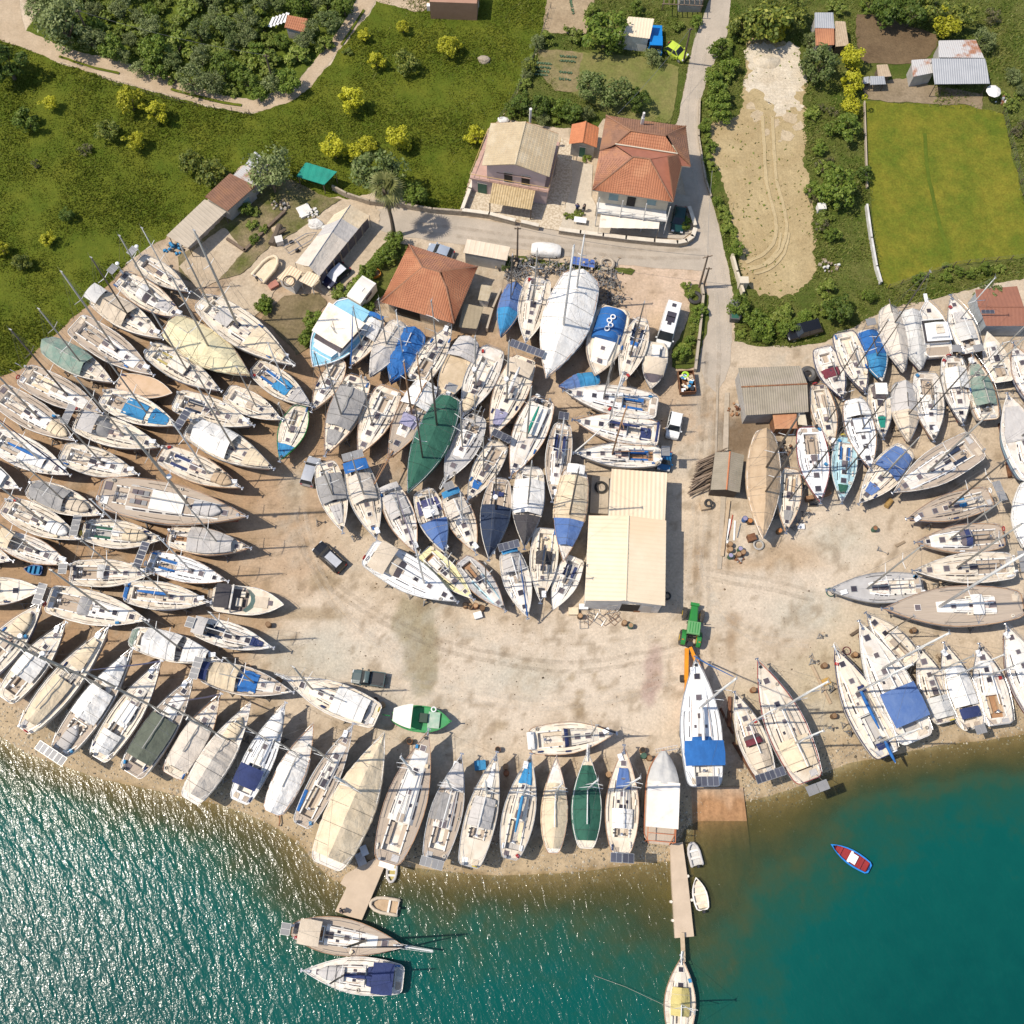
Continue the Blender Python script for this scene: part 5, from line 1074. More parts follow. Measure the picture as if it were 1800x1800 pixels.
B(950,1057,960,930,50,'d=c spr=charcoal,.34,.16 sail=dblue sole=c cush=cream cp=.06,.34 m=.62/1.0 mc=d tw=.8 tarp=.82,.93,-.5,.5,charcoal','cream cruiser with black sprayhood and rolled dark mainsail')
B(972,1072,1012,980,46,'d=w h=w cm=w sail=dblue m=.55/1.1 mc=g cush=navy tw=.7 st=g','grey-white sloop with black striped foredeck against the warehouse corner')
B(1081,1289,931,1303,58,'d=c spr=navy,.40,.08 cush=beige cp=.10,.40 m=.72/.75 mc=g tw=.75 rail=t gen=dblue bim=-.03,.05,white,.7,.8','cream cruiser lying alone crosswise above the beach row, navy sprayhood')
B(924,602,947,489,54,'d=c tw=.78 m=.42/1.15 mc=g cp=.06,.36','plain white sloop between the narrow blue covered boat and the huge white cover')
B(960,664,1024,482,84,'full=white,1.6 f0=.0 ft=.55 m=.55/1.05 m2=.18/.7 mc=w noboom=1 tw=.72 wr=.05','huge yacht under a ridged off-white cover in front of the stand pile')
B(880,592,907,500,40,'full=fblue,1.1,cyan m=.35/1.2 mc=d','narrow boat under a two-tone blue cover right of the red hip roof')
B(1093,674,1129,560,48,'d=c h=l cm=c cush=dblue m=.60/1.2 mc=d bs=.5 tw=.35 tarp=.36,.44,-.3,.3,blue','cream double-ender with black cushions between two motor boats')
B(982,678,1053,664,30,'full=cyan,.6,fblue m=0 norail=1 h=c zd=1.6 wr=.1','low dinghy-like hull wrapped in torn pale blue plastic below the motor yachts')
# afloat
AF='boats lying at the moorings'
B(711,1664,513,1633,68,'d=t h=wood cm=w cab=.30,.76,.56,.35 bim=.08,.27,beige,1.7,.85 cp=.05,.28 sole=tw m=.66/1.15 mc=d bs=3.0 sol=1 sk=p rail=t gen=dblue tw=.35','varnished wooden cutter afloat at the head of the old pier',afloat=True,grp=AF)
B(533,1706,709,1722,68,'d=w h=w bim=.09,.30,navy,1.6,.9 spr=navy,.27,.09 sail=navy din=lgrey,.72,2.8 dl=grey_dinghy_on_the_foredeck_of_the_moored_white_yacht m=.58/1.1 mc=d tw=.72','white yacht with navy bimini afloat outside the wooden cutter',afloat=True,grp=AF)
B(1198,1683,1193,1822,56,'d=c h=c tent=.26,.62,olive,1.0,.6 m=.42/1.0 mc=w bs=.6 tw=.6 rail=t','cream sloop with yellow-olive awning moored off the end of the narrow pier',afloat=True,grp=AF)
DG='small dinghies and tenders'
rib(1215,1480,1226,1521,24,'grey inflatable with white slatted floor and red tank beside the narrow pier','lgrey','plast',grp=DG)
rib(687,1552,690,1517,26,'grey inflatable with yellow floor under the teak yacht stern','lgrey','olive',motor=False,grp=DG)
rib(649,1587,700,1596,26,'beige inflatable with tan floor tied to the right of the old pier','beige','tan',seats=1,grp=DG)
rib(487,450,453,489,26,'cream inflatable boat standing ashore beside the long marquee','cream','cream',z0=.7,seats=0,grp=DG)
skiff(1223,1542,1236,1600,27,'white motor skiff moored halfway along the narrow pier',inn=DECKC)
skiff(1460,1484,1529,1528,27,'bright blue rowing boat with red inside at anchor in the cove',hullm=STRIPE['bl'],inn=STRIPE['r'],rail=mat('boat_blue',(.02,.22,.62),rough=.4),motor=False,patch=BRIGHT,nm='rowing_boat')
skiff(1006,624,1030,580,16,'white tender leaning against the huge white covered yacht',z0=.05,motor=False,nm='dinghy',cat='dinghy')
skiff(646,486,668,477,13,'little orange dinghy in the grass beside the red hip roof',hullm=mat('orange_hull',(.62,.25,.03)),inn=TEAKW,z0=.05,motor=False,nm='dinghy',cat='dinghy')
skiff(42,1000,74,1003,18,'blue plastic pram dinghy lying on the dirt near the left edge',hullm=STRIPE['bl'],inn=fab('cyan'),z0=.05,motor=False,nm='dinghy',cat='dinghy',tw=.9)
# ---------------------------------------------------------------- motor boats and odd craft
def place(bx,by,sx,sy,w,zd,label,nm,cat,grp,tw,fine,tm=.42):
    b=P(bx,by,zd+.3); s=P(sx,sy,zd); L=(b-s).length; c=(b+s)/2; rz=math.atan2(b.y-s.y,b.x-s.x)
    pd=Vector((by-sy,-(bx-sx))).normalized(); mx,my=(bx+sx)/2,(by+sy)/2
    Bm=(P(mx+pd.x*w/2,my+pd.y*w/2,zd)-P(mx-pd.x*w/2,my-pd.y*w/2,zd)).length/2
    e=empty(nm,(c.x,c.y,0),rz,label,cat,grp); return e,Hull(L,Bm,zd,tw,tm,fine)
def plain_deck(h,e,m,z=-.03):
    ts=[0,.06,.15,.3,.45,.6,.72,.82,.9,.96,1]; mb=MB(); A=[(h.T(t),h.b(t)*.97,h.z(t)+z) for t in ts]
    for i in range(len(A)-1):
        p,q=A[i],A[i+1]; mb.quad(p,(p[0],-p[1],p[2]),(q[0],-q[1],q[2]),q)
    mb.build('deck',m,e)
def rail_of(h,e,m,t0=.0,r=.05):
    ts=[t0]+[t for t in (.1,.2,.3,.4,.5,.6,.7,.8,.88,.94,.985,1) if t>t0]
    rl=[(h.T(t),h.b(t)*.985,h.z(t)+.02) for t in ts]; MB().tube(rl+[(x,-y,z) for x,y,z in rl[::-1]],r,4).build('toe_rail',m,e)
def bow_rail(h,e,t0=.45):
    mb=MB(); ts=[t0+(1-t0)*k/6 for k in range(7)]; pr=[(h.T(t),h.b(t)*.95,h.z(t)+.6) for t in ts]
    mb.tube(pr+[(x,-y,z) for x,y,z in pr[::-1]],.022,4)
    for x,y,z in pr:
        for s in (1,-1): mb.tube([(x,s*y,z),(x,s*y,z-.6)],.018,3)
    mb.build('guard_rail',STEEL,e)
def house(h,e,t0,t1,wf,hh,m,glass=GLASSP,slope=.5,name='cabin',z0=None,roof_m=None,over=.1):
    x0,x1=h.T(t0),h.T(t1); w0=min(wf*h.B,h.b(t0)*.85); w1=min(wf*h.B,h.b(t1)*.85); z=h.z((t0+t1)/2)-.05 if z0 is None else z0
    mb=MB(); rows=[]
    for k,(f,inx0,inx1,s) in enumerate(((0,0,0,1),(.35,.03,slope*.3,.99),(.9,.06,slope,.93),(1,.07,slope+.05,.92))):
        zz=z+hh*f; rows.append([(x0+inx0,-w0*s,zz),(x1-inx1,-w1*s,zz),(x1-inx1,w1*s,zz),(x0+inx0,w0*s,zz)])
    for k in range(3):
        mb.mat(1 if k==1 else 0)
        for i in range(4): j=(i+1)%4; mb.quad(rows[k][i],rows[k][j],rows[k+1][j],rows[k+1][i])
    mb.mat(0).quad(*rows[3])
    c=mb.build(name,[m,glass],e)
    mb=MB(); mb.prism([(x0-over,-w0*.96-over),(x1-slope+over,-w1*.96-over),(x1-slope+over+.1,0),(x1-slope+over,w1*.96+over),(x0-over,w0*.96+over)],z+hh+.003,z+hh+.07); mb.build('roof',roof_m or m,e)
    return z+hh+.07
MG='motor boats ashore'
# turquoise and white motor yacht by the garden
LB=fab('skyb')
e,h=place(550,643,632,537,80,2.7,'white and turquoise motor boat with broad rust stained flat roof','motor_boat','motor boat',MG,.86,2.3)
build_hull(h,e,BRIGHT,BRIGHT,ANTI['b'],1.35,.5); plain_deck(h,e,LB); rail_of(h,e,BRIGHT,r=.08)
zz=house(h,e,.27,.72,.82,1.75,BRIGHT,GLASSP,.9,roof_m=mat('stained_roof',(.80,.72,.6),(.62,.42,.24),sc_=.5,rough=.7,lo=.5,hi=.75,rnd=0),over=.35)
house(h,e,.70,.83,.55,.55,BRIGHT,LB,.4,name='forward_cabin',over=.02)
house(h,e,.06,.24,.62,.35,LB,GLASSP,.1,name='aft_cabin',over=.02); MB().box((h.T(.15),0,h.z(.1)+.32),(1.1,1.5,.06)).build('aft_hatch',TEAK,e)
bow_rail(h,e,.5); MB().tube([(h.T(.5),0,zz),(h.T(.5),0,zz+2)],.03,4).tube([(h.T(.5),-.5,zz+.3),(h.T(.55),.5,zz+.3)],.04,4).build('antenna',BLACK,e)
# flybridge boat
e,h=place(1630,527,1651,627,52,2.6,'cream flybridge motor boat with long pulpit, right of the plastic wrapped hull','motor_boat','motor boat',MG,.9,2.4)
build_hull(h,e,BRIGHT,BRIGHT,ANTI['b'],1.3,.45); plain_deck(h,e,DECKW); rail_of(h,e,BRIGHT)
zz=house(h,e,.22,.68,.8,1.2,BRIGHT,GLASSD,1.3); MB().box((h.T(.36),0,zz+.25),(h.L*.24,1.9*h.B*.62,.5),0,.92).build('flybridge',BRIGHT,e); MB().box((h.T(.34),0,zz+.55),(.7,1.0,.3)).box((h.T(.42),0,zz+.6),(.4,.8,.35)).build('helm_seat',DECKC,e)
MB().box((h.T(.1),0,h.z(.1)-.02),(h.L*.14,1.5*h.B,.05)).build('aft_deck',TEAK,e); MB().box((h.T(1)+.4,0,h.z(1)-.05),(1.2,.45,.1)).build('pulpit_plank',BRIGHT,e); MB().box((h.T(.82),0,h.z(.8)+.03),(.5,.5,.08)).build('hatch',GLASSD,e); bow_rail(h,e,.5)
# sports cruiser, west side
e,h=place(498,1062,372,1050,50,1.9,'cream sports cruiser with black awning, curved windscreen and sunpad','motor_boat','motor boat',MG,.88,2.5)
build_hull(h,e,WHITE,WHITE,ANTI['k'],1.2,.4); plain_deck(h,e,DECKC); rail_of(h,e,WHITE)
mb=MB(); mb.grid(lambda u,v:(h.T(.50)+(.12*h.L)*(1-(2*v-1)**2)*(1-.25*u)-.25*u,(v-.5)*2*h.b(.5)*.82*(1-.08*u),h.zd+.02+.62*u),4,14); mb.build('windscreen',mat('green_glass',(.30,.42,.33),rough=.15),e,smooth=True)
MB().box((h.T(.36),0,h.zd+.03),(h.L*.28,1.5*h.B,.05)).build('cockpit_sole',mat('dark_cockpit',(.10,.07,.06),(.2,.16,.14)),e); MB().box((h.T(.40),-.35,h.zd+.35),(.7,.9,.5)).box((h.T(.44),.6,h.zd+.3),(.5,.6,.5)).build('seat',DECKC,e)
mb=MB(); mb.grid(lambda u,v:(h.T(.09+.20*u),(v-.5)*2*h.B*.84,h.zd+1.75-.25*(2*v-1)**4-.06*(2*u-1)**2),4,8); mb.build('awning',fab('charcoal'),e,smooth=True)
MB().tube([(h.T(.29),-h.B*.92,h.zd),(h.T(.32),-h.B*.8,h.zd+1.6),(h.T(.32),h.B*.8,h.zd+1.6),(h.T(.29),h.B*.92,h.zd)],.12,5).build('radar_arch',WHITE,e)
MB().box((h.T(.69),0,h.z(.7)+.06),(h.L*.19,1.25,.1)).build('sunpad',fab('beige'),e); MB().box((h.T(.81),0,h.z(.8)+.04),(.55,.55,.08)).build('hatch',GLASSP,e); bow_rail(h,e,.55); MB().box((h.T(0)-.3,0,h.zd-.75),(.8,h.b(0)*1.9,.1)).build('swim_platform',TEAK,e)
# blue covered motor boat and pilot boat, north end
e,h=place(1046,659,1081,540,66,2.6,'cream motor boat with bright blue cockpit cover and coiled white rope','motor_boat','motor boat',MG,.85,2.3)
build_hull(h,e,WHITE,WHITE,ANTI['r'],1.3,.45); plain_deck(h,e,DECKC); rail_of(h,e,TEAK,r=.09)
house(h,e,.5,.84,.6,.32,WHITE,WHITE,.8,name='trunk_cabin',over=.0)
for t in (.62,.80): MB().box((h.T(t),0,h.z(t)+.36),(.5,.5,.07)).build('hatch',GLASSP,e)
canopy(h,e,'cockpit_cover','blue',.08,.50,1.25,edge_in=.78,edge_z=.2,flat=True,skirt=.2); mb=MB()
for k in range(4): mb.torus((h.T(.22+.06*k),.15*(-1)**k,h.zd+1.42),.28,.09,12,4)
mb.build('rope_coil',BRIGHT,e)
bow_rail(h,e,.5)
e,h=place(1145,682,1156,602,44,2.2,'small cream pilot boat with beige foldable top in front of the camper van','motor_boat','motor boat',MG,.75,2.2)
build_hull(h,e,WHITE,HULLS['g'],ANTI['b'],1.1,.4); plain_deck(h,e,DECKC); rail_of(h,e,HULLS['g']); MB().box((h.T(.25),0,h.zd+.0),(h.L*.3,1.4*h.B,.06)).build('cockpit_sole',DECKG,e)
MB().box((h.T(.28),-.1,h.zd+.35),(h.L*.26,.95,.6)).build('engine_box',WHITE,e); MB().box((h.T(.12),0,h.zd+.2),(.5,1.3,.3)).build('bench',WHITE,e)
mb=MB(); mb.grid(lambda u,v:(h.T(.44+.30*u),(v-.5)*2*h.B*.9*(1-.12*u),h.zd+1.6-.35*(2*v-1)**4-.75*u**3),6,8); mb.build('folding_top',fab('beige'),e,smooth=True)
mb=MB(); mb.grid(lambda u,v:(h.T(.73)+.12*h.L*(1-(2*v-1)**2)*(1-u)+.1*(1-u),(v-.5)*1.5*h.B,h.z(.7)+.75*u),3,8); mb.build('windscreen',GLASSP,e,smooth=True); bow_rail(h,e,.6)
# green fishing boat
e,h=place(791,1268,689,1259,46,1.7,'bright green wooden fishing boat with white canopy over its stern','fishing_boat','fishing boat',None,.35,2.6,.48)
GR=HULLS['gr']; GRD=mat('green_deck',(.03,.30,.09),(.02,.2,.06),rough=.5)
build_hull(h,e,GR,GR,ANTI['r'],1.2,.35,counter=-.02); plain_deck(h,e,GRD,-.25); rail_of(h,e,GR,r=.09)
MB().tube([(h.T(1)-.1,0,h.z(1)-.2),(h.T(1)+.15,0,h.z(1)+.6)],.08,5).build('stem_post',GR,e); MB().box((h.T(.54),.1,h.zd+.15),(.9,1.0,.6)).build('engine_box',mat('dark_green_box',(.02,.05,.03)),e); MB().box((h.T(.72),0,h.z(.7)+.0),(h.L*.2,1.1*h.b(.72)*1.3,.1)).build('foredeck_hatch',mat('pale_green',(.25,.42,.30),(.5,.55,.45),sc_=1.5),e)
mb=MB(); mb.grid(lambda u,v:(h.T(.04+.32*u),(v-.5)*2*h.b(.05+.30*u)*.98,h.zd+1.75-.22*(2*v-1)**2+.02*noise.noise(Vector((u*4,v*4,3)))),6,8); mb.build('canopy',mat('fishing_canopy',(.80,.74,.64),(.62,.47,.30),sc_=.6,lo=.55,hi=.8),e,smooth=True)
mb=MB()
for t in (.06,.34):
    for s in (1,-1): mb.tube([(h.T(t),s*h.b(t)*.9,h.zd),(h.T(t),s*h.b(t)*.9,h.zd+1.55)],.03,4)
mb.build('canopy_pole',STEEL,e); MB().tube([(h.T(-.03),0,h.zd+.2),(h.T(-.16),0,h.zd+.5)],.06,4).build('tiller',GR,e)
mb=MB(); mb.torus((h.T(.7),h.b(.7)*.9,h.z(.7)+.2),.25,.08,12,5); mb.build('lifebuoy',BRIGHT,e)
# houseboat in shrink wrap
e,h=place(1166,1318,1158,1484,56,2.3,'boxy houseboat under cloudy plastic with flat white roof and orange frames aft','houseboat','houseboat',None,.92,3.2,.5)
build_hull(h,e,WHITE,WHITE,ANTI['b'],1.2,.35); plain_deck(h,e,TEAK); rail_of(h,e,mat('orange_trim',(.5,.16,.06)),r=.05)
MB().box((h.T(.40),0,h.zd+.95),(h.L*.44,1.82*h.B,1.9)).build('cabin',WHITE,e); MB().box((h.T(.40),0,h.zd+1.95),(h.L*.48,2.0*h.B,.08)).build('roof',mat('houseboat_roof',(.78,.73,.66),(.66,.58,.48),sc_=.6),e)
mb=MB(); mb.grid(lambda u,v:(h.T(.62+.36*u),(v-.5)*2*h.b(.62+.34*u)*1.02*(1-.2*u),h.zd+2.0-.5*abs(2*v-1)**3-.9*u**2+.12*noise.noise(Vector((u*4,v*5,1)))),14,14); mb.build('plastic_wrap',fab('plast'),e,smooth=True)
mb=MB()
for s in (1,-1): mb.tube([(h.T(.02),s*h.B*.85,h.zd),(h.T(.02),s*h.B*.85,h.zd+1.9),(h.T(.2),s*h.B*.85,h.zd+1.9)],.06,4)
mb.tube([(h.T(.02),-h.B*.85,h.zd+1.9),(h.T(.02),h.B*.85,h.zd+1.9)],.06,4).tube([(h.T(.1),-h.B*.85,h.zd+1.9),(h.T(.1),h.B*.85,h.zd+1.9)],.05,4).build('stern_frame',mat('orange_trim',(.5,.16,.06)),e)
# ---------------------------------------------------------------- roofs and buildings
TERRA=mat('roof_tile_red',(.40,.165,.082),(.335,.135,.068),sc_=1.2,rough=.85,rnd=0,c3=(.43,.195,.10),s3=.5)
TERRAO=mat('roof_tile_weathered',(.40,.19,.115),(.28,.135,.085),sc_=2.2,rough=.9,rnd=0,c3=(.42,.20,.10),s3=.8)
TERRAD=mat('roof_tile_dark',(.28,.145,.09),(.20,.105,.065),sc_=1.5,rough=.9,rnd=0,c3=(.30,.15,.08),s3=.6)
ORANGE=mat('roof_tile_orange',(.52,.20,.09),(.44,.16,.07),sc_=1.5,rough=.85,rnd=0)
BEIGET=mat('roof_tile_beige',(.50,.40,.255),(.42,.33,.21),sc_=1.5,rough=.85,rnd=0,c3=(.54,.45,.31),s3=.5)
STRAW=mat('roof_tile_straw',(.52,.40,.23),(.36,.26,.13),sc_=2.0,rough=.85,rnd=0)
METALC=mat('roof_sheet_cream',(.72,.60,.43),(.66,.54,.38),sc_=.5,rough=.55,rnd=0,c3=(.70,.53,.35),s3=.12)
ASB=mat('roof_sheet_asbestos',(.33,.285,.215),(.25,.215,.16),sc_=.8,rough=.95,rnd=0,c3=(.33,.28,.22),s3=.5)
TIN=mat('roof_sheet_tin',(.46,.46,.46),(.38,.385,.39),sc_=.6,rough=.45,rnd=0,metal=.3)
RUSTT=mat('roof_sheet_rust',(.36,.15,.075),(.25,.105,.06),sc_=.9,rough=.9,rnd=0,c3=(.45,.2,.1))
TINR=mat('roof_sheet_tin_rusty',(.48,.46,.44),(.34,.16,.09),sc_=.35,rough=.7,rnd=0,lo=.52,hi=.62)
BEIGER=mat('roof_sheet_beige',(.50,.42,.32),(.43,.36,.27),sc_=.6,rough=.8,rnd=0)
WALLP=mat('wall_pink',(.55,.42,.40),(.48,.37,.34),rough=.9,rnd=0); WALLC=mat('wall_cream',(.60,.53,.40),(.52,.45,.34),rough=.9,rnd=0)
WALLW=mat('wall_white',(.70,.68,.64),(.58,.55,.50),rough=.9,rnd=.05); WALLG=mat('wall_grey',(.40,.38,.35),(.3,.28,.25),rough=.9,rnd=.05)
STONE=mat('stone_wall',(.44,.37,.28),(.26,.21,.15),sc_=3,rough=.95,rnd=.1,bump=.05,bsc=4); COPING=mat('wall_coping',(.66,.60,.50),(.55,.48,.38),rough=.9)
WOODD=mat('old_timber',(.20,.145,.10),(.12,.085,.06),sc_=2,rough=.9,rnd=.5); WOODL=mat('pale_timber',(.48,.37,.25),(.38,.28,.18),sc_=2,rough=.9,rnd=.4)
SHUT=mat('shutter_green',(.03,.12,.08),rough=.6); SHUTB=mat('shutter_bluegrey',(.22,.34,.36),rough=.6); DARKIN=mat('dark_opening',(.03,.025,.02),rough=.9)
RUST=mat('rusty_steel',(.26,.11,.05),(.15,.07,.04),sc_=2.5,rough=.9,rnd=.4,c3=(.33,.16,.07),s3=1.5)

def roof_poly(mb,pts,e0,e1,pitch=.22,amp=.04,row=None,prof='wave',lift=0.0):
    "one roof slope: pts a planar polygon, ribs run at right angles to the eave e0-e1"
    pts=[Vector(p) for p in pts]; o=Vector(e0); u=(Vector(e1)-o).normalized()
    n=(pts[1]-pts[0]).cross(pts[2]-pts[0]).normalized()
    if n.z<0: n=-n
    v=n.cross(u).normalized()
    q=[((p-o).dot(u),(p-o).dot(v)) for p in pts]; umin=min(a for a,_ in q); umax=max(a for a,_ in q)
    k=max(4,int((umax-umin)/pitch*4)); rows=max(1,int((max(b for _,b in q)-min(b for _,b in q))/row)) if row else 1
    prev=None
    for i in range(k+1):
        a=umin+(umax-umin)*i/k; a=min(max(a,umin+1e-4),umax-1e-4); vs=[]
        for j in range(len(q)):
            (x0,y0),(x1,y1)=q[j],q[(j+1)%len(q)]
            if (x0-a)*(x1-a)<=0 and abs(x1-x0)>1e-9: vs.append(y0+(y1-y0)*(a-x0)/(x1-x0))
        lo,hi=min(vs),max(vs); h=amp*(math.sin(2*math.pi*a/pitch)*.5+.5 if prof=='wave' else (1 if (a/pitch)%1<.16 else 0))
        col=[]
        for r in range(rows):
            for e in (0,1):
                f=(r+ (0.02 if e==0 else .98))/rows; hh=h+(amp*.9*(1-f*rows+r) if row else 0)
                if not row and e==0: f=0
                if not row and e==1: f=1
                p=o+u*a+v*(lo+(hi-lo)*f)+n*(hh+lift); col.append(mb.vert(p))
        if prev:
            for j in range(len(col)-1): mb.face((prev[j],col[j],col[j+1],prev[j+1]))
        prev=col
    return mb
def ridge_tube(mb,a,b,r=.1): return mb.tube([Vector(a),Vector(b)],r,6)
def inset(poly,d):
    c=sum((Vector(p) for p in poly),Vector((0,0)))/len(poly); return [tuple(Vector(p)+(c-Vector(p)).normalized()*d) for p in poly]
def bld(name,label,cat,c,group=None): return empty(name,(c[0],c[1],0),0,label,cat,group)
def rel(e,pts): return [(p[0]-e.location.x,p[1]-e.location.y)+tuple(p[2:]) for p in pts]
def opening(e,a,b,z0,z1,m,name='window',f0=.2,f1=.4,out=.03,frame=None):
    "flat opening set on the wall a->b (local plan points, outside on the right hand)"
    a=Vector(a);b=Vector(b);d=(b-a);n=Vector((d.y,-d.x)).normalized()*out; p=a+d*f0+n; q=a+d*f1+n
    c=(p+q)/2; rz=math.atan2(d.y,d.x); w=(q-p).length
    mb=MB(); mb.mat(0).box((c.x,c.y,(z0+z1)/2),(w,.06,z1-z0),rz)
    mb.mat(1)
    for zz in (z0-.04,z1+.04): mb.box((c.x,c.y,zz),(w+.16,.10,.08),rz)
    return mb.build(name,[m,frame or COPING],e)
def pitched(name,label,cat,corners,ridge,ze,zr,mroof,mwall,pitch,amp,row=None,prof='wave',over=.45,ridge_m=None,zwall=None,wall_name='wall',nowall=False,grp=None,ridge_r=.1):
    """gable roof: corners = 4 map pixels (two on one eave: c0,c1; two on the other: c3,c2); ridge = 2 pixels parallel to the eaves"""
    c=[P3(*k,ze) for k in corners]; r=[P3(*k,zr) for k in ridge]; cen=sum(c,Vector())/4
    e=bld(name,label,cat,cen,grp); L_=lambda v:Vector((v.x-cen.x,v.y-cen.y,v.z)); c=[L_(k) for k in c]; r=[L_(k) for k in r]
    mb=MB(); roof_poly(mb,[c[0],c[1],r[1],r[0]],c[0],c[1],pitch,amp,row,prof); roof_poly(mb,[c[3],c[2],r[1],r[0]],c[3],c[2],pitch,amp,row,prof)
    ro=mb.build('roof',mroof,e)
    q=MB(); ridge_tube(q,r[0]+Vector((0,0,amp)),r[1]+Vector((0,0,amp)),ridge_r); q.build('ridge_cap',ridge_m or mroof,ro)
    if not nowall:
        pl=inset([(k.x,k.y) for k in c],over); zw=ze-.05
        MB().prism(pl,0,zw).build(wall_name,mwall,e)
        mb=MB(); i0=(r[0]*.93+r[1]*.07); i1=(r[1]*.93+r[0]*.07)   # gable ends
        mb.quad((*pl[0],zw),(*pl[3],zw),(i0.x,i0.y,zr-.12)); mb.quad((*pl[1],zw),(*pl[2],zw),(i1.x,i1.y,zr-.12)); mb.build('gable',mwall,e)
    return e,c,r
def lean(name,label,cat,corners,z_hi,z_lo,mroof,mwall,pitch=.2,amp=.035,prof='wave',over=.25,walls=True,posts=False,row=None,grp=None,zl=None):
    """single slope: corners a,b on the high side, c,d on the low side (in order round the edge)"""
    a,b=[P3(*k,z_hi) for k in corners[:2]]; c_,d_=[P3(*k,z_lo) for k in corners[2:]]; cen=(a+b+c_+d_)/4
    e=bld(name,label,cat,cen,grp); sh_=lambda v:Vector((v.x-cen.x,v.y-cen.y,v.z)); a,b,c_,d_=map(sh_,(a,b,c_,d_))
    mb=MB(); roof_poly(mb,[d_,c_,b,a],d_,c_,pitch,amp,row,prof); mb.quad(d_-Vector((0,0,.06)),a-Vector((0,0,.06)),b-Vector((0,0,.06)),c_-Vector((0,0,.06))); mb.build('roof',mroof,e)
    pl=inset([(k.x,k.y) for k in (a,b,c_,d_)],over)
    if walls: MB().prism(pl,0,min(z_hi,z_lo)-.1).build('wall',mwall,e)
    if posts:
        mb=MB()
        for p,z in zip(pl,(z_hi,z_hi,z_lo,z_lo)): mb.tube([(*p,0),(*p,z-.08)],.06,5)
        mb.build('post',mwall,e)
    return e,(a,b,c_,d_),pl

# corrugated warehouse
e,c,r=pitched('warehouse','long corrugated warehouse with cream metal roof in the middle of the yard','warehouse',[(1035,905),(1027.5,1056),(1169,1065),(1171,915)],[(1105,906.5),(1100,1056.5)],4.6,5.2,METALC,WALLW,.5,.045,over=.35)
up=[P3(1074,824,3.9),P3(1172.5,831,3.9),P3(1170,917,4.3),P3(1070,908,4.3)]; up=[Vector((p.x-e.location.x,p.y-e.location.y,p.z)) for p in up]
mb=MB(); roof_poly(mb,[up[0],up[1],up[2],up[3]],up[0],up[1],.5,.045,None); mb.build('roof',METALC,e); MB().prism(inset([(p.x,p.y) for p in up],.3),0,3.7).build('wall',WALLW,e)
fa,fb=Vector((c[1].x,c[1].y)),Vector((c[2].x,c[2].y)); fa,fb=fa.lerp(fb,.05),fb.lerp(fa,.05); fa=fa+Vector((0,.28)); fb=fb+Vector((0,.28))
opening(e,fa,fb,0.05,3.4,DARKIN,'door',.48,.74); opening(e,fa,fb,.05,2.4,mat('pale_door',(.6,.6,.58)),'door',.30,.42); opening(e,fa,fb,.05,3.0,TIN,'shutter',.78,.92)
# concrete slab with pipe coil
sl_=[P(1040,838,.25),P(1070,840,.25),P(1068,905,.25),P(1036,903,.25)]
cc=sum(sl_,Vector((0,0)))/4; e=bld('concrete_platform','raised concrete platform beside the upper warehouse roof','platform',cc); MB().prism(rel(e,sl_),0,.6).build('slab',CON,e)
p=P(1056,857,.7); e=empty('hose_coil',(p.x,p.y,.6),0,'thick black hose coil on the concrete platform','hose'); mb=MB()
for k in range(3): mb.torus((.02*k,0,.08+.13*k),.62+.1*(k%2),.085,22,5)
mb.build('coil',RUBBER,e)

# beige two-storey house
z1,zr=6.2,7.6
e,c,r=pitched('house','two storey house with beige tiled gable roof and pink walls','house',[(863,217),(847,292),(965.5,312),(982,236)],[(924,214.5),(905.5,290)],z1,zr,BEIGET,WALLP,.32,.06,.42,over=.7)
q=MB(); q.tube([c[0],r[0]],.07,4).tube([c[3],r[0]],.07,4); q.build('verge_trim',ORANGE,e)
E=lambda px,py,z:Vector((P(px,py,z).x-e.location.x,P(px,py,z).y-e.location.y))
lo=[E(826,313,3.1),E(964,338,3.1),E(985,250,3.1),E(858,234,3.1)]; pl=inset([tuple(k) for k in lo],.25)
MB().prism(pl,0,2.85).build('ground_floor',WALLP,e); MB().prism([tuple(k) for k in lo],2.86,3.1).build('terrace',mat('terrace_tile',(.45,.29,.23),(.38,.24,.19)),e)
mb=MB(); rl=[(*lo[3],4.0),(*lo[0],4.0),(*lo[1],4.0),(*lo[2],4.0)]; mb.tube(rl,.05,4)
for i in range(3):
    for k in range(9): p=Vector(rl[i]).lerp(Vector(rl[i+1]),k/8); mb.tube([p,p-Vector((0,0,.9))],.02,3)
mb.build('balustrade',mat('ochre_rail',(.55,.38,.16),(.45,.3,.12)),e)
ug=inset([(k.x,k.y) for k in c],.7)
opening(e,ug[1],ug[2],3.2,5.1,DARKIN,'door',.30,.44); opening(e,ug[1],ug[2],3.2,5.1,DARKIN,'door',.60,.74)
opening(e,pl[0],pl[1],.1,2.2,SHUT,'shutter',.08,.20); opening(e,pl[0],pl[1],.1,2.3,DARKIN,'door',.45,.60)
aw=[E(872,294,5.3),E(935,305,5.3),E(932,316,4.7),E(873,305,4.7)]
MB().quad((*aw[0],5.3),(*aw[3],4.8),(*aw[2],4.8),(*aw[1],5.3)).build('awning',mat('brown_awning',(.30,.19,.15),(.25,.16,.12)),e)
pr=[Vector((*E(866,321,2.9),2.9)),Vector((*E(941,335.5,2.9),2.9)),Vector((*E(934,369,2.5),2.5)),Vector((*E(860,357,2.5),2.5))]
mb=MB(); roof_poly(mb,[pr[3],pr[2],pr[1],pr[0]],pr[3],pr[2],.32,.07,None); mb.build('porch_roof',STRAW,e); mb=MB()
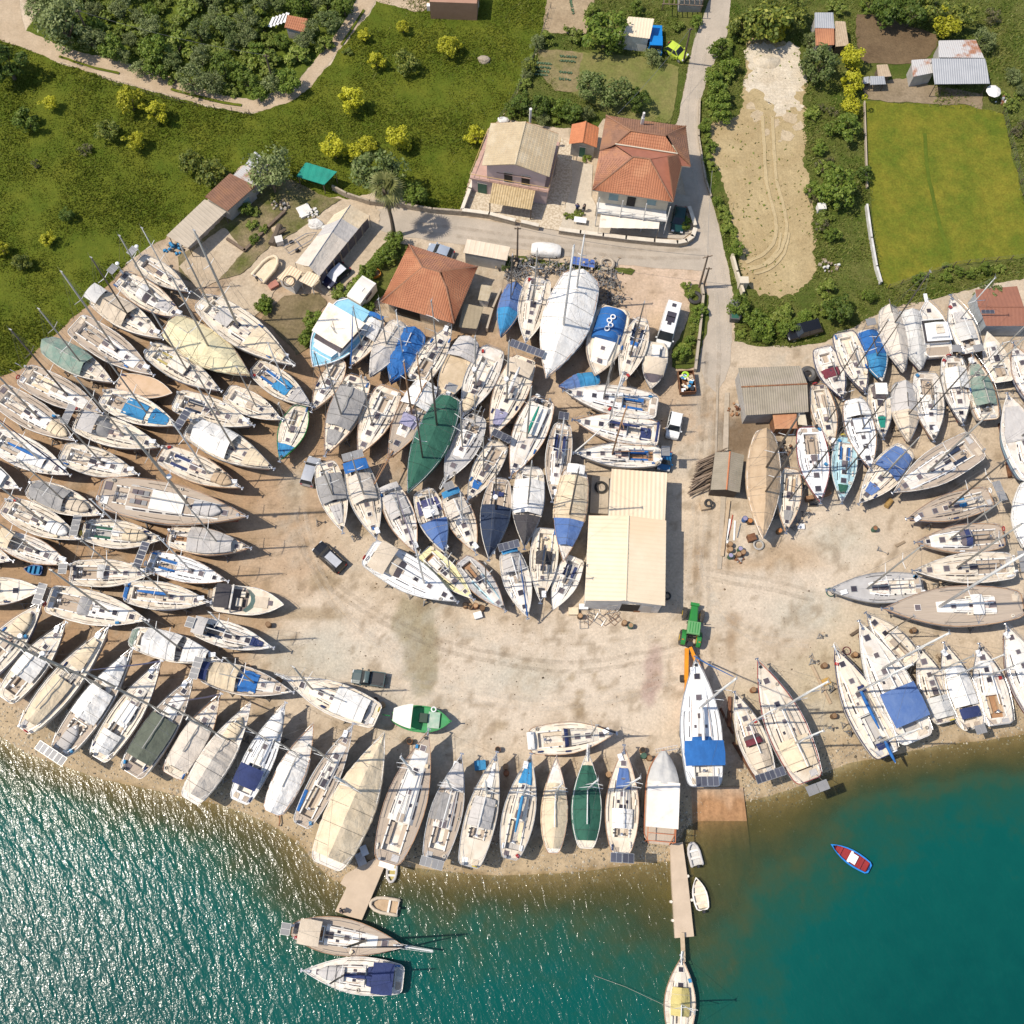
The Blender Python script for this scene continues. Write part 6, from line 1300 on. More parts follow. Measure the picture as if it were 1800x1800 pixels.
for p in pr[2:]: mb.tube([(p.x*.98,p.y+.15,0),(p.x*.98,p.y+.15,2.4)],.08,5)
mb.build('porch_post',WOODD,e)
p=E(932,208,6); MB().cyl((p.x,p.y,0),.16,7.6,8).cyl((p.x,p.y,7.6),.2,.25,8).build('chimney',WALLW,e)

# red hip-roofed house, two hips
zE,zT=6.6,8.3
cn=P(1122,280,zE); e=bld('house','large red tiled house with two stepped hip roofs by the bend of the lane','house',cn)
G3=lambda px,py,z:P3(px,py,z)-Vector((cn.x,cn.y,0))
NW,NEc,E1,E2,SEc,SW=G3(1065.5,203,zE),G3(1205.5,222,zE),G3(1214,293,zE),G3(1197,291,zE),G3(1183,355.5,zE),G3(1041,334,zE)
ra,rb=G3(1108,230,zT),G3(1169,239,zT); la,lb=G3(1113,276,zT-.1),G3(1142,280,zT-.1); wm=G3(1081,254,zT-.75); wr_=G3(1191,271,zT-.6); mw=G3(1054,266,zE+.02)
mb=MB()
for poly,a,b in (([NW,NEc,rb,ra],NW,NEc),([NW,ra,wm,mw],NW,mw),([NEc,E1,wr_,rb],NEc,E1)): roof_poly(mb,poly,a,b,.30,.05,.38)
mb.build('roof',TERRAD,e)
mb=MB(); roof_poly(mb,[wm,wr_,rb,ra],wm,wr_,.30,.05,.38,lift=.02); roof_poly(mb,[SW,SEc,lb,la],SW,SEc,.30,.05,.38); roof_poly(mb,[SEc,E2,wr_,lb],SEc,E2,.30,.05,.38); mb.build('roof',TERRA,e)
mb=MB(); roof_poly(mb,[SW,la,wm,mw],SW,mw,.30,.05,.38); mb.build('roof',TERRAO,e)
mb=MB(); mb.quad(wm-Vector((0,0,.05)),la,lb,wr_-Vector((0,0,.05))); dn=Vector((0,0,-.08)); mb.quad(E1,wr_,E2+dn); mb.quad(E2+dn,wr_+dn,SEc+dn); mb.quad(wr_+dn,lb+dn,SEc+dn); mb.quad(E1+dn,NEc+dn,wr_+dn); mb.build('valley',mat('valley_tile',(.36,.14,.085),rnd=0),e)
mb=MB(); 
for a,b in ((ra,rb),(ra,NW),(rb,NEc),(la,lb),(la,SW),(lb,SEc),(ra,wm)): ridge_tube(mb,a+Vector((0,0,.05)),b+Vector((0,0,.05)),.11)
mb.build('ridge_cap',TERRAD,e); MB().tube([wm+Vector((0,0,.12)),wr_+Vector((0,0,.12))],.09,4).build('parapet',WALLC,e)
pl=[(k.x,k.y) for k in (NW,NEc,E1,E2,SEc,SW)]; pw=inset(pl,1.0); MB().prism(pw,0,zE-.1).build('wall',WALLC,e); MB().prism(inset(pl,.05),zE-.22,zE-.06).build('eave_soffit',WALLC,e)
a,b=Vector(pw[5]),Vector(pw[4])
for f in (.16,.70): opening(e,a,b,4.2,5.7,SHUTB,'shutter',f,f+.13)
opening(e,a,b,3.4,5.6,DARKIN,'door',.42,.54)
bp=[a,b,b+Vector((0,-1.5)),a+Vector((0,-1.5))]; MB().prism([tuple(k) for k in bp],3.05,3.25).build('balcony',WALLW,e); mb=MB()
for k in range(7): q=bp[3].lerp(bp[2],k/6); mb.tube([(q.x,q.y,0),(q.x,q.y,zE-.15)] if k%2==0 else [(q.x,q.y,3.2),(q.x,q.y,4.1)],.07 if k%2==0 else .03,5)
mb.tube([(*bp[3],4.1),(*bp[2],4.1)],.04,4).build('balcony_post',WALLW,e)
aw=[E_ for E_ in (G3(1058,362,3.0),G3(1161,377,3.0),G3(1158,402,2.5),G3(1053,400,2.5))]; mb=MB(); mb.grid(lambda u,v:aw[0].lerp(aw[1],u).lerp(aw[3].lerp(aw[2],u),v)+Vector((0,0,-.05*math.sin(u*math.pi*5)**2)),20,6)
mb.build('awning',mat('stained_awning',(.74,.66,.56),(.52,.31,.19),sc_=.55,rough=.8,lo=.58,hi=.7,rnd=0,stretch=(.6,1.6,1)),e); mb=MB()
for p in aw[2:]: mb.tube([(p.x,p.y+.1,0),(p.x,p.y+.1,2.45)],.05,4)
mb.build('awning_post',STEEL,e)
p=G3(1128,220,7); MB().box((p.x,p.y,7.2),(.35,.35,2.6)).cyl((p.x,p.y,8.5),.16,.9,8).build('chimney',WALLW,e)
# little orange hut
e,c,r=pitched('hut','little hut with orange tiled gable roof between the two houses','hut',[(1005.5,219),(1000,254),(1049,260),(1053,224)],[(1030,213.5),(1024,251)],2.6,3.4,ORANGE,WALLG,.3,.05,.4,over=.4)
g=inset([(k.x,k.y) for k in c],.4); opening(e,g[1],g[2],.05,2.1,SHUT,'door',.38,.62,frame=WALLW)
# red roofed bungalow in the yard
zE,zT=3.3,5.4; cn=P(760,490,zE); e=bld('bungalow','red tiled hip roof bungalow between the marquee and the boats','house',cn); G3=lambda px,py,z:P3(px,py,z)-Vector((cn.x,cn.y,0))
NW,NEc,SEc,SW=G3(719,430,zE),G3(840,469,zE),G3(798,569,zE),G3(669,531,zE); pa,pb=G3(743,470.5,zT),G3(772,479,zT); sb=G3(784,504,zT-.45); st=G3(743,546,zE+.03)
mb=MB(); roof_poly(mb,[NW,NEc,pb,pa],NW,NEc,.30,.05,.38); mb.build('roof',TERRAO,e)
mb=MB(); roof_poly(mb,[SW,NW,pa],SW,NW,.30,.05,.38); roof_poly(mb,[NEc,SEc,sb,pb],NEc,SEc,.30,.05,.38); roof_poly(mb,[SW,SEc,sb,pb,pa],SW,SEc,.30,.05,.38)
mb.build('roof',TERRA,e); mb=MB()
for a,b in ((pa,pb),(pa,NW),(pa,SW),(pb,NEc),(pb,sb),(sb,SEc)): ridge_tube(mb,a+Vector((0,0,.06)),b+Vector((0,0,.06)),.11)
mb.build('ridge_cap',TERRAD,e); pw=inset([(k.x,k.y) for k in (NW,NEc,SEc,SW)],.9); MB().prism(pw,0,zE-.1).build('wall',WALLC,e); opening(e,pw[3],pw[2],.1,2.2,DARKIN,'door',.1,.5); opening(e,pw[2],pw[1],1.0,2.1,DARKIN,'window',.3,.42)
# plain flat roofed shed and its neighbours
e,c,pl=lean('shed','grey walled shed with pale flat roof along the lane','shed',[(821,420),(897,434),(891,458),(814,444)],2.9,2.7,mat('pale_flat_roof',(.66,.55,.42),(.58,.47,.34),rnd=0),WALLG,.6,.02,'rib')
lean('shed','brown felt lean-to beside the red roofed bungalow','shed',[(815,533),(850,540),(838,578),(806,575)],2.3,2.0,mat('felt_brown',(.30,.24,.15),(.24,.19,.12)),WALLG,.5,.01)
lean('shed','small box shed with mossy cream lid behind the two-tone blue boat','shed',[(846,500),(866,503),(858,530),(840,527)],2.0,1.9,mat('mossy_lid',(.50,.42,.30),(.38,.30,.18)),WALLW,.5,.01)
# marquee: long frame tent of three cloths
z0,zr=2.7,3.7; cn=P(585,430,z0); e=bld('marquee','long cream marquee with one grey cloth section','marquee',cn); G3=lambda px,py,z:P3(px,py,z)-Vector((cn.x,cn.y,0))
a0,a1,b0,b1=G3(587,377,z0),G3(519,462,z0),G3(649,379,z0),G3(561,486,z0); r0,r1=G3(616,360,zr),G3(543,468,zr)
for f0,f1,k in ((0,.22,'cream'),(.22,.45,'lgrey'),(.45,1,'pale')):
    mb=MB(); 
    for A0,A1 in ((a0,a1),(b0,b1)):
        mb.grid(lambda u,v:A0.lerp(A1,f0+(f1-f0)*u).lerp(r0.lerp(r1,f0+(f1-f0)*u),v)+Vector((0,0,-.08*math.sin(math.pi*v)-.05*math.sin(u*9)**2+.03*noise.noise(Vector((u*5,v*4,f0))))),8,6)
    mb.build('roof_cloth',fab(k),e)
mb=MB()
for A0,A1 in ((a0,a1),(b0,b1)):
    for k in range(8): p=A0.lerp(A1,k/7); mb.tube([(p.x,p.y,0),p],.045,4)
mb.tube([r0,r1],.04,4).build('frame',STEEL,e)
mb=MB(); q0,q1=b0.lerp(a0,.04),b1.lerp(a1,.04)
for k in range(7):
    p,q=q0.lerp(q1,k/7+.01),q0.lerp(q1,(k+1)/7-.01); mb.quad((p.x,p.y,.2),(q.x,q.y,.2),(q.x,q.y,2.2),(p.x,p.y,2.2))
mb.build('side_window',GLASSP,e)
e,c,pl=lean('porch','ribbed cream porch roof with a ring lying on it, end of the marquee','porch',[(510,466),(532,478),(515,504),(487,488)],2.5,2.3,METALC,WALLW,.36,.08)
lean('porch','small ribbed cream canopy beside the ringed porch','porch',[(542,476),(564,486),(549,505),(525,493)],2.4,2.2,METALC,WALLW,.36,.08,walls=False,posts=True)
p=P(508,495,2.5); tag(MB().torus((p.x,p.y,2.62),.72,.09,22,5).build('tyre_ring',WOODD),'dark ring lying flat on the ribbed cream porch','ring')
# farm sheds on the meadow's edge
lean('shed','long beige sheet roofed shed by the meadow, nearest the masts','shed',[(360,350),(292.5,414),(330,436),(397.5,372)],3.0,2.5,BEIGER,WOODD,.5,.03,'rib',walls=False,posts=True)
e,c,pl=lean('shed','shed with old brown tile roof in the middle of the farm sheds','shed',[(404,305),(360,346),(400,371),(449,327.5)],3.3,2.6,TERRAD,WALLG,.3,.05,row=.4)
opening(e,pl[2],pl[3],.2,1.8,SHUTB,'door',.55,.75)
lean('shed','patchwork tin roofed shed beside the olive tree','shed',[(430,290),(410,308),(446,328),(466,306)],2.8,2.4,TINR,WALLG,.25,.03)
lean('shed','bent white tin roof partly under the olive tree','shed',[(448,266),(432,288),(446,296),(462,276)],2.6,2.4,TIN,WALLG,.25,.03)
e,c,pl=lean('canopy','teal cloth sun canopy on poles by the orchard','canopy',[(537.5,285),(592.5,302),(570,325),(521,310)],2.6,2.2,fab('teal'),WOODD,.9,.05,walls=False,posts=True)
# workshop, container and log store, east of the lane
pitched('workshop','grey corrugated asbestos workshop with a rusty ridge','workshop',[(1297,647),(1407,643),(1421,724),(1311,730)],[(1303,680.5),(1419,675)],3.1,3.9,ASB,WALLG,.28,.05,over=.3,ridge_m=RUST)
lean('container','rusty orange steel cabin attached below the asbestos workshop','cabin',[(1358,727),(1400,726),(1402,753),(1362,754)],2.7,2.6,mat('rust_cabin_roof',(.40,.17,.08),(.50,.26,.13),sc_=.6,rnd=0),RUST,.6,.01)
lean('annex','pale plastered annex right of the rusty cabin','shed',[(1401,727),(1416,728),(1419,748),(1403,746)],2.3,2.2,WALLC,WALLC,.6,.01)
pitched('woodshed','small asbestos roofed shed with orange ridge beside the log pile','shed',[(1257,795),(1249,861),(1300,866),(1308,800)],[(1283,794),(1277,861)],2.6,3.2,ASB,WOODD,.26,.05,over=.3,ridge_m=ORANGE)
# barn with rust roof, right edge
barn_=pitched('barn','rust brown roofed barn with blue-grey tin side at the right edge','barn',[(1714,509),(1788,503),(1812,573),(1733,573)],[(1720,539),(1800,540)],3.0,3.5,mat('rust_felt',(.30,.125,.075),(.25,.105,.065),sc_=.7,rnd=0),mat('tin_wall',(.36,.40,.43),(.28,.30,.31)),.5,.015,over=.3)
p=P3(1736,545,3.42); panel(barn_[0],p-barn_[0].location,0,.9,1.6,SOLAR,0,'solar_panel')
# sheds at top right
e,c,pl=lean('barn','large zinc roofed open barn above the green lawn','barn',[(1637,103),(1732,103),(1740,147),(1643,148)],3.4,2.7,TIN,WOODD,.3,.03,walls=False,posts=True)
lean('barn','rust streaked zinc roof directly behind the open barn','barn',[(1650,72),(1715,70),(1730,102),(1650,101)],2.6,3.3,TINR,WALLG,.3,.03)
lean('shed','small zinc shed attached left of the open barn','shed',[(1602,106),(1637,103),(1645,127),(1605,135)],2.7,2.3,TINR,WALLG,.3,.03)
lean('coop','little grey roofed hen coop beside the tilled plot','coop',[(1517,136),(1528,134),(1530,146),(1518,147)],1.5,1.3,TIN,WOODD,.3,.02); lean('coop','pale grey coop roof on legs nearest the lawn corner','coop',[(1529,134),(1555,134),(1557,148),(1530,149)],1.7,1.5,TIN,WOODD,.3,.02,walls=False,posts=True)
lean('coop','brown board coop roof beside the tilled plot','coop',[(1541,114),(1560,113),(1567,134),(1544,136)],1.6,1.5,WOODL,WOODD,.3,.02)
lean('shed','white tin shed roof at the top edge, right of the citrus clump','shed',[(1432,22),(1465,22),(1467,50),(1432,49)],2.8,2.6,TIN,WALLG,.3,.03); lean('shed','rust red tin roof below the white tin shed roof','shed',[(1433,50),(1466,50),(1467,79),(1434,80)],2.6,2.3,RUSTT,WALLG,.3,.03); lean('shed','grey plank roof beside the rust red tin roof','shed',[(1468,37),(1486,38),(1492,80),(1469,82)],2.3,2.0,WOODL,WOODD,.3,.03)
# top-edge houses
e,c,pl=lean('carport','cream sheet roofed carport with white side wall','carport',[(1105,29),(1150,33),(1142,68),(1086,61)],3.0,2.8,METALC,WALLW,.4,.03,'rib')
cn=P(800,-2,3); e=bld('house','terracotta house with white air conditioner at the top edge','house',cn); q=[P(k[0],k[1],3.2) for k in ((757,-30),(842,-30),(838,6),(755,3))]; MB().prism(rel(e,[tuple(k) for k in q]),0,3.2).build('wall',mat('wall_terracotta',(.42,.24,.16),(.36,.2,.13)),e)
q=[P(k[0],k[1],.9) for k in ((800,5),(842,3),(834,24),(800,18))]; MB().prism(rel(e,[tuple(k) for k in q]),0,1.0).build('steps',WALLC,e); q=P(757,8,1); MB().box((q.x-e.location.x,q.y-e.location.y,.5),(1.1,.5,.9)).build('air_conditioner',BRIGHT,e)
cn=P(1205,-10,2.6); e=bld('house','house with wooden pergola roof at the top edge beside the lane','house',cn); mb=MB()
for k in range(8):
    a=P(1168+k*9,-40,2.6); b=P(1167+k*9,8,2.6); mb.tube([(a.x-cn.x,a.y-cn.y,2.6),(b.x-cn.x,b.y-cn.y,2.6)],.06,4)
for yy in (-30,-12,6):
    a=P(1164,yy,2.55); b=P(1236,yy+4,2.55); mb.tube([(a.x-cn.x,a.y-cn.y,2.5),(b.x-cn.x,b.y-cn.y,2.5)],.07,4)
for px_,py_ in ((1166,6),(1234,10)):
    a=P(px_,py_,1.3); mb.tube([(a.x-cn.x,a.y-cn.y,0),(a.x-cn.x,a.y-cn.y,2.5)],.08,4)
mb.build('pergola',WOODD,e); q=[P(k[0],k[1],2.3) for k in ((1195,-40),(1240,-40),(1236,0),(1196,0))]; MB().prism(rel(e,[tuple(k) for k in q]),0,2.3).build('wall',WALLG,e)
e,c,pl=lean('hut','red tiled hut almost buried in the olive thicket','hut',[(505,26),(541,33),(535,57),(500,48)],2.4,2.1,TERRA,WALLG,.3,.05,row=.4)

# ---------------------------------------------------------------- walls, fences, piers
def wall(px,z,h,t,m,label,name='wall',cat='wall',cop=None,grp=None):
    w=[P(a,b,z) for a,b in px]; c=w[0]; e=bld(name,label,cat,c,grp); mb=MB(); mc=MB()
    for i in range(len(w)-1):
        a,b=w[i]-c,w[i+1]-c; d=b-a; rz=math.atan2(d.y,d.x); m_=(a+b)/2
        mb.box((m_.x,m_.y,h/2),(d.length+t*.6,t*(1+.01*i),h),rz)
        if cop: mc.box((m_.x,m_.y,h+.05),(d.length+t*.5,t+.12+.004*i,.1),rz)
    mb.build('masonry',m,e)
    if cop: mc.build('coping',cop,e)
    return e
wall([(814,373),(860,379),(905,391)],.5,1.0,.35,STONE,'stone garden wall in front of the beige house',cop=COPING)
wall([(917,393),(946,400)],.5,1.0,.35,STONE,'short stone wall right of the beige house gate',cop=COPING)
wall([(838,307),(826,335),(813,370)],.5,1.0,.3,WALLW,'low planter wall along the left side of the beige house',cop=COPING)
wall([(984,406),(1020,411),(1060,416),(1100,421),(1150,426),(1190,429),(1206,426),(1217,418),(1221,405)],.5,.9,.4,STONE,'curved stone wall with white coping before the red house',cop=COPING)
wall([(1221,398),(1211,367)],.5,.9,.35,WALLC,'short cream wall beside the dark green car',cop=COPING)
wall([(1233,500),(1236,520),(1232,560),(1228,600),(1222,650)],.5,.9,.3,CON,'low concrete wall along the lane beside the camper van')
wall([(1523,362),(1531,420),(1540,470),(1548,497)],.4,.8,.25,mat('whitewash',(.72,.70,.66),(.5,.47,.42)),'whitewashed low wall on the left of the green lawn')
wall([(1519,180),(1521,240),(1524,330)],.3,.6,.15,CON,'thin kerb wall on the upper left of the green lawn')
wall([(1287,450),(1295,480),(1306,515)],.6,1.1,.3,WALLC,'white gate wall between lane and brown field')
wall([(1230,175),(1228,240),(1240,316),(1250,345)],.3,.5,.2,STONE,'low stone edging wall along the curved lane')
wall([(585,330),(610,343),(650,356),(700,360),(760,370),(812,374)],.5,1.0,.25,STONE,'old field wall between meadow and lane')
wall([(400,420),(430,440),(470,400),(500,372)],.3,.45,.35,WOODD,'row of rough timber edging in the farm garden',name='timber_edging',cat='edging')
wall([(880,512),(866,545),(856,580)],.5,1.1,.25,CON,'concrete wall left of the two-tone blue boat')
wall([(1262,660),(1258,800)],.1,.12,.25,CON,'long concrete kerb west of the workshop',name='kerb',cat='kerb')
PIERM=mat('pier_concrete',(.54,.425,.31),(.46,.36,.26),sc_=.7,rough=.9,rnd=0,bump=.01)
def pier(px,z,label,timber=True):
    w=[P(a,b,z) for a,b in px]; c=sum(w,Vector((0,0)))/len(w); e=bld('pier',label,'pier',c); MB().prism([tuple(k-c) for k in w],-3.0,z).build('deck',PIERM,e); return e
pier([(636,1520),(667,1505),(677,1520),(636,1617),(613,1611),(589,1602),(609,1560),(598,1553),(607,1537)],.18,'old broad concrete pier in front of the large covered yachts')
e=pier([(1178,1484),(1200,1480),(1209,1546),(1220,1646),(1187,1649),(1181,1548)],.18,'long narrow concrete pier reaching toward the yellow-olive yacht')
for k,(a,b) in enumerate(((1180,1585),(1183,1618),(1216,1582),(1209,1540))):
    p=P(a,b,.1); MB().tube([(p.x-e.location.x,p.y-e.location.y,-.5),(p.x-e.location.x,p.y-e.location.y,.15)],.16,7).build('fender',CREAM,e)
a,b=P3(1203,1640,.3),P3(1198,1690,1.1); tag(MB().box(((a.x+b.x)/2,(a.y+b.y)/2,.62),(.45,(a-b).length*.98,.06)).build('gangplank',WOODL),'narrow gangplank from pier end to the yellow-olive yacht','gangplank')
# fence posts with wire on the meadow edge
def fence(px,label,n,h=1.2):
    w=[P(a,b) for a,b in px]; c=w[0]; e=bld('wire_fence',label,'fence',c); tot=sum((w[i+1]-w[i]).length for i in range(len(w)-1)); 
    pts=[]; 
    for k in range(n):
        t=k/(n-1)*tot; i=0
        while i<len(w)-2 and t>(w[i+1]-w[i]).length: t-=(w[i+1]-w[i]).length; i+=1
        l=(w[i+1]-w[i]).length; pts.append(w[i].lerp(w[i+1],min(1,t/l))-c)
    for p in pts: MB().tube([(p.x,p.y,0),(p.x,p.y,h)],.05,4).build('post',WOODD,e)
    mb=MB()
    for z in (.4,.8,1.15): mb.tube([(p.x,p.y,z*h/1.2) for p in pts],.012,3)
    mb.build('wire',WIRE,e)
fence([(968,15),(940,100),(905,172),(878,212)],'wire fence between meadow and vegetable plots',12); fence([(1762,200),(1785,290),(1802,365)],'wire fence on the right side of the green lawn',9); fence([(1560,508),(1620,487),(1680,467),(1800,455)],'wire fence along the bottom of the green lawn',11); fence([(200,150),(240,160),(300,178),(360,190),(440,203)],'leaning wire fence below the dirt track',9)
# ---------------------------------------------------------------- vehicles
GLASS=mat('car_glass',(.02,.025,.03),(.03,.035,.04),rough=.06,rnd=.1)
def paint(n,c,rough=.22,metal=.0): return mat('paint_'+n,c,tuple(x*.85 for x in c),sc_=.8,rough=rough,rnd=0,metal=metal)
VG='parked cars and vans'
def car(fx,fy,rx,ry,W,Hc,m,label,nm='parked_car',cat='car',kind='hatch',grp=VG,roof_m=None,screen=None):
    zc=Hc*.5; a=P(fx,fy,zc); b=P(rx,ry,zc); L=(a-b).length; c=(a+b)/2; rz=math.atan2(a.y-b.y,a.x-b.x)
    e=empty(nm,(c.x,c.y,0),rz,label,cat,grp); X=lambda t:(t-.5)*L; w=W/2
    belt=Hc*(.60 if kind!='van' else .55)
    prof={'hatch':[(0,.78,.42),(.03,.94,.9),(.25,1,1),(.6,1,1),(.74,1,.97),(.93,.93,.80),(.985,.78,.66),(1,.62,.42)],
          'suv':[(0,.84,.5),(.02,.95,1),(.25,1,1),(.7,1,1),(.76,.99,.98),(.95,.94,.86),(.99,.82,.74),(1,.7,.45)],
          'van':[(0,.92,.5),(.01,.97,1),(.25,1,1),(.8,1,1),(.88,.98,.95),(.96,.93,.78),(.99,.84,.65),(1,.7,.45)],
          'pickup':[(0,.92,.6),(.01,.97,.92),(.25,1,.92),(.6,1,.95),(.72,1,.97),(.95,.93,.85),(.99,.82,.72),(1,.7,.45)]}[kind]
    mb=MB(); rows=[]
    for t,f,zf in prof:
        zt=belt*zf; rows.append([mb.vert((X(t),y*w*f,z)) for y,z in ((-.96,.28),(-1,.45),(-1,zt*.78),(-.93,zt),(-.5,zt+.03),(.5,zt+.03),(.93,zt),(1,zt*.78),(1,.45),(.96,.28))])
    for i in range(len(rows)-1):
        for j in range(9): mb.face((rows[i][j],rows[i+1][j],rows[i+1][j+1],rows[i][j+1]))
        mb.face((rows[i][9],rows[i+1][9],rows[i+1][0],rows[i][0]))
    mb.face(rows[0]); mb.face(rows[-1][::-1]); body=mb.build('body',m,e,smooth=False)
    t0,t1,i0,i1={'hatch':(.04,.73,.13,.17),'suv':(.02,.75,.08,.14),'van':(.01,.88,.02,.11),'pickup':(.42,.72,.05,.12)}[kind]
    b0=[(X(t0),-.92*w),(X(t1),-.92*w),(X(t1),.92*w),(X(t0),.92*w)]; tp=[(X(t0+i0),-.74*w),(X(t1-i1),-.74*w),(X(t1-i1),.74*w),(X(t0+i0),.74*w)]
    if kind=='van': tp=[(x,y*1.12) for x,y in tp]
    zb,zt=belt+.02,Hc-.04
    gm=[GLASS,m] if kind!='van' else [GLASS,m]
    names=['rear_window','side_window','windscreen','side_window']
    order=[(3,0),(0,1),(1,2),(2,3)]
    for (i,j),n in zip(order,names):
        mm=GLASS
        if kind=='van' and n!='windscreen': mm=m
        if n=='windscreen' and screen: mm=screen
        MB().quad((*b0[i],zb),(*b0[j],zb),(*tp[j],zt),(*tp[i],zt)).build(n if mm is not m else 'side_panel',mm,body)
    mb=MB(); mb.grid(lambda u,v:(tp[0][0]+(tp[1][0]-tp[0][0])*u-.02+.04*u,(tp[0][1]+(tp[3][1]-tp[0][1])*v)*1.02,zt+.05*(1-(2*v-1)**4)*(1-(2*u-1)**4)),6,6); mb.build('roof',roof_m or m,e,smooth=True)
    if kind in('hatch','suv'):
        mb=MB()
        for s in (1,-1):
            for t in ((t0,i0),(t1,-i1)):
                mb.tube([(X(t[0]),s*.92*w,zb),(X(t[0]+t[1]),s*.75*w,zt)],.05,4)
            mb.tube([(X(.42),s*.925*w,zb),(X(.43),s*.75*w,zt)],.05,4)
        mb.build('pillar',m,body)
    for t in (.19,.82):
        for s in (1,-1):
            q=MB().tube([(X(t),s*(w-.22),.33),(X(t),s*(w+.0),.33)],.33,14).build('wheel',RUBBER,e); MB().tube([(X(t),s*(w-.05),.33),(X(t),s*(w+.015),.33)],.2,10).build('rim',ALU,q)
    for s in (1,-1):
        MB().box((X(.965),s*w*.66,belt*.74),(.2,.34,.14)).build('headlight',mat('lamp_glass',(.7,.7,.68),rough=.1),e); MB().box((X(t1-.02),s*(w+.08),belt+.08),(.16,.16,.14)).build('mirror',m,e); MB().box((X(.012),s*w*.72,belt*.8),(.1,.26,.16)).build('tail_light',fab('red'),e)
    if kind=='pickup':
        x0,x1=X(.02),X(.40); MB().box(((x0+x1)/2,0,belt*.92+.035),(x1-x0,W*.84,.04)).build('load_bed',BLACK,e)
        for s in (1,-1): MB().box(((x0+x1)/2,s*(w-.07),belt*.94+.12),(x1-x0+.1,.1,.2)).build('bed_side',m,e)
        MB().box((x0,0,belt*.94+.12),(.08,W*.86,.2)).build('tailgate',m,e)
    return e,X,w,zt
E_SUV=car(556,958,602,1000,1.82,1.5,paint('black',(.012,.012,.014)),'glossy black estate car with bright roof reflection, alone on the open yard',kind='suv'); MB().box((E_SUV[1](.32),0,E_SUV[3]+.06),(1.9,.95,.04)).build('roof_panel',mat('roof_reflection',(.6,.6,.6),rough=.25,rnd=0,metal=.4),E_SUV[0])  # silver panel stands in for the bright reflection on the black roof
car(554,803,538,853,1.75,1.6,paint('silver',(.50,.51,.53),metal=.3),'silver people carrier parked under the bows of the split grey covered yacht',kind='suv')
car(618,1188,677,1196,1.7,1.45,paint('darkgreen_grey',(.075,.11,.11)),'dark grey-green pickup truck with open load bed',nm='pickup_truck',cat='pickup',kind='pickup')
car(1181,769,1190,726,1.75,1.75,paint('white',(.78,.78,.76)),'white delivery car beside the crosswise yachts, facing the workshop',kind='suv')
car(1166,826,1171,793,1.75,1.5,paint('blue_dk',(.015,.13,.30)),'blue car half hidden behind the warehouse roof',kind='hatch')
car(1190,408,1197,362,1.75,1.4,paint('racing_green',(.008,.045,.04)),'dark green saloon car beside the red tiled house',kind='hatch')
car(1206,101,1171,79,1.65,1.5,paint('lime',(.50,.62,.06)),'lime yellow small car by the blue truck',kind='hatch')
car(571,501,610,466,1.75,1.45,paint('navy_car',(.012,.015,.05)),'navy car with silver sunshade blanket over its roof beside the marquee',kind='hatch',roof_m=mat('sun_blanket',(.66,.67,.70),(.55,.56,.6),rough=.5,rnd=0),screen=mat('sun_blanket',(.66,.67,.70),(.55,.56,.6),rough=.5,rnd=0))
car(751,435,796,450,1.75,1.45,paint('silverblue',(.42,.47,.54),metal=.3),'silver-blue car half tucked behind the red bungalow roof',kind='hatch')
car(1383,588,1444,572,1.85,1.75,paint('black2',(.01,.01,.012)),'long black off-road car on the grass above the yachts',kind='suv')
# camper van
e,X,w,zt=car(1165,608,1185,536,2.0,2.5,paint('white',(.78,.78,.76)),'long white camper van with roof hatches beside the concrete wall',nm='camper_van',cat='van',kind='van')
for t,s_ in ((.13,.45),(.36,.75),(.47,.75),(.57,.4)): MB().box((X(t),0,zt+.08),(s_,s_*1.5 if s_>.5 else .5,.1)).build('roof_hatch',GLASSD,e)
# covered car
a,b=P(934,436,.6),P(986,441,.6); c=(a+b)/2; e=empty('covered_car',(c.x,c.y,0),math.atan2(b.y-a.y,b.x-a.x),'car hidden under a silvery white dust cover beside the lane','car',VG); L=(b-a).length
mb=MB(); mb.grid(lambda u,v:(-L/2+L*u,.95*math.cos(math.pi*v)*(1-.25*(2*u-1)**6),(.25 if v in(0,1) else 0)+(.72+.62*max(0,math.sin((u*.9+.05)*math.pi))**.7)*abs(math.sin(math.pi*v))**.45+.05*noise.noise(Vector((u*7,v*5,2)))),18,12); mb.build('dust_cover',fab('white'),e,smooth=True); mb=MB()
for x in (-.32,.32):
    for s in (1,-1): MB().tube([(x*L,s*.7,.32),(x*L,s*.9,.32)],.32,10).build('wheel',RUBBER,e)
# small blue truck
a,b=P(1163,70,1),P(1140,74,1); c=(a+b)/2; e=empty('truck',(c.x,c.y,0),R(-100) if False else math.atan2(P(1153,86,1).y-P(1153,58,1).y,P(1153,86,1).x-P(1153,58,1).x)+R(0),'small bright blue lorry cab beside the cream carport','truck'); BL=paint('blue_truck',(.012,.20,.55))
MB().box((.9,0,1.35),(1.7,1.9,1.6),0,.92).build('cab',BL,e); MB().quad((1.78,-.85,1.3),(1.78,.85,1.3),(1.70,.78,2.05),(1.70,-.78,2.05)).build('windscreen',GLASS,e); MB().box((-1.2,0,.95),(2.6,1.9,.5)).build('load_bed',BL,e); MB().box((1.85,0,.75),(.3,1.9,.5)).build('bumper',BL,e)
for x in (-1.6,1.0):
    for s in (1,-1): MB().tube([(x,s*.7,.4),(x,s*.97,.4)],.4,12).build('wheel',RUBBER,e)
for s in (1,-1): MB().quad((.4,s*.96,1.4),(1.5,s*.96,1.4),(1.4,s*.91,2.0),(.5,s*.91,2.0)).build('side_window',GLASS,e)
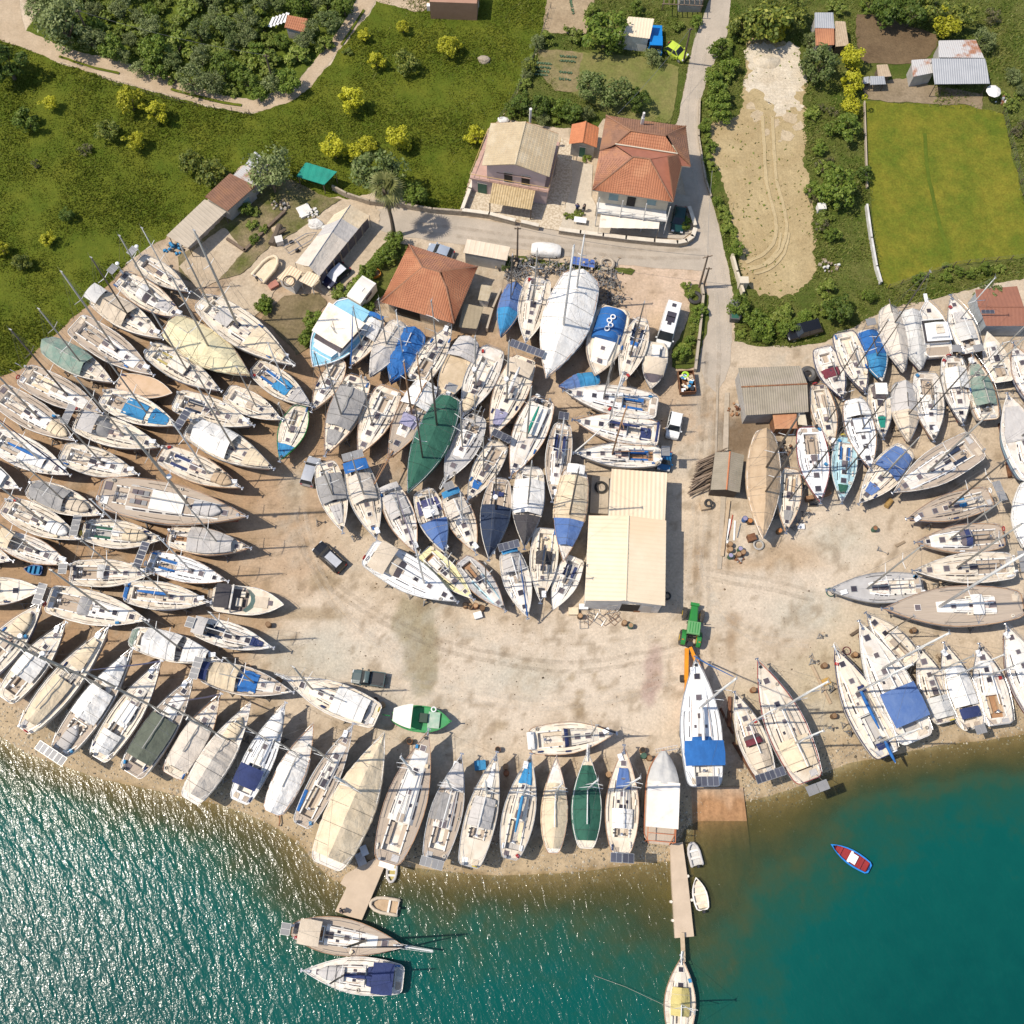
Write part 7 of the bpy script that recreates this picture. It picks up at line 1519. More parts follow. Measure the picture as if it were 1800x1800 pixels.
# caravan
a,b=P(622,530,1.8),P(650,494,1.8); c=(a+b)/2; L=(b-a).length; e=empty('caravan',(c.x,c.y,0),math.atan2(b.y-a.y,b.x-a.x),'old white caravan between the turquoise motor boat and the red bungalow','caravan')
mb=MB(); mb.grid(lambda u,v:(-L/2+L*u,1.05*(2*v-1),2.3+.12*math.sin(u*math.pi)-.15*(2*u-1)**8),10,4); mb.build('roof',WHITE,e,smooth=True); MB().box((0,0,1.35),(L*.98,2.08,1.85)).build('body',WHITE,e)
for s in (1,-1): MB().box((0,s*1.05,1.7),(1.2,.05,.6)).build('window',GLASSP,e)
MB().box((0,0,2.45),(.6,.6,.12)).build('roof_hatch',WHITE,e)
for s in (1,-1): MB().tube([(0,s*.8,.3),(0,s*1.0,.3)],.3,10).build('wheel',RUBBER,e)
# tractor
a,b=P(1222,1062,1.2),P(1213,1132,1.2); c=(a+b)/2; rz=math.atan2(a.y-b.y,a.x-b.x); L=(a-b).length; e=empty('tractor',(c.x,c.y,0),rz,'green four wheel tractor towing the orange boat trailer','tractor')
TG=paint('tractor_green',(.03,.22,.045),.35); X=lambda t:(t-.5)*L
mb=MB(); rows=[]
for x,w,z in ((X(.42),.50,1.75),(X(.7),.45,1.62),(X(.93),.40,1.45),(X(.97),.36,1.1)):
    rows.append([mb.vert(p) for p in ((x,-w,.7),(x,-w,z-.12),(x,-w+.12,z),(x,w-.12,z),(x,w,z-.12),(x,w,.7))])
for i in range(3):
    for j in range(5): mb.face((rows[i][j],rows[i+1][j],rows[i+1][j+1],rows[i][j+1]))
mb.face(rows[-1][::-1]); mb.build('bonnet',TG,e)
MB().box((X(.995),0,1.1),(.35,1.0,.35)).build('front_weight',TG,e)
q=MB(); q.mat(0).box((X(.33),0,2.78),(1.55,1.5,.16),0,.9); rf=q.build('cab_roof',mat('cab_roof',(.13,.33,.12),(.10,.28,.10),rnd=0),e)
for s in (-.45,-.15,.15,.45): MB().box((X(.33),s,2.87),(1.2,.08,.04)).build('roof_rib',TG,rf)
MB().box((X(.33),0,2.1),(1.45,1.35,1.2),0,1.03).build('cab_glass',GLASS,e); mb=MB()
for x in (X(.33)-.74,X(.33)+.74):
    for y in (-.69,.69): mb.tube([(x,y,1.3),(x*1.0,y,2.7)],.06,4)
mb.build('cab_frame',TG,e); MB().box((X(.45),0,.95),(2.6,.55,.5)).build('chassis',BLACK,e)
def tyre(x,y,r,w,nm='wheel',hub=None):
    q=MB().tube([(x,y-w/2,r),(x,y-w/2+.06,r),(x,y+w/2-.06,r),(x,y+w/2,r)],[r*.82,r,r,r*.82],18).build(nm,RUBBER,e); mb=MB()
    for k in range(22):
        t=2*math.pi*k/22
        for s in (1,-1): mb.tube([(x+math.cos(t)*r*1.02,y,r+math.sin(t)*r*1.02),(x+math.cos(t+.16)*r*1.02,y+s*w*.47,r+math.sin(t+.16)*r*1.02)],.035,3)
    mb.build('tread',mat('tyre_tread',(.16,.13,.10),(.10,.085,.07)),q); MB().tube([(x,y-w*.51,r),(x,y+w*.51,r)],r*.5,12).build('rim',mat('rim_yellow',(.65,.42,.03)),q)
for s in (1,-1):
    tyre(X(.14),s*.98,.85,.55); tyre(X(.76),s*1.0,.66,.48)
    mb=MB(); mb.grid(lambda u,v:(X(.14)+math.cos(.5+u*2.2)*1.0,s*(.62+.5*v),.85+math.sin(.5+u*2.2)*1.0),8,3); mb.build('mudguard',TG,e); MB().box((X(.06),s*.95,1.7),(.12,.22,.16)).build('indicator',mat('amber_lamp',(.7,.18,.02)),e)
    MB().tube([(X(.48),s*.7,2.2),(X(.5),s*1.25,2.25)],.03,4).box((X(.5),s*1.3,2.2),(.06,.2,.3)).build('mirror',BLACK,e)
MB().tube([(X(.55),-.55,1.4),(X(.55),-.55,2.8)],.05,6).build('exhaust',BLACK,e); MB().box((X(.0),0,.8),(.6,.7,.5)).build('hitch',BLACK,e)
# boat mover trailer
e=empty('boat_trailer',(*P(1213,1147,.8),0),0,'orange hydraulic boat trailer holding the blue bimini cruiser','boat trailer'); G3=lambda px,py,z:P3(px,py,z)-e.location
OR=paint('orange',(.72,.27,.01),.4); mb=MB()
def beam(a,b,w,h):
    d=b-a; mb.box((a+b)/2,(d.length,w,h),math.atan2(d.y,d.x))
beam(G3(1207,1140,.9),G3(1206,1196,.9),.42,.45); beam(G3(1207,1190,.8),G3(1201,1290,.8),.36,.4); beam(G3(1209.5,1146,1.15),G3(1209,1168,1.15),.14,.14); beam(G3(1213,1138,.9),G3(1225,1166,.9),.36,.4); beam(G3(1225,1160,.75),G3(1262,1290,.75),.36,.4); beam(G3(1219,1146,1.15),G3(1224,1158,1.15),.12,.12)
mb.build('frame',OR,e); MB().tube([G3(1211,1138,.6),G3(1211,1131,.6)],.12,6).box(G3(1216,1143,.8),(.9,.8,.5)).build('drawbar',BLACK,e)
for a in ((1201,1193),(1200,1290),(1262,1288)):
    p=G3(*a,.4); MB().tube([p+Vector((-.35,0,.0)),p+Vector((.05,0,0))],.42,12).build('wheel',RUBBER,e)
# wheelie bins
for k,(px,py,lab) in enumerate(((1291,540,'grey-lidded rubbish container on the lane edge, upper of two'),(1291,556,'open rubbish container full of green glass, lower of two'))):
    p=P(px,py,.6); e=empty('rubbish_container',(p.x,p.y,0),R(-6),lab,'bin','rubbish containers by the lane'); MB().box((0,0,.65),(1.05,1.25,1.0),0,1.1).build('body',mat('bin_grey',(.10,.10,.095)),e)
    if k==0:
        mb=MB(); mb.grid(lambda u,v:(-.6+1.2*u,-.68+1.36*v,1.17+.16*math.sin(u*math.pi)),6,2); mb.build('lid',mat('bin_lid',(.17,.17,.165)),e)
    else: MB().box((0,0,1.12),(.9,1.1,.1)).build('rubbish',fab('green'),e); MB().box((.62,0,1.1),(.1,1.4,.9)).build('lid',BLACK,e)
    for s in (1,-1):
        for t in (1,-1): MB().cyl((s*.4,t*.5,0),.1,.15,8).build('castor',RUBBER,e)
# junk trailer by the wall
c=P(1207,672,1); e=empty('skip_trailer',(c.x,c.y,0),R(4),'rusty open trailer heaped with rubbish by the lane wall','trailer'); mb=MB()
for s in (1,-1): mb.box((s*.95,0,.95),(.08,2.9,.8))
for s in (1,-1): mb.box((0,s*1.42,.95),(1.85,.08,.8))
mb.box((0,0,.55),(1.9,2.85,.1)).build('body',RUST,e); rng=random.Random(4); mb=MB()
for i in range(26): mb.mat(i%5).box((rng.uniform(-.75,.75),rng.uniform(-1.2,.8),1.1+rng.uniform(0,.2)),(rng.uniform(.2,.6),rng.uniform(.2,.6),rng.uniform(.1,.3)),rng.uniform(0,3))
mb.build('rubbish',[BRIGHT,WOODL,fab('cyan'),fab('cream'),BLACK],e); MB().torus((-.1,.9,1.25),.35,.13,14,5).build('rubber_ring',mat('lime_ring',(.45,.7,.05)),e)
for s in (1,-1): MB().tube([(s*.7,-.2,.35),(s*.95,-.2,.35)],.35,10).build('wheel',RUBBER,e)

# ---------------------------------------------------------------- trees
def leafmat(name,c1,c2,c3):
    m=bpy.data.materials.new(name); m.use_nodes=True; nt=m.node_tree; L=nt.links; b=nt.nodes['Principled BSDF']; b.inputs['Roughness'].default_value=.55; b.inputs['Specular IOR Level'].default_value=.3
    g=node(nt,'ShaderNodeNewGeometry'); cr=node(nt,'ShaderNodeValToRGB'); el=cr.color_ramp.elements
    el[0].position=0; el[0].color=(*c1,1); el[1].position=1; el[1].color=(*c3,1); k=el.new(.55); k.color=(*c2,1); L.new(g.outputs['Random Per Island'],cr.inputs[0])
    oi=node(nt,'ShaderNodeObjectInfo'); r=node(nt,'ShaderNodeMapRange'); r.inputs[3].default_value=.8; r.inputs[4].default_value=1.15; L.new(oi.outputs['Random'],r.inputs[0]); v=node(nt,'ShaderNodeVectorMath',operation='SCALE'); L.new(cr.outputs[0],v.inputs[0]); L.new(r.outputs[0],v.inputs['Scale'])
    L.new(v.outputs[0],b.inputs['Base Color']); tl=node(nt,'ShaderNodeBsdfTranslucent'); L.new(v.outputs[0],tl.inputs[0]); mx=node(nt,'ShaderNodeMixShader'); mx.inputs[0].default_value=.25; L.new(b.outputs[0],mx.inputs[1]); L.new(tl.outputs[0],mx.inputs[2]); L.new(mx.outputs[0],nt.nodes['Material Output'].inputs[0]); return m
LEAF={'citrus':leafmat('leaf_citrus',(.30,.31,.015),(.46,.45,.025),(.58,.54,.05)),'dark':leafmat('leaf_dark',(.06,.10,.014),(.10,.155,.022),(.16,.21,.035)),'olive':leafmat('leaf_olive',(.115,.155,.045),(.20,.235,.08),(.29,.325,.135)),
 'green':leafmat('leaf_green',(.085,.14,.015),(.15,.215,.028),(.23,.28,.045)),'bush':leafmat('leaf_bush',(.115,.17,.022),(.195,.25,.038),(.29,.32,.07)),'mixed':leafmat('leaf_mixed',(.08,.115,.018),(.15,.185,.03),(.33,.33,.06)),'holm':leafmat('leaf_holm',(.08,.12,.028),(.14,.185,.05),(.22,.25,.09)),'dry':leafmat('leaf_dry',(.10,.085,.05),(.16,.14,.07),(.14,.17,.04))}
BARK=mat('bark',(.16,.12,.085),(.10,.075,.05),sc_=3,rough=.95,rnd=.2,stretch=(4,4,.6))
def crown_mesh(seed,kind,n=1700,flat=.85,leaf=.17,clumps=26,loose=.0):
    rng=random.Random(seed); mb=MB(); cl=[]
    for _ in range(clumps):
        while True:
            p=Vector((rng.uniform(-1,1),rng.uniform(-1,1),rng.uniform(-.75,1)))
            if .25<p.length<1: break
        p=p.normalized()*rng.uniform(.55,.88)*(1+.5*noise.noise(p*1.3+Vector((seed,0,0)))); cl.append((p,rng.uniform(.14,.42)))
    for i in range(n):
        p,r=cl[rng.randrange(clumps)]; d=Vector((rng.gauss(0,1),rng.gauss(0,1),rng.gauss(.25,1))).normalized(); q=p+d*r*rng.uniform(.7,1.05)
        if loose and rng.random()<loose: q*=rng.uniform(1.0,1.22)
        nr=(d*.8+Vector((rng.gauss(0,.5),rng.gauss(0,.5),rng.gauss(.3,.5)))).normalized(); a=nr.orthogonal().normalized(); b=nr.cross(a); t=rng.uniform(0,6.28); a,b=a*math.cos(t)+b*math.sin(t),b*math.cos(t)-a*math.sin(t)
        s=leaf*rng.uniform(.6,1.25); q.z*=flat
        mb.quad(q-a*s*.55,q-b*s*.32,q+a*s*.6,q+b*s*.32)
    me_=bpy.data.meshes.new('crown'); me_.from_pydata(mb.v,[],mb.f); me_.materials.append(LEAF[kind]); return me_
CROWN={}
def crown_of(kind,var):
    k=(kind,var)
    if k not in CROWN:
        par={'olive':dict(n=2300,leaf=.13,clumps=34,loose=.12),'citrus':dict(n=1900,leaf=.17,clumps=26,flat=.9),'dark':dict(n=2000,leaf=.17,clumps=26),'holm':dict(n=2400,leaf=.14,clumps=34),'green':dict(n=1900,leaf=.18,clumps=22,loose=.1),'bush':dict(n=1300,leaf=.24,clumps=16,flat=.7,loose=.15),'mixed':dict(n=1700,leaf=.19,clumps=22,loose=.1),'dry':dict(n=420,leaf=.2,clumps=14,loose=.2)}[kind]
        CROWN[k]=crown_mesh(hash(kind)%1 + var*17+len(kind)*5,kind,**par)
    return CROWN[k]
TRUNKS=[]
def trunk_mesh(seed):
    rng=random.Random(seed); mb=MB(); mb.tube([(0,0,-.05),(.02,.01,.28),(.0,.03,.5)],[.10,.075,.06],7)
    for k in range(5):
        t=2*math.pi*k/5+rng.uniform(-.4,.4); mb.tube([(0,.02,.38),(math.cos(t)*.2,math.sin(t)*.2,.62),(math.cos(t)*.42,math.sin(t)*.42,.9)],[.05,.035,.015],5)
    m_=bpy.data.meshes.new('trunk'); m_.from_pydata(mb.v,[],mb.f); m_.materials.append(BARK); return m_
TRUNKS=[trunk_mesh(k) for k in range(3)]
_tn=[0]
def tree(px,py,r,kind,label,grp,name='tree',cat='tree',h=None,sx=1.0):
    _tn[0]+=1; rng=random.Random(_tn[0]*31); k=P(px+10,py).x-P(px-10,py).x; rm=r*k/20
    hgt=h if h else rm*(1.15 if kind not in('bush','dry') else .55)
    p=P(px,py,hgt); e=empty(name,(p.x,p.y,0),rng.uniform(0,6.28),label,cat,grp)
    c=link('crown',crown_of(kind,rng.randrange(4)),e); c.location=(0,0,hgt); c.scale=(rm*rng.uniform(.95,1.08)*sx,rm*rng.uniform(.92,1.05),rm*rng.uniform(.85,1.0)*(1 if kind!='bush' else .8))
    t=link('trunk',TRUNKS[rng.randrange(3)],e); t.scale=(rm*.9,rm*.9,hgt*1.05) if kind not in('bush','dry') else (rm*.5,rm*.5,hgt)
    return e
OG='citrus trees in the orchard meadow'
for px,py,r,k,lab in ((88,181,15,'citrus','small tall citrus tree, uppermost left in the meadow'),(228,175,24,'citrus','bright yellow-green citrus tree just under the dirt track, larger of a pair'),(275,197,20,'citrus','yellow-green citrus tree right of the largest track-side one'),(239,248,18,'citrus','round yellow citrus tree in the middle of the left meadow'),(190,228,20,'mixed','half bare citrus tree with dark top and twiggy base'),(48,210,21,'green','loose dark green citrus tree far left in the meadow'),(150,262,14,'dry','sickly sparse tree with bare twigs, left meadow'),(118,377,13,'dark','slim dark green sapling above the long masts'),(83,420,14,'citrus','little yellow citrus bush near the mast tops'),(38,460,16,'mixed','narrow citrus bush low on the left meadow'),(3,437,13,'citrus','citrus bush cut by the left edge'),(700,243,24,'citrus','large round citrus tree up-right of the dark holm oak'),(587,259,26,'citrus','largest round citrus tree, directly above the teal canopy'),(620,266,17,'citrus','yellow citrus tree touching the dark holm oak on its left'),(646,254,17,'citrus','yellow citrus tree peeking over the dark holm oak'),(617,174,24,'citrus','tall citrus tree standing alone inside the bend of the track'),(661,107,16,'citrus','round citrus tree left of the dull one in the upper meadow'),(713,108,21,'mixed','dull olive-coloured citrus tree in the upper meadow'),(708,47,12,'citrus','little citrus tree below the terracotta house'),(640,62,12,'citrus','small flat citrus tree by the upper bend of the track'),(789,82,20,'citrus','bright citrus tree upper right in the meadow'),(835,237,17,'citrus','citrus tree against the fence left of the beige house'),(335,285,22,'mixed','left half of the dark double citrus by the farm sheds'),(372,306,27,'mixed','right, larger half of the dark double citrus by the farm sheds'),(610,90,9,'bush','tiny green seedling beside the track bend'),(62,288,9,'dry','dead twiggy seedling in the left meadow')): tree(px,py,r,k,lab,OG,'citrus_tree')
tree(475,288,40,'olive','silvery olive tree leaning over the farm sheds',None,'olive_tree',h=4.0); tree(662,296,46,'holm','dark dense holm oak behind the palm tree',None,'holm_oak',h=4.6); tree(731,340,22,'green','leafy green shrub right of the palm tree',None,'shrub','shrub'); tree(8,108,38,'dark','dark green tree at the left edge below the track',None,h=3.5)
GG='garden trees round the houses'
for px,py,r,k,lab in ((1035,150,30,'holm','dark bushy tree, left of three on the dry lawn'),(1086,165,29,'holm','middle tree of three on the dry lawn'),(1122,176,22,'dark','rightmost and smallest tree of three on the dry lawn'),(918,178,20,'dark','dark tree at the fence, west end of the garden hedge'),(948,184,22,'dark','second dark tree from the fence in the garden hedge'),(974,186,18,'green','green tree behind the beige house chimney'),(1006,196,20,'dark','dark tree just above the orange hut'),(1064,52,36,'green','tall tree beside the cream carport'),(1045,25,20,'bush','bright bush beside the vegetable rows'),(1080,78,18,'green','green tree under the carport wall'),(1008,58,18,'bush','grey-green shrub below the vegetable rows'),(962,68,15,'bush','low shrub in the corner of the vegetable plot'),(930,118,13,'mixed','shrub on the fence beside the seed beds'),(945,72,14,'olive','grey shrub on the fence above the seed beds'),(1185,92,12,'bush','red flowering bush before the lime car'),(1148,98,16,'olive','grey-leaved plant under the blue truck'),(1225,37,12,'green','clipped green bush beside the pergola house'),(1190,45,12,'bush','rose bush inside the pergola garden'),(1122,12,12,'green','bush above the carport roof'),(1030,278,9,'bush','potted plant in front of the orange hut')): tree(px,py,r,k,lab,GG,'tree')
RG='trees and bushes east of the lane'
for px,py,r,k,lab in ((1345,22,40,'mixed','broad citrus tree with fruit, upper lane side'),(1312,42,28,'mixed','citrus tree nearest the lane at the top'),(1365,48,22,'citrus','yellow-green tree in front of the broad citrus'),(1395,22,28,'mixed','citrus tree beside the white tin shed'),(1437,113,34,'holm','large dark round tree below the rust red shed'),(1498,102,24,'citrus','yellow-green tree beside the tilled plot, top of a column of three'),(1497,146,22,'citrus','yellow-green tree, middle of the column beside the hen coops'),(1496,184,21,'citrus','yellow-green tree, lowest of the column beside the lawn corner'),(1492,222,25,'green','fig-like green bush left of the lawn top'),(1475,328,32,'green','large leafy bush beside the whitewashed wall'),(1520,305,16,'dark','dark bush on the lawn fence'),(1562,16,30,'dark','dark tree behind the tilled plot, left'),(1605,22,28,'dark','dark tree behind the tilled plot, middle'),(1645,12,28,'mixed','citrus tree behind the tilled plot, right'),(1666,45,25,'citrus','yellow-green tree right of the tilled plot'),(1695,26,24,'mixed','citrus tree above the zinc barn'),(1730,70,20,'olive','pale scrubby tree right of the zinc barn'),(1745,30,18,'dry','bare branched tree at the top right'),(1797,225,17,'dry','bare thorny thicket at the right of the lawn'),(1740,517,24,'holm','dark bush behind the rust brown barn'),(1478,545,26,'dark','dark bush above the black off-road car'),(1455,512,20,'bush','bush on the field corner above the black car'),(1665,468,10,'bush','little bush on the lower lawn fence'),(1530,6,18,'green','green tree at the top edge left of the tilled plot'),(1470,15,18,'bush','grey-green bush between shed and tilled plot'),(1425,72,16,'olive','grey bush left of the rust red shed')): tree(px,py,r,k,lab,RG,'tree')
HG='hedge bushes along walls and lanes'
rng=random.Random(3)
def hedge(px,n,r0,r1,kinds,label,jit=6):
    w=[Vector(p) for p in px]; tot=sum((w[i+1]-w[i]).length for i in range(len(w)-1))
    for k in range(n):
        t=(k+rng.random()*.6)/n*tot; i=0
        while i<len(w)-2 and t>(w[i+1]-w[i]).length: t-=(w[i+1]-w[i]).length; i+=1
        q=w[i].lerp(w[i+1],min(1,t/(w[i+1]-w[i]).length)); tree(q.x+rng.uniform(-jit,jit),q.y+rng.uniform(-jit,jit),rng.uniform(r0,r1),rng.choice(kinds),label,HG,'bush','bush')
hedge([(695,420),(670,455),(645,475),(625,510),(600,530)],9,13,21,['holm','bush','green'],'olive-green hedge bush between marquee and red bungalow')
hedge([(545,555),(540,590),(525,605)],5,11,17,['bush','green'],'hedge bush above the turquoise motor boat'); hedge([(455,545),(470,530)],3,9,14,['green'],'bright bush at the corner of the vegetable patch')
hedge([(1290,60),(1262,120),(1258,180),(1275,200)],11,14,24,['bush','green'],'rank green bush between upper lane and chalky gravel',9); hedge([(1243,215),(1248,260),(1252,300)],6,8,13,['bush','green'],'bush on the field edge beside the lane bend'); hedge([(1262,345),(1275,375),(1285,410),(1293,440)],8,8,14,['green','bush'],'weedy bush along the lower lane edge',4)
hedge([(1450,170),(1440,240),(1450,300),(1440,380),(1460,440)],18,10,18,['bush','green','dry'],'wild bush in the strip between brown field and lawn',22); hedge([(1310,540),(1350,575),(1400,560),(1440,540)],14,12,20,['bush','green'],'bramble bush between brown field and the black car',12); hedge([(1300,590),(1370,580),(1440,555),(1500,530),(1550,515)],14,8,13,['bush','green'],'low bush along the grass bank above the yachts',6)
hedge([(1205,505),(1215,520)],3,8,12,['bush'],'weed clump by the utility poles'); hedge([(1225,545),(1220,580),(1205,620),(1190,625)],7,9,15,['green','bush'],'green bush in the planting strip beside the camper van'); hedge([(905,180),(890,195),(925,200),(985,205),(1040,195)],9,9,14,['bush','green','olive'],'garden shrub behind the two houses'); hedge([(935,95),(925,130),(915,160)],6,8,13,['bush','olive'],'shrub along the meadow fence by the vegetable plots',4)
hedge([(1745,150),(1775,180),(1795,160),(1770,110)],7,9,15,['bush','olive','dry'],'scrubby bush behind the zinc barn',8); hedge([(1600,495),(1680,480),(1760,470)],10,7,12,['bush','green'],'tussock bush under the lawn fence',5); hedge([(890,475),(882,455),(905,470)],3,10,14,['green','holm'],'bush beside the pale flat roofed shed'); hedge([(640,545),(660,530)],3,8,12,['green'],'weed bush beside the old caravan'); hedge([(440,360),(470,385),(445,420),(430,330)],5,8,13,['green','bush'],'shrub in the farm garden'); hedge([(1000,388),(992,380),(1030,380)],3,6,9,['bush'],'potted plant on the concrete court'); hedge([(1208,398),(1212,388)],2,7,9,['green'],'plant in the curved wall corner')
# thicket above the track
TGp=[(60,18),(95,62),(160,92),(240,118),(330,148),(400,166),(446,170),(500,150),(545,112),(585,58),(622,0),(600,-40),(60,-40)]
def inside(p,poly):
    r=False; n=len(poly)
    for i in range(n):
        (x0,y0),(x1,y1)=poly[i],poly[(i+1)%n]
        if (y0>p[1])!=(y1>p[1]) and p[0]<(x1-x0)*(p[1]-y0)/(y1-y0)+x0: r=not r
    return r
pts=[]; rng=random.Random(11); tries=0
while len(pts)<95 and tries<9000:
    tries+=1; q=(rng.uniform(55,625),rng.uniform(-35,172)); r=rng.uniform(14,27)
    if not inside(q,TGp) or (490<q[0]<545 and 18<q[1]<60) or (470<q[0]<500 and 25<q[1]<55): continue
    if all(math.hypot(q[0]-a,q[1]-b)>.62*(r+c) for a,b,c in pts): pts.append((*q,r))
LB_={'olive':'silvery olive tree in the thicket above the dirt track','holm':'dark evergreen tree in the thicket above the dirt track','bush':'bright green bush in the thicket above the dirt track','green':'leafy green tree in the thicket above the dirt track'}
for x,y,r in pts:
    k=rng.choice(['olive','olive','holm','bush','bush','green','bush']); tree(x,y,r,k,LB_[k],{'olive':'olive trees of the thicket','holm':'dark trees of the thicket','bush':'bushes of the thicket','green':'green trees of the thicket'}[k],'olive_tree' if k=='olive' else 'bush' if k=='bush' else 'tree','bush' if k=='bush' else 'tree')
tree(110,40,45,'olive','large olive tree overhanging the left end of the dirt track',None,'olive_tree',h=4.2)
# palm
b=P(693,416); e=empty('palm_tree',(b.x,b.y,0),0,'tall fan palm casting its shadow across the lane','palm tree'); hp=8.8; tp=P(676,330,hp); off=(tp.x-b.x,tp.y-b.y)
MB().tube([(off[0]*t+.1*math.sin(t*5),off[1]*t,hp*t) for t in [k/10 for k in range(11)]],[.34,.30,.27,.25,.24,.23,.23,.24,.28,.32,.2],9).build('trunk',BARK,e,smooth=True)
rng=random.Random(5); mb=MB()
for k in range(30):
    az=rng.uniform(0,6.28); el=rng.uniform(-.7,1.25); L=rng.uniform(1.3,2.2); o=Vector((off[0],off[1],hp)); d=Vector((math.cos(az)*math.cos(el),math.sin(az)*math.cos(el),math.sin(el))); side=d.cross(Vector((0,0,1))).normalized(); up=side.cross(d); c=o+d*L*.55
    for j in range(11):
        t=(j-5)/5*1.25; tip=c+(d*math.cos(t)+side*math.sin(t))*L*.75-Vector((0,0,.28*L*(1-el*.4))); w_=up.cross((tip-c).normalized())*.09 ; mid=c.lerp(tip,.5)+Vector((0,0,.1)); mb.quad(c,mid-w_,tip,mid+w_)
    mb.tube([o,c],.025,3)
mb.build('crown',leafmat('leaf_palm',(.10,.11,.03),(.17,.18,.055),(.28,.27,.10)),e)
# meadow grass
def tufts(name,poly,n,hh,leafm,seed,w=.07,bare=()):
    rng=random.Random(seed); xs=[p[0] for p in poly]; ys=[p[1] for p in poly]; v=[];f=[]; c=0
    while c<n:
        q=(rng.uniform(max(-20,min(xs)),min(1820,max(xs))),rng.uniform(max(-10,min(ys)),max(ys)))
        if not inside(q,poly) or any(inside(q,b_) for b_ in bare): continue
        p=P(*q); c+=1
        den=noise.noise(Vector((p.x*.16,p.y*.16,seed)))+.5*noise.noise(Vector((p.x*.6,p.y*.6,seed)))
        if den<rng.uniform(-.9,.25): continue
        a=rng.uniform(0,6.28); h_=hh*rng.uniform(.4,1.2)*(1+den); dx,dy=math.cos(a)*w,math.sin(a)*w; lx,ly=rng.gauss(.3,.5)*h_,rng.gauss(0,.5)*h_; b=len(v); v+=[(p.x-dx,p.y-dy,0),(p.x+dx,p.y+dy,0),(p.x+lx,p.y+ly,h_)]; f.append((b,b+1,b+2))
    m_=bpy.data.meshes.new(name); m_.from_pydata(v,[],f); m_.materials.append(leafm); return link(name,m_)
LAWN=[(1517,177),(1763,200),(1815,450),(1560,507),(1547,477)]; TILL=[(1505,27),(1645,60),(1640,185),(1515,178)]
GR1=leafmat('grass_blade',(.08,.115,.010),(.12,.148,.014),(.18,.18,.025)); GR2=leafmat('weed_blade',(.10,.145,.018),(.17,.21,.035),(.28,.27,.08))
tag(tufts('grass',MEADOW,110000,.20,GR1,1,.08),'long green meadow grass','grass',kind='stuff'); tag(tufts('weeds',NE,34000,.26,GR2,2,.10,(FIELD,LAWN,TILL)),'rough weeds and grass east of the lane','weeds',kind='stuff'); tag(tufts('garden_weeds',GARDEN,9000,.2,GR2,3,.09,([(955,-45),(1050,-45),(1030,62),(955,58)],[(940,85),(1060,90),(1196,118),(1180,212),(985,160)])),'weeds and grass round the garden plots','weeds',kind='stuff')
tag(tufts('field_weeds',FIELD,420,.22,GR2,6,.2),'scattered weeds on the brown field','weeds',kind='stuff')
# ---------------------------------------------------------------- poles, drums, stands and yard clutter
def pole(px,py,tx,ty,h,label,arm=False):
    a=P(px,py); b=P(tx,ty,h); e=empty('utility_pole',(a.x,a.y,0),0,label,'utility pole','utility poles along the lanes'); o=Vector((b.x-a.x,b.y-a.y,h)); o=Vector((o.x*.35,o.y*.35,h)); MB().tube([(0,0,-.1),tuple(o)],[.15,.10],8).build('shaft',WOODD,e)
    mb=MB(); mb.box((o.x,o.y,h-.25),(1.3 if arm else .8,.1,.1),.3 if arm else 0)
    for s in (-.35,0,.35): mb.cyl((o.x+s,o.y,h-.2),.04,.18,6)
    mb.build('crossarm',WOODD,e); return Vector((a.x+o.x,a.y+o.y,h-.05))
t1=pole(1229,505,1239,447,7.4,'tall leaning utility pole at the junction with a bracket arm',True); t2=pole(1236,506,1243,472,5.0,'shorter utility pole standing beside the tall junction pole'); t3=pole(909,463,908,396,8.0,'utility pole beside the pale flat roofed shed'); t4=pole(1201,110,1209,66,7.5,'utility pole near the lime yellow car'); t5=pole(484,338,481,312,5,'thin pole under the olive tree by the farm sheds'); t6=pole(157,62,147,42,6,'leaning pole in the olive thicket at the far left'); t7=pole(480,145,470,108,6,'pole in the thicket above the track bend')
def wire(a,b,label,sag=.8,grp='overhead wires'):
    mb=MB(); mb.tube([a.lerp(b,k/12)-Vector((0,0,sag*4*(k/12)*(1-k/12))) for k in range(13)],.022,3); tag(mb.build('overhead_wire',WIRE),label,'wire',grp)
wire(t3,t1,'overhead wire from the flat shed pole to the junction pole'); wire(t1,Vector((*P(1252,300,7),7)),'overhead wire running up the lane from the junction pole'); wire(t4,Vector((*P(1085,200,8.3),8.3)),'overhead wire from the lime car pole to the red house roof'); wire(t6,t7,'overhead wire across the olive thicket')
DR=mat('drum_brown',(.22,.12,.055),(.14,.08,.04),sc_=2,rough=.8,rnd=.5); DB=mat('drum_blue',(.03,.10,.27),rough=.5); DG_=mat('drum_green',(.05,.12,.08),rough=.6); LID=mat('drum_lid',(.42,.27,.15),(.3,.17,.08),rough=.8,rnd=.4); LIDV=mat('drum_lid_violet',(.30,.27,.40),(.25,.22,.34),rough=.6)
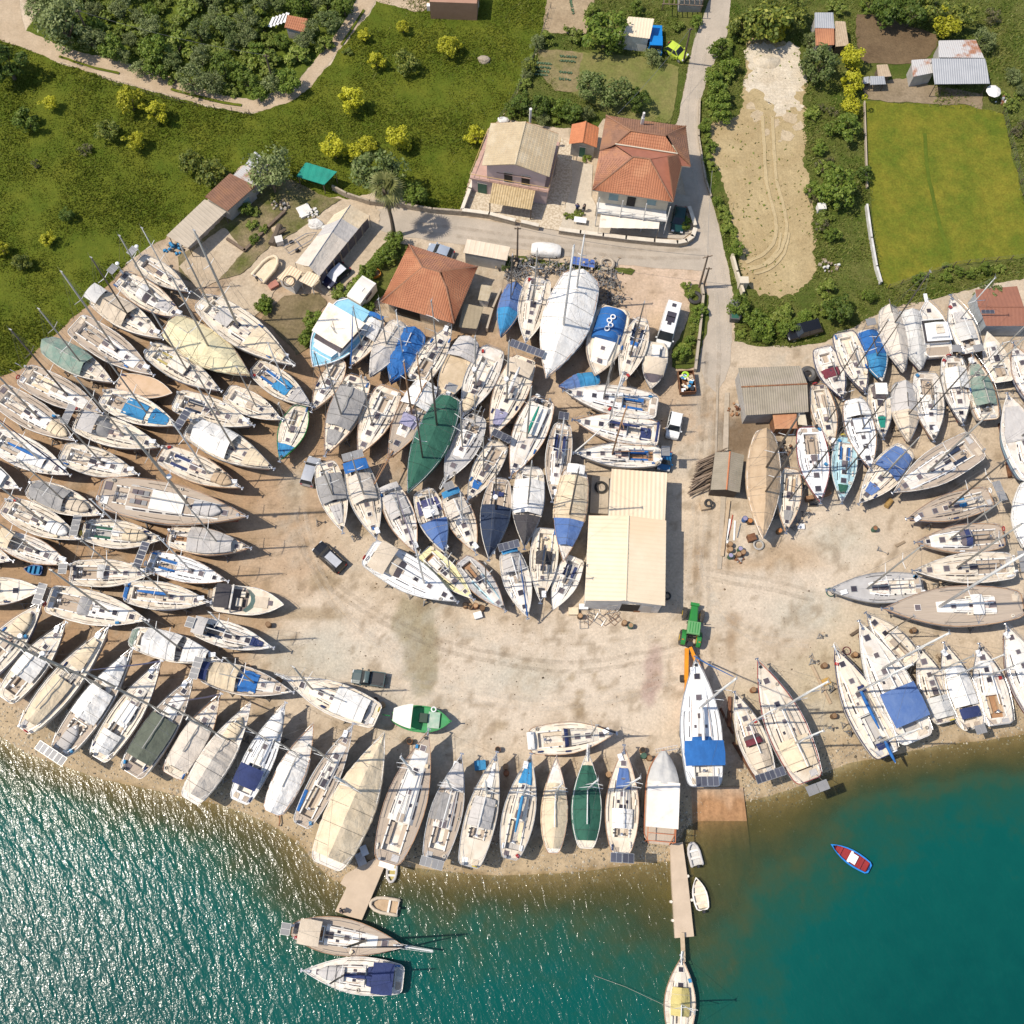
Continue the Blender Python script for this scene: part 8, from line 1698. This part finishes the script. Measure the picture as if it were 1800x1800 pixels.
def drum(px,py,body,lid,label,lying=None,h=.88,r=.30,open_=False):
    p=P(px,py,h if lying is None else .3); e=empty('oil_drum',(p.x,p.y,0),0,label,'drum','drums around the yard'); mb=MB()
    if lying is None:
        for k,(z,rr) in enumerate(((0,r),(h*.3,r),(h*.33,r*1.05),(h*.36,r),(h*.63,r),(h*.66,r*1.05),(h*.69,r),(h,r))): pass
        mb.tube([(0,0,z) for z in (0,h*.3,h*.33,h*.36,h*.63,h*.66,h*.69,h)],[r,r,r*1.06,r,r,r*1.06,r,r],14).build('shell',body,e); MB().cyl((0,0,h+.002),r*.86,.012,14).build('lid' if not open_ else 'opening',DARKIN if open_ else lid,e); MB().torus((0,0,h+.01),r,.022,14,4).build('rim',body,e)
    else:
        d=Vector((math.cos(lying),math.sin(lying),0))*h/2; mb.tube([Vector((0,0,r))-d,Vector((0,0,r))-d*.33,Vector((0,0,r))-d*.28,Vector((0,0,r))+d*.28,Vector((0,0,r))+d*.33,Vector((0,0,r))+d],[r,r,r*1.05,r*1.05,r,r],14).build('shell',body,e)
    return e
for a in ((1020,1082,DR,LID,'rusty drum standing alone beside the metal frames at the warehouse'),(1098,1094,DR,LID,'rust brown drum before the warehouse door, left of a pair'),(1109,1099,DG_,LID,'greenish drum before the warehouse door, right of a pair'),(875,1317,RUST,LID,'open rusty drum above the surfboard sloop',None,.88,.3,True),(1130,1318,DR,DARKIN,'brown open drum left of the plastic wrapped houseboat',None,.88,.3,True),(1132,1328,DG_,DG_,'green drum left of the plastic wrapped houseboat'),(1142,1332,DR,LID,'squat brown drum touching the green one'),(1070,1361,LID,LID,'pale brown drum between the two green and tan covered hulls'),(889,1347,LID,LID,'straw coloured drum by the surfboard sloop bow'),(890,1359,RUST,RUST,'dark rusty drum by the surfboard sloop bow'),(1325,1212,RUST,LID,'rusty drum between the burgundy hooded sloop and the long ketch'),(1467,1258,DR,LID,'brown drum at the side of the navy striped ketch'),(1607,1107,DR,LID,'brown drum under the teak flush-decked yacht'),(1450,1169,DR,LID,'open drum near the bow of the navy striped ketch'),(1504,1150,DR,LID,'drum by the slate blue bimini cruiser bow'),(1539,928,DG_,RUST,'upright olive drum on the pale open ground, east yard'),(1350,910,DB,LIDV,'blue drum at the side of the brown covered schooner') if False else (1310,911,DB,LIDV,'blue drum at the side of the brown covered schooner'),(1319,915,DR,mat('orange_lid',(.55,.22,.07)),'drum with bright orange top next to the blue one'),(1284,956,DR,LID,'brown drum, top left of the drum cluster'),(1284,965,LID,LID,'tan lidded drum on the left of the drum cluster'),(1302,964,DG_,LIDV,'green drum with violet lid, right of the cluster'),(1285,976,DG_,LIDV,'green drum with violet lid, lowest of the cluster'),(1299,974,DR,LID,'drum with tan lid, bottom centre of the cluster'),(1307,970,RUST,LID,'rusty drum at the right end of the cluster'),(1371,932,DR,mat('orange_lid',(.55,.22,.07)),'drum filled with orange liquid at the small peach sloop bow'),(472,1099,DG_,LID,'drum below the sports cruiser') if False else (471,1097,DR,LID,'brown drum standing in the open below the sports cruiser'),(436,1172,RUST,DARKIN,'open rusty drum behind the vivid blue tarpaulin cruiser',None,.88,.3,True),(490,1193,LID,LID,'tan drum at the bow of the crumpled sheet cruiser'),(660,1230,RUST,DARKIN,'dark open drum behind the crumpled sheet cruiser',None,.88,.3,True),(672,1238,LID,LID,'drum with pale top between the crumpled sheet cruiser and green fishing boat'),(720,1303,RUST,DARKIN,'open drum above the elegant teak yacht',None,.88,.3,True),(1230,795,DR,LID,'old drum beside the lane') if False else (818,1063,DR,LID,'brown drum, left of the row by the yellow sloop'),(827,1065,LID,LID,'tan drum in the row by the yellow sloop'),(836,1064,RUST,LID,'rusty drum in the row by the yellow sloop'),(848,1068,DR,DR,'large brown drum at the end of the row by the grey-green sloop')): drum(*a)
drum(1562,885,mat('drum_ochre',(.40,.25,.08),(.3,.18,.06)),LID,'ochre drum lying on its side near the slate blue tented sloop',lying=R(50),h=1.1,r=.33)
# jack stands: one kind, copied
SM=mat('stand_steel',(.20,.24,.28),(.26,.2,.14),sc_=2,rough=.7,rnd=.5)
def stand_proto():
    e=empty('boat_stand',(0,0,0),0,'blue-grey steel jack stand propping a hull on the yard','boat stand','steel jack stands under the hulls'); mb=MB()
    for k in range(3):
        t=2*math.pi*k/3; mb.tube([(math.cos(t)*.45,math.sin(t)*.45,0),(0,0,.75)],.05,4); u=2*math.pi*(k+1)/3; mb.tube([(math.cos(t)*.36,math.sin(t)*.36,.15),(math.cos(u)*.36,math.sin(u)*.36,.15)],.038,4)
    mb.tube([(0,0,.5),(0,0,1.35)],.04,5).build('tripod',SM,e); MB().box((0,0,1.38),(.3,.25,.06)).build('pad',WOODL,e); return e
proto=stand_proto(); first=[True]
def stand(x,y,rz=0,tilt=None,label=None,grp=None,z=0,s=1.0):
    o=proto if first[0] else copy_tree(proto); first[0]=False
    o.location=(x,y,z); o.rotation_euler=(tilt[0],tilt[1],rz) if tilt else (0,0,rz); o.scale=(s,s,s)
    if label: o['label']=label
    if grp: o['group']=grp
rng=random.Random(8)
for lab,(root,h,zd) in list(BOATS.items()):
    if root.location.z<0: continue
    M_=root.matrix_basis
    for t,s in ((.3,1),(.7,1),(.3,-1),(.7,-1)):
        q=M_ @ Vector((h.T(t),s*h.b(t)*.80,0))
        inner=M_ @ Vector((h.T(t),0,0))
        if (q.xy.length>inner.xy.length): continue        # only the props on the side turned to the camera show
        if rng.random()<.42: stand(q.x,q.y,rng.uniform(0,6),s=min(1.25,zd/2.7))
def patch(px,py): return P(px,py)
for k in range(175):
    c=rng.choice([(925,470,40,14),(925,476,36,16),(985,474,30,12),(1054,484,32,16),(1060,490,28,14),(1076,530,14,12),(1043,550,7,40),(900,478,14,12)]); p=P(c[0]+rng.uniform(-c[2],c[2])*.9,c[1]+rng.uniform(-c[3],c[3]))
    stand(p.x,p.y,rng.uniform(0,6),(rng.choice([0,1.5,-1.5,1.2]),rng.uniform(-.4,.4)),'spare steel jack stand in the heap above the huge covered yacht','heaped spare jack stands',z=rng.uniform(.0,.35))
for px,py in ((1422,1152),(1426,1165),(1440,1120),(1465,1205),(1446,1212),(1510,1260),(1460,1280),(1395,930),(1405,920),(1412,905),(1540,965),(1482,1275),(720,1047),(560,920),(622,946),(1420,905),(1400,912)):
    p=P(px,py); stand(p.x,p.y,rng.uniform(0,6),(rng.choice([0,0,1.5]),.1),'loose jack stand left lying on the open yard','loose jack stands',z=.08)
# log pile
LG=mat('log_wood',(.31,.235,.17),(.17,.12,.085),sc_=3,rough=.95,rnd=.6)
lm=MB(); lm.tube([(-.5,0,0),(-.2,.01,.02),(.2,-.015,0),(.5,.01,.01)],[.5,.48,.5,.45],8); me0=bpy.data.meshes.new('log'); me0.from_pydata(lm.v,[],lm.f); me0.materials.append(LG)
for k in range(64):
    t=rng.random(); a=P(1217+17*t+rng.uniform(-3,3),870-62*t+rng.uniform(-5,5),.2); L=rng.uniform(1.8,4.2); o=link('log',me0); r=rng.uniform(.10,.20); rz=R(28)+rng.gauss(0,.08)
    o.location=(a.x+math.cos(rz)*L*.35,a.y+math.sin(rz)*L*.35,.15+rng.uniform(0,.75)); o.rotation_euler=(0,rng.gauss(0,.05),rz); o.scale=(L,r,r); tag(o,'grey weathered log in the slanting pile against the small woodshed','log','logs in the slanting pile')
# timber, frames, pallets, rings, misc
def plank(a,b,w,h,m,label,z=.08,nm='plank',cat='plank',grp='planks and beams lying about'):
    p,q=P3(*a,z),P3(*b,z); d=q-p; c=(p+q)/2; o=MB().box((0,0,h/2),(d.length,w,h)).build(nm,m); o.location=(c.x,c.y,z-.08); o.rotation_euler=(0,0,math.atan2(d.y,d.x)); tag(o,label,cat,grp)
plank((1281,880),(1269,978),.34,.3,WOODL,'long squared tree trunk lying south of the woodshed'); plank((1427,1170),(1460,1237),.28,.2,WOODL,'pale beam lying left of the navy striped ketch'); plank((1283,912),(1278,955),.25,.1,BRIGHT,'white plank in the timber heap south of the woodshed'); plank((1288,905),(1279,950),.12,.1,mat('red_pole',(.4,.08,.04)),'red painted pole in the timber heap'); plank((1292,915),(1290,950),.2,.1,BRIGHT,'second white plank, right side of the timber heap'); plank((1302,920),(1296,945),.1,.1,STEEL,'steel pipe in the timber heap'); plank((1270,915),(1272,950),.2,.1,WOODD,'grey board left of the long trunk'); plank((1415,880),(1457,868),.5,.9,mat('brown_sheet',(.33,.18,.09),(.26,.14,.08)),'brown plywood sheet under the white racing sloop bow',nm='plywood_sheet'); plank((1132,1360),(1128,1425),.3,.25,WOODL,'timber beam along the left of the houseboat'); plank((1282,1225),(1281,1278),.35,.4,RUST,'rusty steel beam between bimini cruiser and burgundy hooded sloop'); plank((1288,1305),(1328,1370),.25,.3,RUST,'rusty rail beside the burgundy hooded sloop'); plank((1266,1245),(1288,1290),.22,.3,RUST,'short rusty rail right of the bimini cruiser'); plank((1493,1290),(1515,1282),.25,.2,WOODD,'dark sleeper beside the navy striped ketch'); plank((1575,960),(1590,952),.3,.2,WOODL,'short block on the pale ground of the east yard'); plank((1495,1117),(1510,1107),.3,.35,WOODD,'dark sleeper under the slate blue bimini cruiser'); plank((1757,745),(1775,840),.4,.35,RUST,'long rusty girder at the right edge')
for k in range(9):
    a=rng.uniform(0,3.1); x,y=1015+rng.uniform(0,65),1072+rng.uniform(0,24); p=P(x,y); e=empty('scrap_trestle',(p.x,p.y,.1),a,'bent steel trestle in the scrap before the warehouse','trestle','scrap trestles before the warehouse'); mb=MB(); w_,l_=rng.uniform(.5,1.2),rng.uniform(.8,2); mb.tube([(-l_/2,-w_/2,0),(l_/2,-w_/2,.2),(l_/2,w_/2,.3),(-l_/2,w_/2,.1)],.035,4,closed=True).tube([(0,-w_/2,.1),(0,w_/2,.2)],.03,4).build('bars',rng.choice([RUST,STEEL,SM]),e)
def crate(px,py,w,l,h,m,label,rz=0,nm='crate',cat='crate',grp='boxes and crates in the yard'):
    p=P(px,py,h); e=empty(nm,(p.x,p.y,0),rz,label,cat,grp); MB().box((0,0,h/2),(l,w,h)).build('box',m,e); MB().box((0,0,h+.02),(l*1.05,w*1.05,.05)).build('lid',m,e)
crate(844,1345,1.0,1.2,.6,fab('cyan'),'blue crate beside the pale grey tented cruiser bow',.1); crate(1026,1066,.6,1.0,.7,BRIGHT,'white box in front of the warehouse, left end'); crate(1090,1066,.7,1.2,.6,WALLG,'grey box in front of the warehouse, middle'); crate(1120,1070,.6,.8,.5,RUST,'rusty box in front of the warehouse, right'); crate(1008,1074,.8,1.1,.6,fab('cream'),'cream bin at the corner of the warehouse'); crate(840,1081,.7,.9,.5,BRIGHT,'white parts tray on the open ground below the grey-green sloop',.3); crate(1430,885,.5,.8,.5,BLACK,'black box under the white racing sloop'); crate(1452,1198,.7,.9,.12,mat('pallet_orange',(.55,.33,.08)),'orange pallet left of the navy striped ketch',.4,'pallet','pallet'); crate(1408,925,.6,.8,.3,BRIGHT,'small white box near the peach sloop'); crate(640,1495,1.0,.7,.6,BRIGHT,'white box on the old pier by the cream cover',.4); crate(634,1510,1.3,.9,.4,fab('lgrey'),'grey tray with blue inside on the old pier',.4); crate(1341,957,.7,.9,.7,RUST,'rusty machine at the bow of the schooner') if False else crate(1322,944,.8,.9,.8,RUST,'rusty square machine beside the schooner bow',.3); crate(1400,725,.5,1.4,.4,WALLG,'grey trough behind the rusty cabin') if False else None; crate(1445,362,.9,1.0,1.0,WALLW,'white tank box in the weeds beside the brown field',.1,'water_tank','tank'); crate(1308,492,.9,1.1,1.6,WALLC,'cream meter cabinet by the white gate wall',0,'meter_cabinet','cabinet'); crate(490,420,.9,.9,1.0,WALLW,'white cube block in the farm garden',.3); crate(535,370,1.6,1.6,.4,WALLW,'white slab with sacks in the farm garden',.5); crate(480,500,.8,1.2,.5,mat('brick_red',(.42,.17,.12)),'red brick block by the covered inflatable',.6); crate(1265,868,.8,1.4,.6,WOODL,'pale block with a tyre south of the log pile') if False else crate(1240,888,.9,1.1,.6,WOODL,'pale block south of the log pile',.2); crate(1412,118,.4,1,.3,WALLW,'x box') if False else None
def ring(px,py,r,t,m,label,z=.1,nm='tyre',cat='tyre'):
    p=P(px,py,z); o=MB().torus((0,0,0),r,t,18,6).build(nm,m); o.location=(p.x,p.y,z+t); tag(o,label,cat,'tyres, rings and hoses')
ring(1067,465,.8,.22,CON,'concrete well ring beside the blue solar panels',z=.2,nm='well_ring',cat='ring'); ring(1333,958,.55,.12,WALLG,'grey hose ring at the schooner bow'); ring(1460,1041,.5,.06,fab('green'),'green hose ring under the grey racing sloop',nm='hose',cat='hose'); ring(1488,1144,.45,.05,fab('burg'),'red hose coil by the navy striped ketch',nm='hose',cat='hose'); ring(1245,885,.4,.14,RUBBER,'tyre lying on the pale block south of the log pile',z=.65); ring(1221,525,.7,.25,RUBBER,'large tyre leaning on the lane wall'); ring(1172,1048,.4,.12,RUBBER,'tyre by the warehouse corner'); ring(755,1308,.3,.1,RUBBER,'small tyre beside the elegant teak yacht bow') if False else None; ring(1419,660,.75,.35,mat('tank_top',(.08,.08,.08),(.12,.11,.1)),'black round tank right of the workshop',z=.8,nm='tank',cat='tank')
# blue solar panels stacked by the lane
p=P(1024,462,.5); e=empty('solar_panel_stack',(p.x,p.y,.4),R(-10),'four bright blue solar panels standing together by the lane','solar panels'); SB=mat('solar_blue',(.07,.14,.42),(.10,.18,.5),rough=.25,rnd=.2)
for k in range(4): panel(e,(-1.2+.8*k,0,.35-.03*k),math.pi/2,.75,1.5,SB,R(18))
# bench ladder gravel heap and satellite dish
lad=empty('ladder',(*P(1170,1318,1.5),0),R(10),'aluminium ladder leaning between houseboat and white cruiser','ladder'); mb=MB()
for s in (-.2,.2): mb.tube([(-1.2,s,1.9),(1.3,s,2.3)],.03,4)
for k in range(9): mb.tube([(-1.1+.28*k,-.2,1.92+.045*k),(-1.1+.28*k,.2,1.92+.045*k)],.02,4)
mb.build('rails',STEEL,lad); tag(lad)
p=P(1349,106,.4); mb=MB(); mb.grid(lambda u,v:(1.9*v*math.cos(u*6.2832)*(1+.12*math.sin(u*19)),1.25*v*math.sin(u*6.2832)*(1+.1*math.cos(u*13)),.75*(1-v)**.8+.05*noise.noise(Vector((u*9,v*6,0)))),22,6); o=mb.build('gravel_heap',CH); o.location=(p.x,p.y,.02); tag(o,'white gravel heap at the top of the chalky patch','gravel heap')
p=P(1746,161,1.5); e=empty('parasol',(p.x,p.y,0),0,'white parasol at the corner of the zinc barn','parasol'); MB().tube([(0,0,0),(0,0,2.0)],.03,5).build('pole',STEEL,e); mb=MB(); mb.grid(lambda u,v:(1.0*v*math.cos(u*6.2832),1.0*v*math.sin(u*6.2832),2.0-.4*v*v-.04*math.cos(u*6.2832*8)*v),16,4); mb.build('canopy',fab('white'),e)
p=P(558,390,.1); MB()
# rocks in the meadow and farm heap
def rock(px,py,r,label,m=STONE):
    p=P(px,py); mb=MB(); mb.ellipsoid((0,0,0),(r,r*.75,r*.6),9,5,-.2); mb.v=[tuple(Vector(q)*(1+.3*noise.noise(Vector(q)*1.7+Vector((px,py,0))))) for q in mb.v]; o=mb.build('rock',m); o.location=(p.x,p.y,.05); tag(o,label,'rock','rocks lying about')
rock(851,106,.9,'grey boulder in the upper right meadow'); rock(555,395,1.1,'pale rubble sack heap in the farm garden',WALLW); rock(490,405,.9,'brown sack heap in the farm garden',WOODL); rock(575,402,.8,'white rubble in front of the marquee entrance',WALLW); rock(885,212,.8,'white stone by the beige house corner',WALLW)
tag(MB().tube([P3(478,430,.4),P3(487,410,.5),P3(492,395,.6)],[.55,.42,.38],8).tube([P3(486,412,.5),P3(503,403,.7)],[.28,.16],6).build('felled_log',BARK),'felled forked tree trunk in the farm garden','felled tree')
tag(MB().tube([P3(548,1478,.05),P3(491,1484,.1)] if False else [P3(491,1420,.08),P3(492,1445,.05),P3(490,1452,.04)],.08,5).build('mooring_chain',RUST),'rusty chain on the beach below the wrinkled white sheet sloop','chain')
# mooring rope of the olive yacht
tag(MB().tube([P3(1185,1775,.6),P3(1100,1735,.1),P3(1045,1715,-.35)],.02,4).build('mooring_rope',ROPE),'mooring rope running left from the yellow-olive yacht','rope')
# table on the concrete court
p=P(1020,386,.8); e=empty('table',(p.x,p.y,0),R(-8),'white garden table on the concrete court','table'); MB().box((0,0,.75),(1.6,.8,.05)).build('top',BRIGHT,e)
for s in (1,-1):
    for t in (1,-1): MB().box((s*.7,t*.3,.36),(.06,.06,.72)).build('leg',STEEL,e)
# vegetable rows
VR=leafmat('leaf_vegetable',(.05,.10,.05),(.10,.17,.09),(.16,.24,.12))
for k,(ax,ay,bx,by) in enumerate([(945,112,972,114),(943,119,970,121),(942,126,968,128),(941,132,965,134),(985,128,1008,130),(984,140,1006,142),(986,100,1016,102),(985,108,1014,110),(1003,5,1008,28),(1000,-10,1004,10)]):
    mb=MB(); a,b=P(ax,ay),P(bx,by); n=int((b-a).length/.35)
    for i in range(n):
        p=a.lerp(b,i/n)
        for j in range(9):
            t=rng.uniform(0,6.28); d=Vector((math.cos(t),math.sin(t),0))*.2; s=Vector((-d.y,d.x,0))*.5; o=Vector((p.x,p.y,.1)); mb.quad(o,o+d*.6-s+Vector((0,0,.1)),o+d*1.2+Vector((0,0,.12)),o+d*.6+s+Vector((0,0,.1)))
    tag(mb.build('vegetable_row',VR),'row of leafy vegetables in the garden plots','vegetable row','vegetable rows')
# ---------------------------------------------------------------- people
def person(px,py,rz,label,top,leg,hair,bag=False):
    p=P(px,py); e=empty('person',(p.x,p.y,0),rz,label,'person',None)
    V=[((0,0,.95),.15),((0,0,1.2),.155),((0,0,1.42),.15),((0,0,1.52),.06),((.01,0,1.62),.10),((.01,0,1.72),.085)]
    E_=[(0,1),(1,2),(2,3),(3,4),(4,5)]
    for s in (1,-1):
        b=len(V); V+=[((0,.10*s,.88),.105),((.08*s,.11*s,.48),.07),((-.05*s,.11*s,.08),.05),((.09-.05*s,.12*s,.04),.045)]; E_+=[(0,b),(b,b+1),(b+1,b+2),(b+2,b+3)]
        b=len(V); V+=[((0,.21*s,1.40),.065),((.03,.27*s,1.12),.05),((.14,.25*s,.88),.04),((.19,.24*s,.80),.035)]; E_+=[(2,b),(b,b+1),(b+1,b+2),(b+2,b+3)]
    m_=bpy.data.meshes.new('body'); m_.from_pydata([v for v,_ in V],E_,[]); o=link('body',m_,e); md=o.modifiers.new('skin','SKIN'); md.use_smooth_shade=True
    for i,(v,r) in enumerate(V): m_.skin_vertices[0].data[i].radius=(r,r*.85)
    m_.skin_vertices[0].data[0].use_root=True
    sd=o.modifiers.new('sub','SUBSURF'); sd.levels=1; sd.render_levels=1; m_.materials.append(SKIN)
    mb=MB(); mb.tube([(0,0,.86),(0,0,1.0),(0,0,1.25),(0,0,1.44),(0,0,1.5)],[.20,.19,.205,.19,.09],10); mb.build('shirt',fab(top),e,smooth=True)
    mb=MB()
    for s in (1,-1):
        mb.tube([(0,.10*s,.93),(.08*s,.11*s,.5),(-.05*s,.11*s,.1)],[.135,.095,.075],8); 
    mb.build('trousers',fab(leg),e,smooth=True)
    mb=MB()
    for s in (1,-1): mb.tube([(0,.18*s,1.43),(.03,.27*s,1.12),(.10,.26*s,.96)],[.09,.075,.06],8)
    mb.build('sleeve',fab(top),e,smooth=True); MB().ellipsoid((-.015,0,1.69),(.115,.10,.11),10,6,-.1).build('hair',fab(hair),e,smooth=True)
SKIN=mat('skin',(.55,.34,.24),(.5,.3,.2),rough=.6)
person(1014,371,1.2,'person in a blue jacket standing on the concrete court, left of two','navy','charcoal','charcoal'); person(1026,372,2.4,'person in dark clothes standing on the concrete court, right of two','charcoal','grey','charcoal'); person(602,1601,.6,'person in dark clothes bending by the seaward corner of the old pier','charcoal','tan','charcoal')
print('objects',len(bpy.data.objects))

# odds and ends seen round the houses and sheds
def heap(px,py,r,n,mats_,label,nm,cat,seed):
    rng=random.Random(seed); p=P(px,py); e=empty(nm,(p.x,p.y,0),0,label,cat); mb=MB()
    for i in range(n):
        mb.mat(i%len(mats_)); d=rng.random()**.6; t=rng.uniform(0,6.28); s=rng.uniform(.15,.42); b0=len(mb.v); mb.box((math.cos(t)*r*d,math.sin(t)*r*d*.8,.1+(1-d)*.5*r*rng.random()),(s*1.3,s,s*.7),t,.7)
    mb.build('rubble',mats_,e)
heap(545,378,1.3,34,[WALLW,STONE,fab('beige'),WALLW],'pale heap of sacks and rubble by the teal canopy','rubble_heap','heap',2); heap(493,363,1.2,26,[WALLG,STONE,RUBBER,WOODL],'dark heap of pots and scrap below the olive tree','scrap_heap','heap',3); heap(306,436,1.3,26,[fab('cyan'),fab('cyan'),WOODL,BLACK],'blue tarpaulin and timber heap at the end of the beige shed','tarpaulin_heap','heap',4); heap(1295,720,1.1,26,[RUST,RUST,TEAKW,WALLG],'rusty scrap heap along the west wall of the workshop','scrap_heap','heap',5); heap(1378,790,1.2,24,[RUST,WOODL,fab('beige'),BLACK],'jumble of gear between schooner and white racing sloop','gear_heap','heap',6); heap(1455,470,1.5,22,[WOODL,STONE,WALLW],'timber and stone heap beside the brown field','timber_heap','heap',7); heap(1762,175,1.2,20,[TIN,RUST,WALLW],'scrap metal heap below the white parasol','scrap_heap','heap',8); heap(1300,985,.5,10,[WALLG,RUST],'small pile of iron near the drum cluster','scrap_heap','heap',9); heap(1660,1160,1.2,26,[WOODL,WOODD],'stack of broken boards between two beach sloops','timber_heap','heap',10)
plank((668,505),(664,533),1.6,.08,mat('brown_lid',(.27,.17,.13),(.22,.14,.1)),'brown steel sheet lying between caravan and red bungalow',nm='steel_sheet',cat='sheet')
for k in range(5): plank((474+6*k,47-2*k),(482+6*k,30-2*k),.5,.06,BRIGHT,'white board lying in the thicket beside the hidden hut',z=1.2)
e=empty('trailer_frame',(*P(524,428,.4),.0),R(35),'bare boat trailer frame left of the marquee','trailer'); MB().tube([(-1.8,-.6,.5),(1.6,-.6,.5),(2.8,0,.5),(1.6,.6,.5),(-1.8,.6,.5)],.05,4,closed=True).tube([(0,-.6,.5),(0,.6,.5)],.05,4).build('frame',STEEL,e)
for s in (1,-1): MB().tube([(-.6,s*.7,.3),(-.6,s*.88,.3)],.3,10).build('wheel',RUBBER,e)
